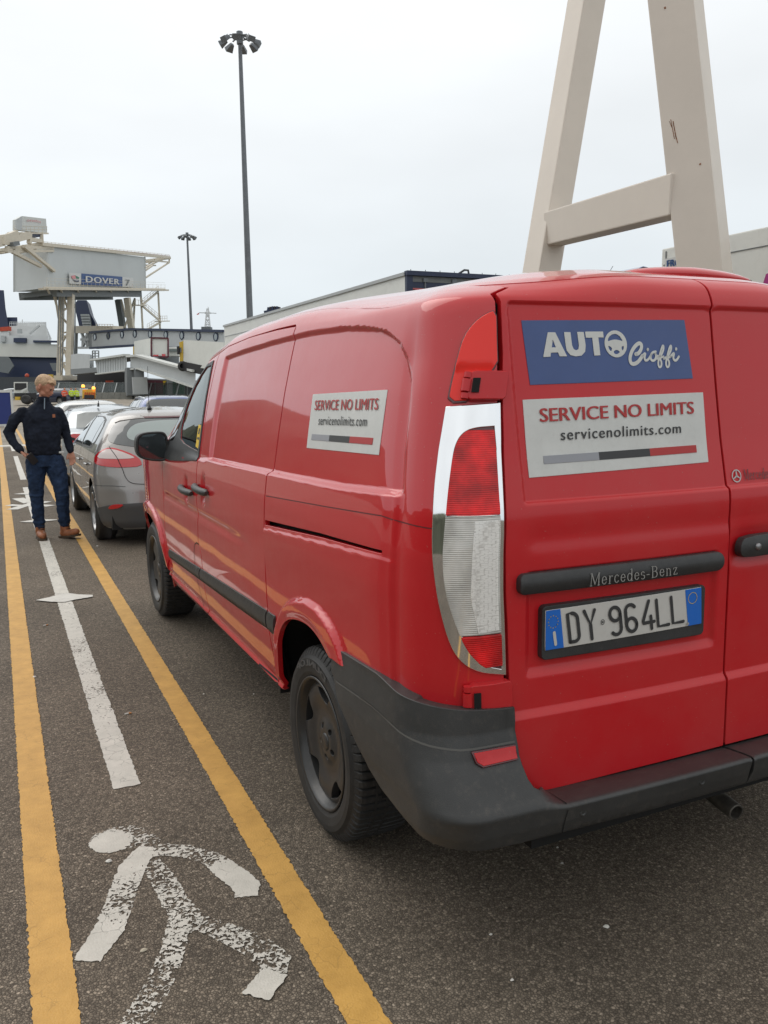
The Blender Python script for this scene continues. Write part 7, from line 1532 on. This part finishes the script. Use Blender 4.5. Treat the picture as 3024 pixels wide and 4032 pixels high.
b = MB(); b.prism([v1(1303, 1052, 84.1), v1(1316, 1048, 84.1), v1(1316, 1082, 84.1), v1(1303, 1084, 84.1)], (.02, .05, 0)); b.build('cab_window', M['tint'], cy); b = MB(); b.box(tuple(v1(1294, 1068, 84)), (.25, .2, .8)); b.build('mirror', M['dark'], cy)
b = MB(); b.bar(v1(1332, 1180, 84.3), v1(1500, 1212, 82), 1.0, .9); b.build('chassis', M['dark'], t)
for x in (1325, 1390, 1410):
    b = MB(); b.lathe([(.25, .1), (.45, .1), (.5, 0), (.5, -.3), (0, -.3)], v1(x, 1182+(x-1325)*.16, 83.6), -CF_, 20); b.build('wheel', M['rubber'], t)
t = thing('lorry', v1(1260, 1100, 97), 'pale blue and white lorry cab between the two lorries on the ramp', 'lorry', 'lorries on the ramp')
b = MB(); b.prism([v1(1223, 1045, 97), v1(1300, 1045, 97), v1(1300, 1112, 97), v1(1223, 1112, 97)], (.6, 2.2, 0)); cc = b.build('cab', M['lorry_white'], t, bevel=.1); b = MB(); b.prism([v1(1228, 1058, 96.8), v1(1292, 1058, 96.8), v1(1292, 1078, 96.8), v1(1228, 1078, 96.8)], (0, .1, 0)); b.build('windscreen', M['tint_light'], cc); b = MB(); b.prism([v1(1226, 1114, 96.9), v1(1298, 1114, 96.9), v1(1298, 1135, 96.9), v1(1226, 1135, 96.9)], (0, .5, 0)); b.build('bumper', M['midgrey'], cc)
# ferry at the berth
fy = thing('ferry', g1(150, 1100, 165), 'white ferry with a navy funnel and hull lying at the berth on the left', 'ferry')
def k1(x, y, d=165): return g1(x, y, d)
def fp(nm, quad, m, dep=(.9, 14, 0), d=165): b = MB(); b.prism([k1(x, y, d) for x, y in quad], dep); return b.build(nm, M[m], fy)
M['ship_white'] = mat('ship_white', (.66, .68, .68), .55, var=.08, vscale=.15, dirt=.1); M['ship_cream'] = mat('ship_cream', (.66, .66, .61), .55, var=.06, vscale=.15, dirt=.08)
fp('hull_side', [(-60, 1018), (425, 1025), (425, 1120), (-60, 1112)], 'ship_cream'); fp('lower_hull', [(-60, 1112), (425, 1120), (425, 1290), (-60, 1290)], 'navy', (.7, 12, 0), 166)
fp('stern_overhang', [(-60, 1112), (60, 1114), (100, 1180), (60, 1235), (-60, 1215)], 'midgrey', (.2, 3, 0), 160); fp('stern_panel', [(360, 1160), (412, 1160), (412, 1218), (385, 1218)], 'midgrey', (.3, 1, 0), 163)
fp('deck_house', [(-60, 925), (65, 925), (65, 960), (345, 962), (372, 1025), (-60, 1018)], 'ship_white'); fp('upper_deck', [(70, 892), (330, 885), (335, 905), (350, 962), (65, 962)], 'ship_white', (.8, 12, 0), 167)
fp('bridge_block', [(120, 870), (335, 866), (335, 905), (120, 912)], 'ship_white', (.5, 8, 0), 168); fp('deck_recess', [(98, 978), (188, 978), (188, 1012), (98, 1010)], 'navy', (.2, .5, 0), 164.4); fp('deck_recess', [(5, 962), (35, 962), (35, 1005), (5, 1005)], 'lightgrey', (.2, .5, 0), 164.4); fp('deck_recess', [(240, 995), (425, 998), (425, 1012), (240, 1010)], 'navy', (.2, .5, 0), 164.4)
fp('side_door', [(125, 912), (155, 912), (155, 945), (125, 945)], 'lightgrey', (.2, .5, 0), 164.3)
fn2 = fp('funnel', [(-60, 628), (28, 632), (40, 760), (64, 900), (-60, 905)], 'navy', (.2, 9, 0), 167); fp('funnel_deck', [(50, 828), (125, 828), (125, 888), (60, 888)], 'navy', (.2, 6, 0), 168)
fp('life_raft', [(0, 900), (64, 895), (64, 925), (0, 930)], 'orange_board', (.5, 1, 0), 164.8)
b = MB()
for k in range(18): x = 70+k*15.5; b.bar(k1(x, 890), k1(x, 862), .09)
for y in (862, 874): b.bar(k1(70, y), k1(335, y+2), .08)
for k in range(6): b.bar(k1(345+k*5, 940+k*14), k1(345+k*5, 915+k*14), .09)
b.bar(k1(335, 900), k1(372, 985), .12); b.bar(k1(350, 935), k1(368, 1020), .15); b.bar(k1(215, 950), k1(290, 885), .6, .3); b.bar(k1(162, 890), k1(162, 845), .15); b.build('deck_rail', M['ship_white'], fy)
b = MB(); b.lathe([(0, .2), (.28, .15), (.40, 0), (.28, -.15), (0, -.2)], k1(196, 1252, 150), -CF_, 16); tag(b.build('rescue_boat', M['orange_board']), 'red orange rescue boat hanging low beside the ferry hull', 'boat')
# second funnel and stepped stair, behind the gantry
f2 = thing('ferry_funnel', g1(610, 900, 158), 'navy ferry funnel with grey stepped casing, seen between the gantry towers', 'funnel')
b = MB(); b.prism([k1(538, 738, 158), k1(562, 704, 158), k1(628, 704, 158), k1(655, 800, 158), k1(692, 870, 158), k1(692, 908, 158), k1(578, 908, 158)], (1.5, 8, 0)); b.build('casing', M['navy'], f2)
b = MB(); b.prism([k1(585, 808, 156.5), k1(642, 808, 156.5), k1(650, 850, 156.5), k1(658, 905, 156.5), k1(603, 905, 156.5)], (.5, 1.5, 0)); b.build('stepped_casing', M['midgrey'], f2)
b = MB()
for k in range(5): b.bar(k1(586+k*4, 812+k*20, 156), k1(646+k*3, 812+k*20, 156), .3)
b.build('step', M['lightgrey'], f2)
# ship mast, exhaust stacks
mt = thing('ship_mast', g1(1505, 925, 175), 'thin pale radar mast with cross yards rising behind the passenger bridge', 'mast')
def m1(x, y): return g1(x, y, 175)
b = MB()
for x0, x1 in ((1485, 1503), (1528, 1512)): b.bar(m1(x0, 925), m1(x1, 765), .22)
for y, w_ in ((905, 40), (880, 36), (850, 34), (825, 30), (800, 42)): b.bar(m1(1507-w_/2, y), m1(1507+w_/2, y), .18); b.bar(m1(1507-w_/2, y-9), m1(1507+w_/2, y-9), .10)
b.bar(m1(1445, 795), m1(1570, 799), .16); b.bar(m1(1510, 770), m1(1511, 752), .14)
for a, c_ in (((1486, 920), (1520, 880)), ((1528, 920), (1492, 880)), ((1490, 880), (1518, 840)), ((1524, 880), (1496, 840)), ((1495, 840), (1514, 800)), ((1520, 840), (1500, 800))): b.bar(m1(*a), m1(*c_), .12)
b.build('lattice', M['ship_white'], mt); b = MB(); b.bar(m1(1468, 915), m1(1535, 915), 2, .9); b.build('platform', M['midgrey'], mt)
b = MB(); b.prism([m1(1428, 805), m1(1446, 795), m1(1446, 806), m1(1430, 811)], (0, .05, 0)); b.build('flag', M['lamp_red'], mt)
es = thing('exhaust_stack', at(592, 672, 150), 'cluster of dark ship exhaust pipes beyond the grey trailer roof', 'exhaust stack')
M['stack'] = mat('stack_brown', (.035, .028, .032), .7, var=.3)
for k, (x, h_) in enumerate(((579, 664), (583.5, 663), (588, 662), (593, 662), (598, 662), (603, 663.5))):
    b = MB(); b.tube([at(x-3, 686, 150), at(x+1, h_, 150)], .22, 8); b.build('pipe', M['stack' if k % 2 else 'navy'], es)
b = MB(); b.bar(at(572, 678, 150), at(606, 672, 150), 2, .9); b.build('pipe_base', M['navy'], es)
# yard vehicles
def hexbox(b, x0, x1, y0, y1, d, dep): b.prism([g1(x0, y0, d), g1(x1, y0, d), g1(x1, y1, d), g1(x0, y1, d)], dep); return b
t = thing('terminal_tractor', [*g1(150, 1440, 76)[:2], .3], 'white cabbed dock tractor with yellow and black chassis behind the blue board', 'dock tractor')
hexbox(MB(), 100, 198, 1298, 1380, 76, (.1, 1.6, 0)).build('cab', M['lorry_white'], t); hexbox(MB(), 108, 190, 1306, 1355, 75.9, (.02, .1, 0)).build('windscreen', M['dark'], t)
b = MB(); b.prism([g1(150, 1358, 75.6), g1(196, 1338, 75.6), g1(196, 1352, 75.6), g1(150, 1378, 75.6)], (0, .1, 0)); b.build('cab_panel', M['offwhite'], t)
hexbox(MB(), 104, 265, 1378, 1425, 75.9, (.1, 1.8, 0)).build('chassis', M['dark'], t); hexbox(MB(), 108, 145, 1405, 1430, 75.7, (.05, .1, 0)).build('yellow_panel', M['cab_yellow'], t)
for x in (185,): 
    b = MB(); b.lathe([(0, .06), (.2, .1), (.36, .1), (.42, 0), (.42, -.4), (0, -.4)], g1(x, 1424, 75.3), -CF_, 24); b.build('wheel', M['rubber'], t)
t = thing('service_truck', [*g1(640, 1465, 84)[:2], gz(76)], 'yellow service truck with chevron rear and orange beacons at the fence', 'truck')
hexbox(MB(), 600, 694, 1352, 1440, 84, (.25, 3.2, 0)).build('body', M['cab_yellow'], t, bevel=.04); hexbox(MB(), 580, 640, 1345, 1400, 88, (.1, 1.6, 0)).build('cab', M['offwhite'], t, bevel=.04)
b = MB()
for k in range(5): b.prism([g1(606+k*18, 1432, 83.9), g1(614+k*18, 1432, 83.9), g1(624+k*16, 1372, 83.9), g1(616+k*16, 1372, 83.9)], (0, .05, 0))
b.build('chevron', M['orange_board'], t); hexbox(MB(), 612, 684, 1392, 1418, 83.7, (0, .1, 0)).build('equipment', M['dark'], t)
M['beacon'] = mat('beacon', (.9, .35, .05), .3, emit=((1, .42, .06), 2.2))
for x, y in ((603, 1328), (679, 1342)): b = MB(); b.lathe([(.16, -.12), (.17, .05), (.10, .15), (0, .17)], g1(x, y, 83.8), (0, 0, 1), 14); b.build('beacon', M['beacon'], t)
hexbox(MB(), 612, 664, 1318, 1340, 85, (.2, .8, 0)).build('roof_box', M['midgrey'], t)
for x in (614, 682): b = MB(); b.lathe([(.2, .05), (.42, .05), (.45, 0), (.45, -.3), (0, -.3)], g1(x, 1449, 83.9), -CF_, 20); b.build('wheel', M['rubber'], t)
t = thing('white_van', [*g1(520, 1430, 100)[:2], gz(92)], 'small white van parked by the mesh fence, left of the yellow truck', 'van')
b = MB(); b.prism([g1(466, 1352, 100), g1(476, 1342, 100), g1(560, 1340, 100), g1(572, 1360, 100), g1(580, 1392, 100), g1(580, 1420, 100), g1(466, 1420, 100)], (.5, 1.7, 0)); b.build('body', M['lorry_white'], t, bevel=.04)
for x0, x1 in ((500, 520), (525, 545), (475, 492)): hexbox(MB(), x0, x1, 1352, 1375, 99.9, (0, .05, 0)).build('window', M['tint_light'], t)
for x in (485, 560): b = MB(); b.lathe([(.15, .05), (.30, .05), (.32, 0), (.32, -.2), (0, -.2)], g1(x, 1420, 99.8), -CF_, 16); b.build('wheel', M['rubber'], t)
tag(hexbox(MB(), 347, 380, 1243, 1272, 118, (.2, .6, 0)).build('mooring_bollard', M['cab_yellow']), 'yellow equipment housing on the quay above the head of the man', 'machinery')
# blue board with white frame
p = gnd(32, 921); BD = thing('blue_board', (p[0]-1.1, p[1], 0), 'blank blue hoarding board in a white frame at the left edge', 'board')
x1_, y1_ = p[0], p[1]; sc_ = float((gnd(32, 921)-[0, 0, CH]) @ CF_)/1801; hB = 78*sc_; fw_ = 4.5*sc_
b = MB(); b.box((x1_-fw_/2, y1_, hB/2), (fw_, .06, hB)); b.box((x1_-2.3-fw_/2, y1_, hB/2), (fw_, .06, hB)); b.box((x1_-1.15-fw_/2, y1_, hB-fw_*.6), (2.3-fw_, .06, fw_*1.2)); b.box((x1_-1.15-fw_/2, y1_, fw_/2+.02), (2.3-fw_, .06, fw_)); b.build('frame', M['sign_white'], BD)
M['board_blue'] = mat('board_blue', (.014, .030, .17), .5); b = MB(); b.box((x1_-1.15-fw_/2, y1_+.015, hB/2), (2.3-fw_, .02, hB-fw_*1.5)); b.build('panel', M['board_blue'], BD)
# water and the land to the left of the lanes (seen only in reflections)
b = MB(); b.grid(np.array([[(x, y, .05) for y in (140, 1400)] for x in (-400, 900)]), False)
M['water'] = mat('water', (.06, .09, .09), .2); w_ = b.build('water', M['water']); w_.location.z = 1.0; tag(w_, kind='structure')
M['hill'] = mat('hill', (.10, .105, .07), .9, var=.5, vscale=.03)
G = []
for i in range(60):
    y = -260+i*36; row = []
    for j, (dx, z) in enumerate(((0, 0), (-10, 30), (-25, 52), (-60, 62), (-160, 66))): row.append((-170+14*math.sin(i*.9)+dx, y, max(0, z*1.25*(.55+.45*math.sin(i*.23+1.0))+4*math.sin(i*1.7+j)) if j else -1))
    G.append(row)
b = MB(); b.grid(np.array(G), True); tag(b.build('hills', M['hill']), kind='structure')
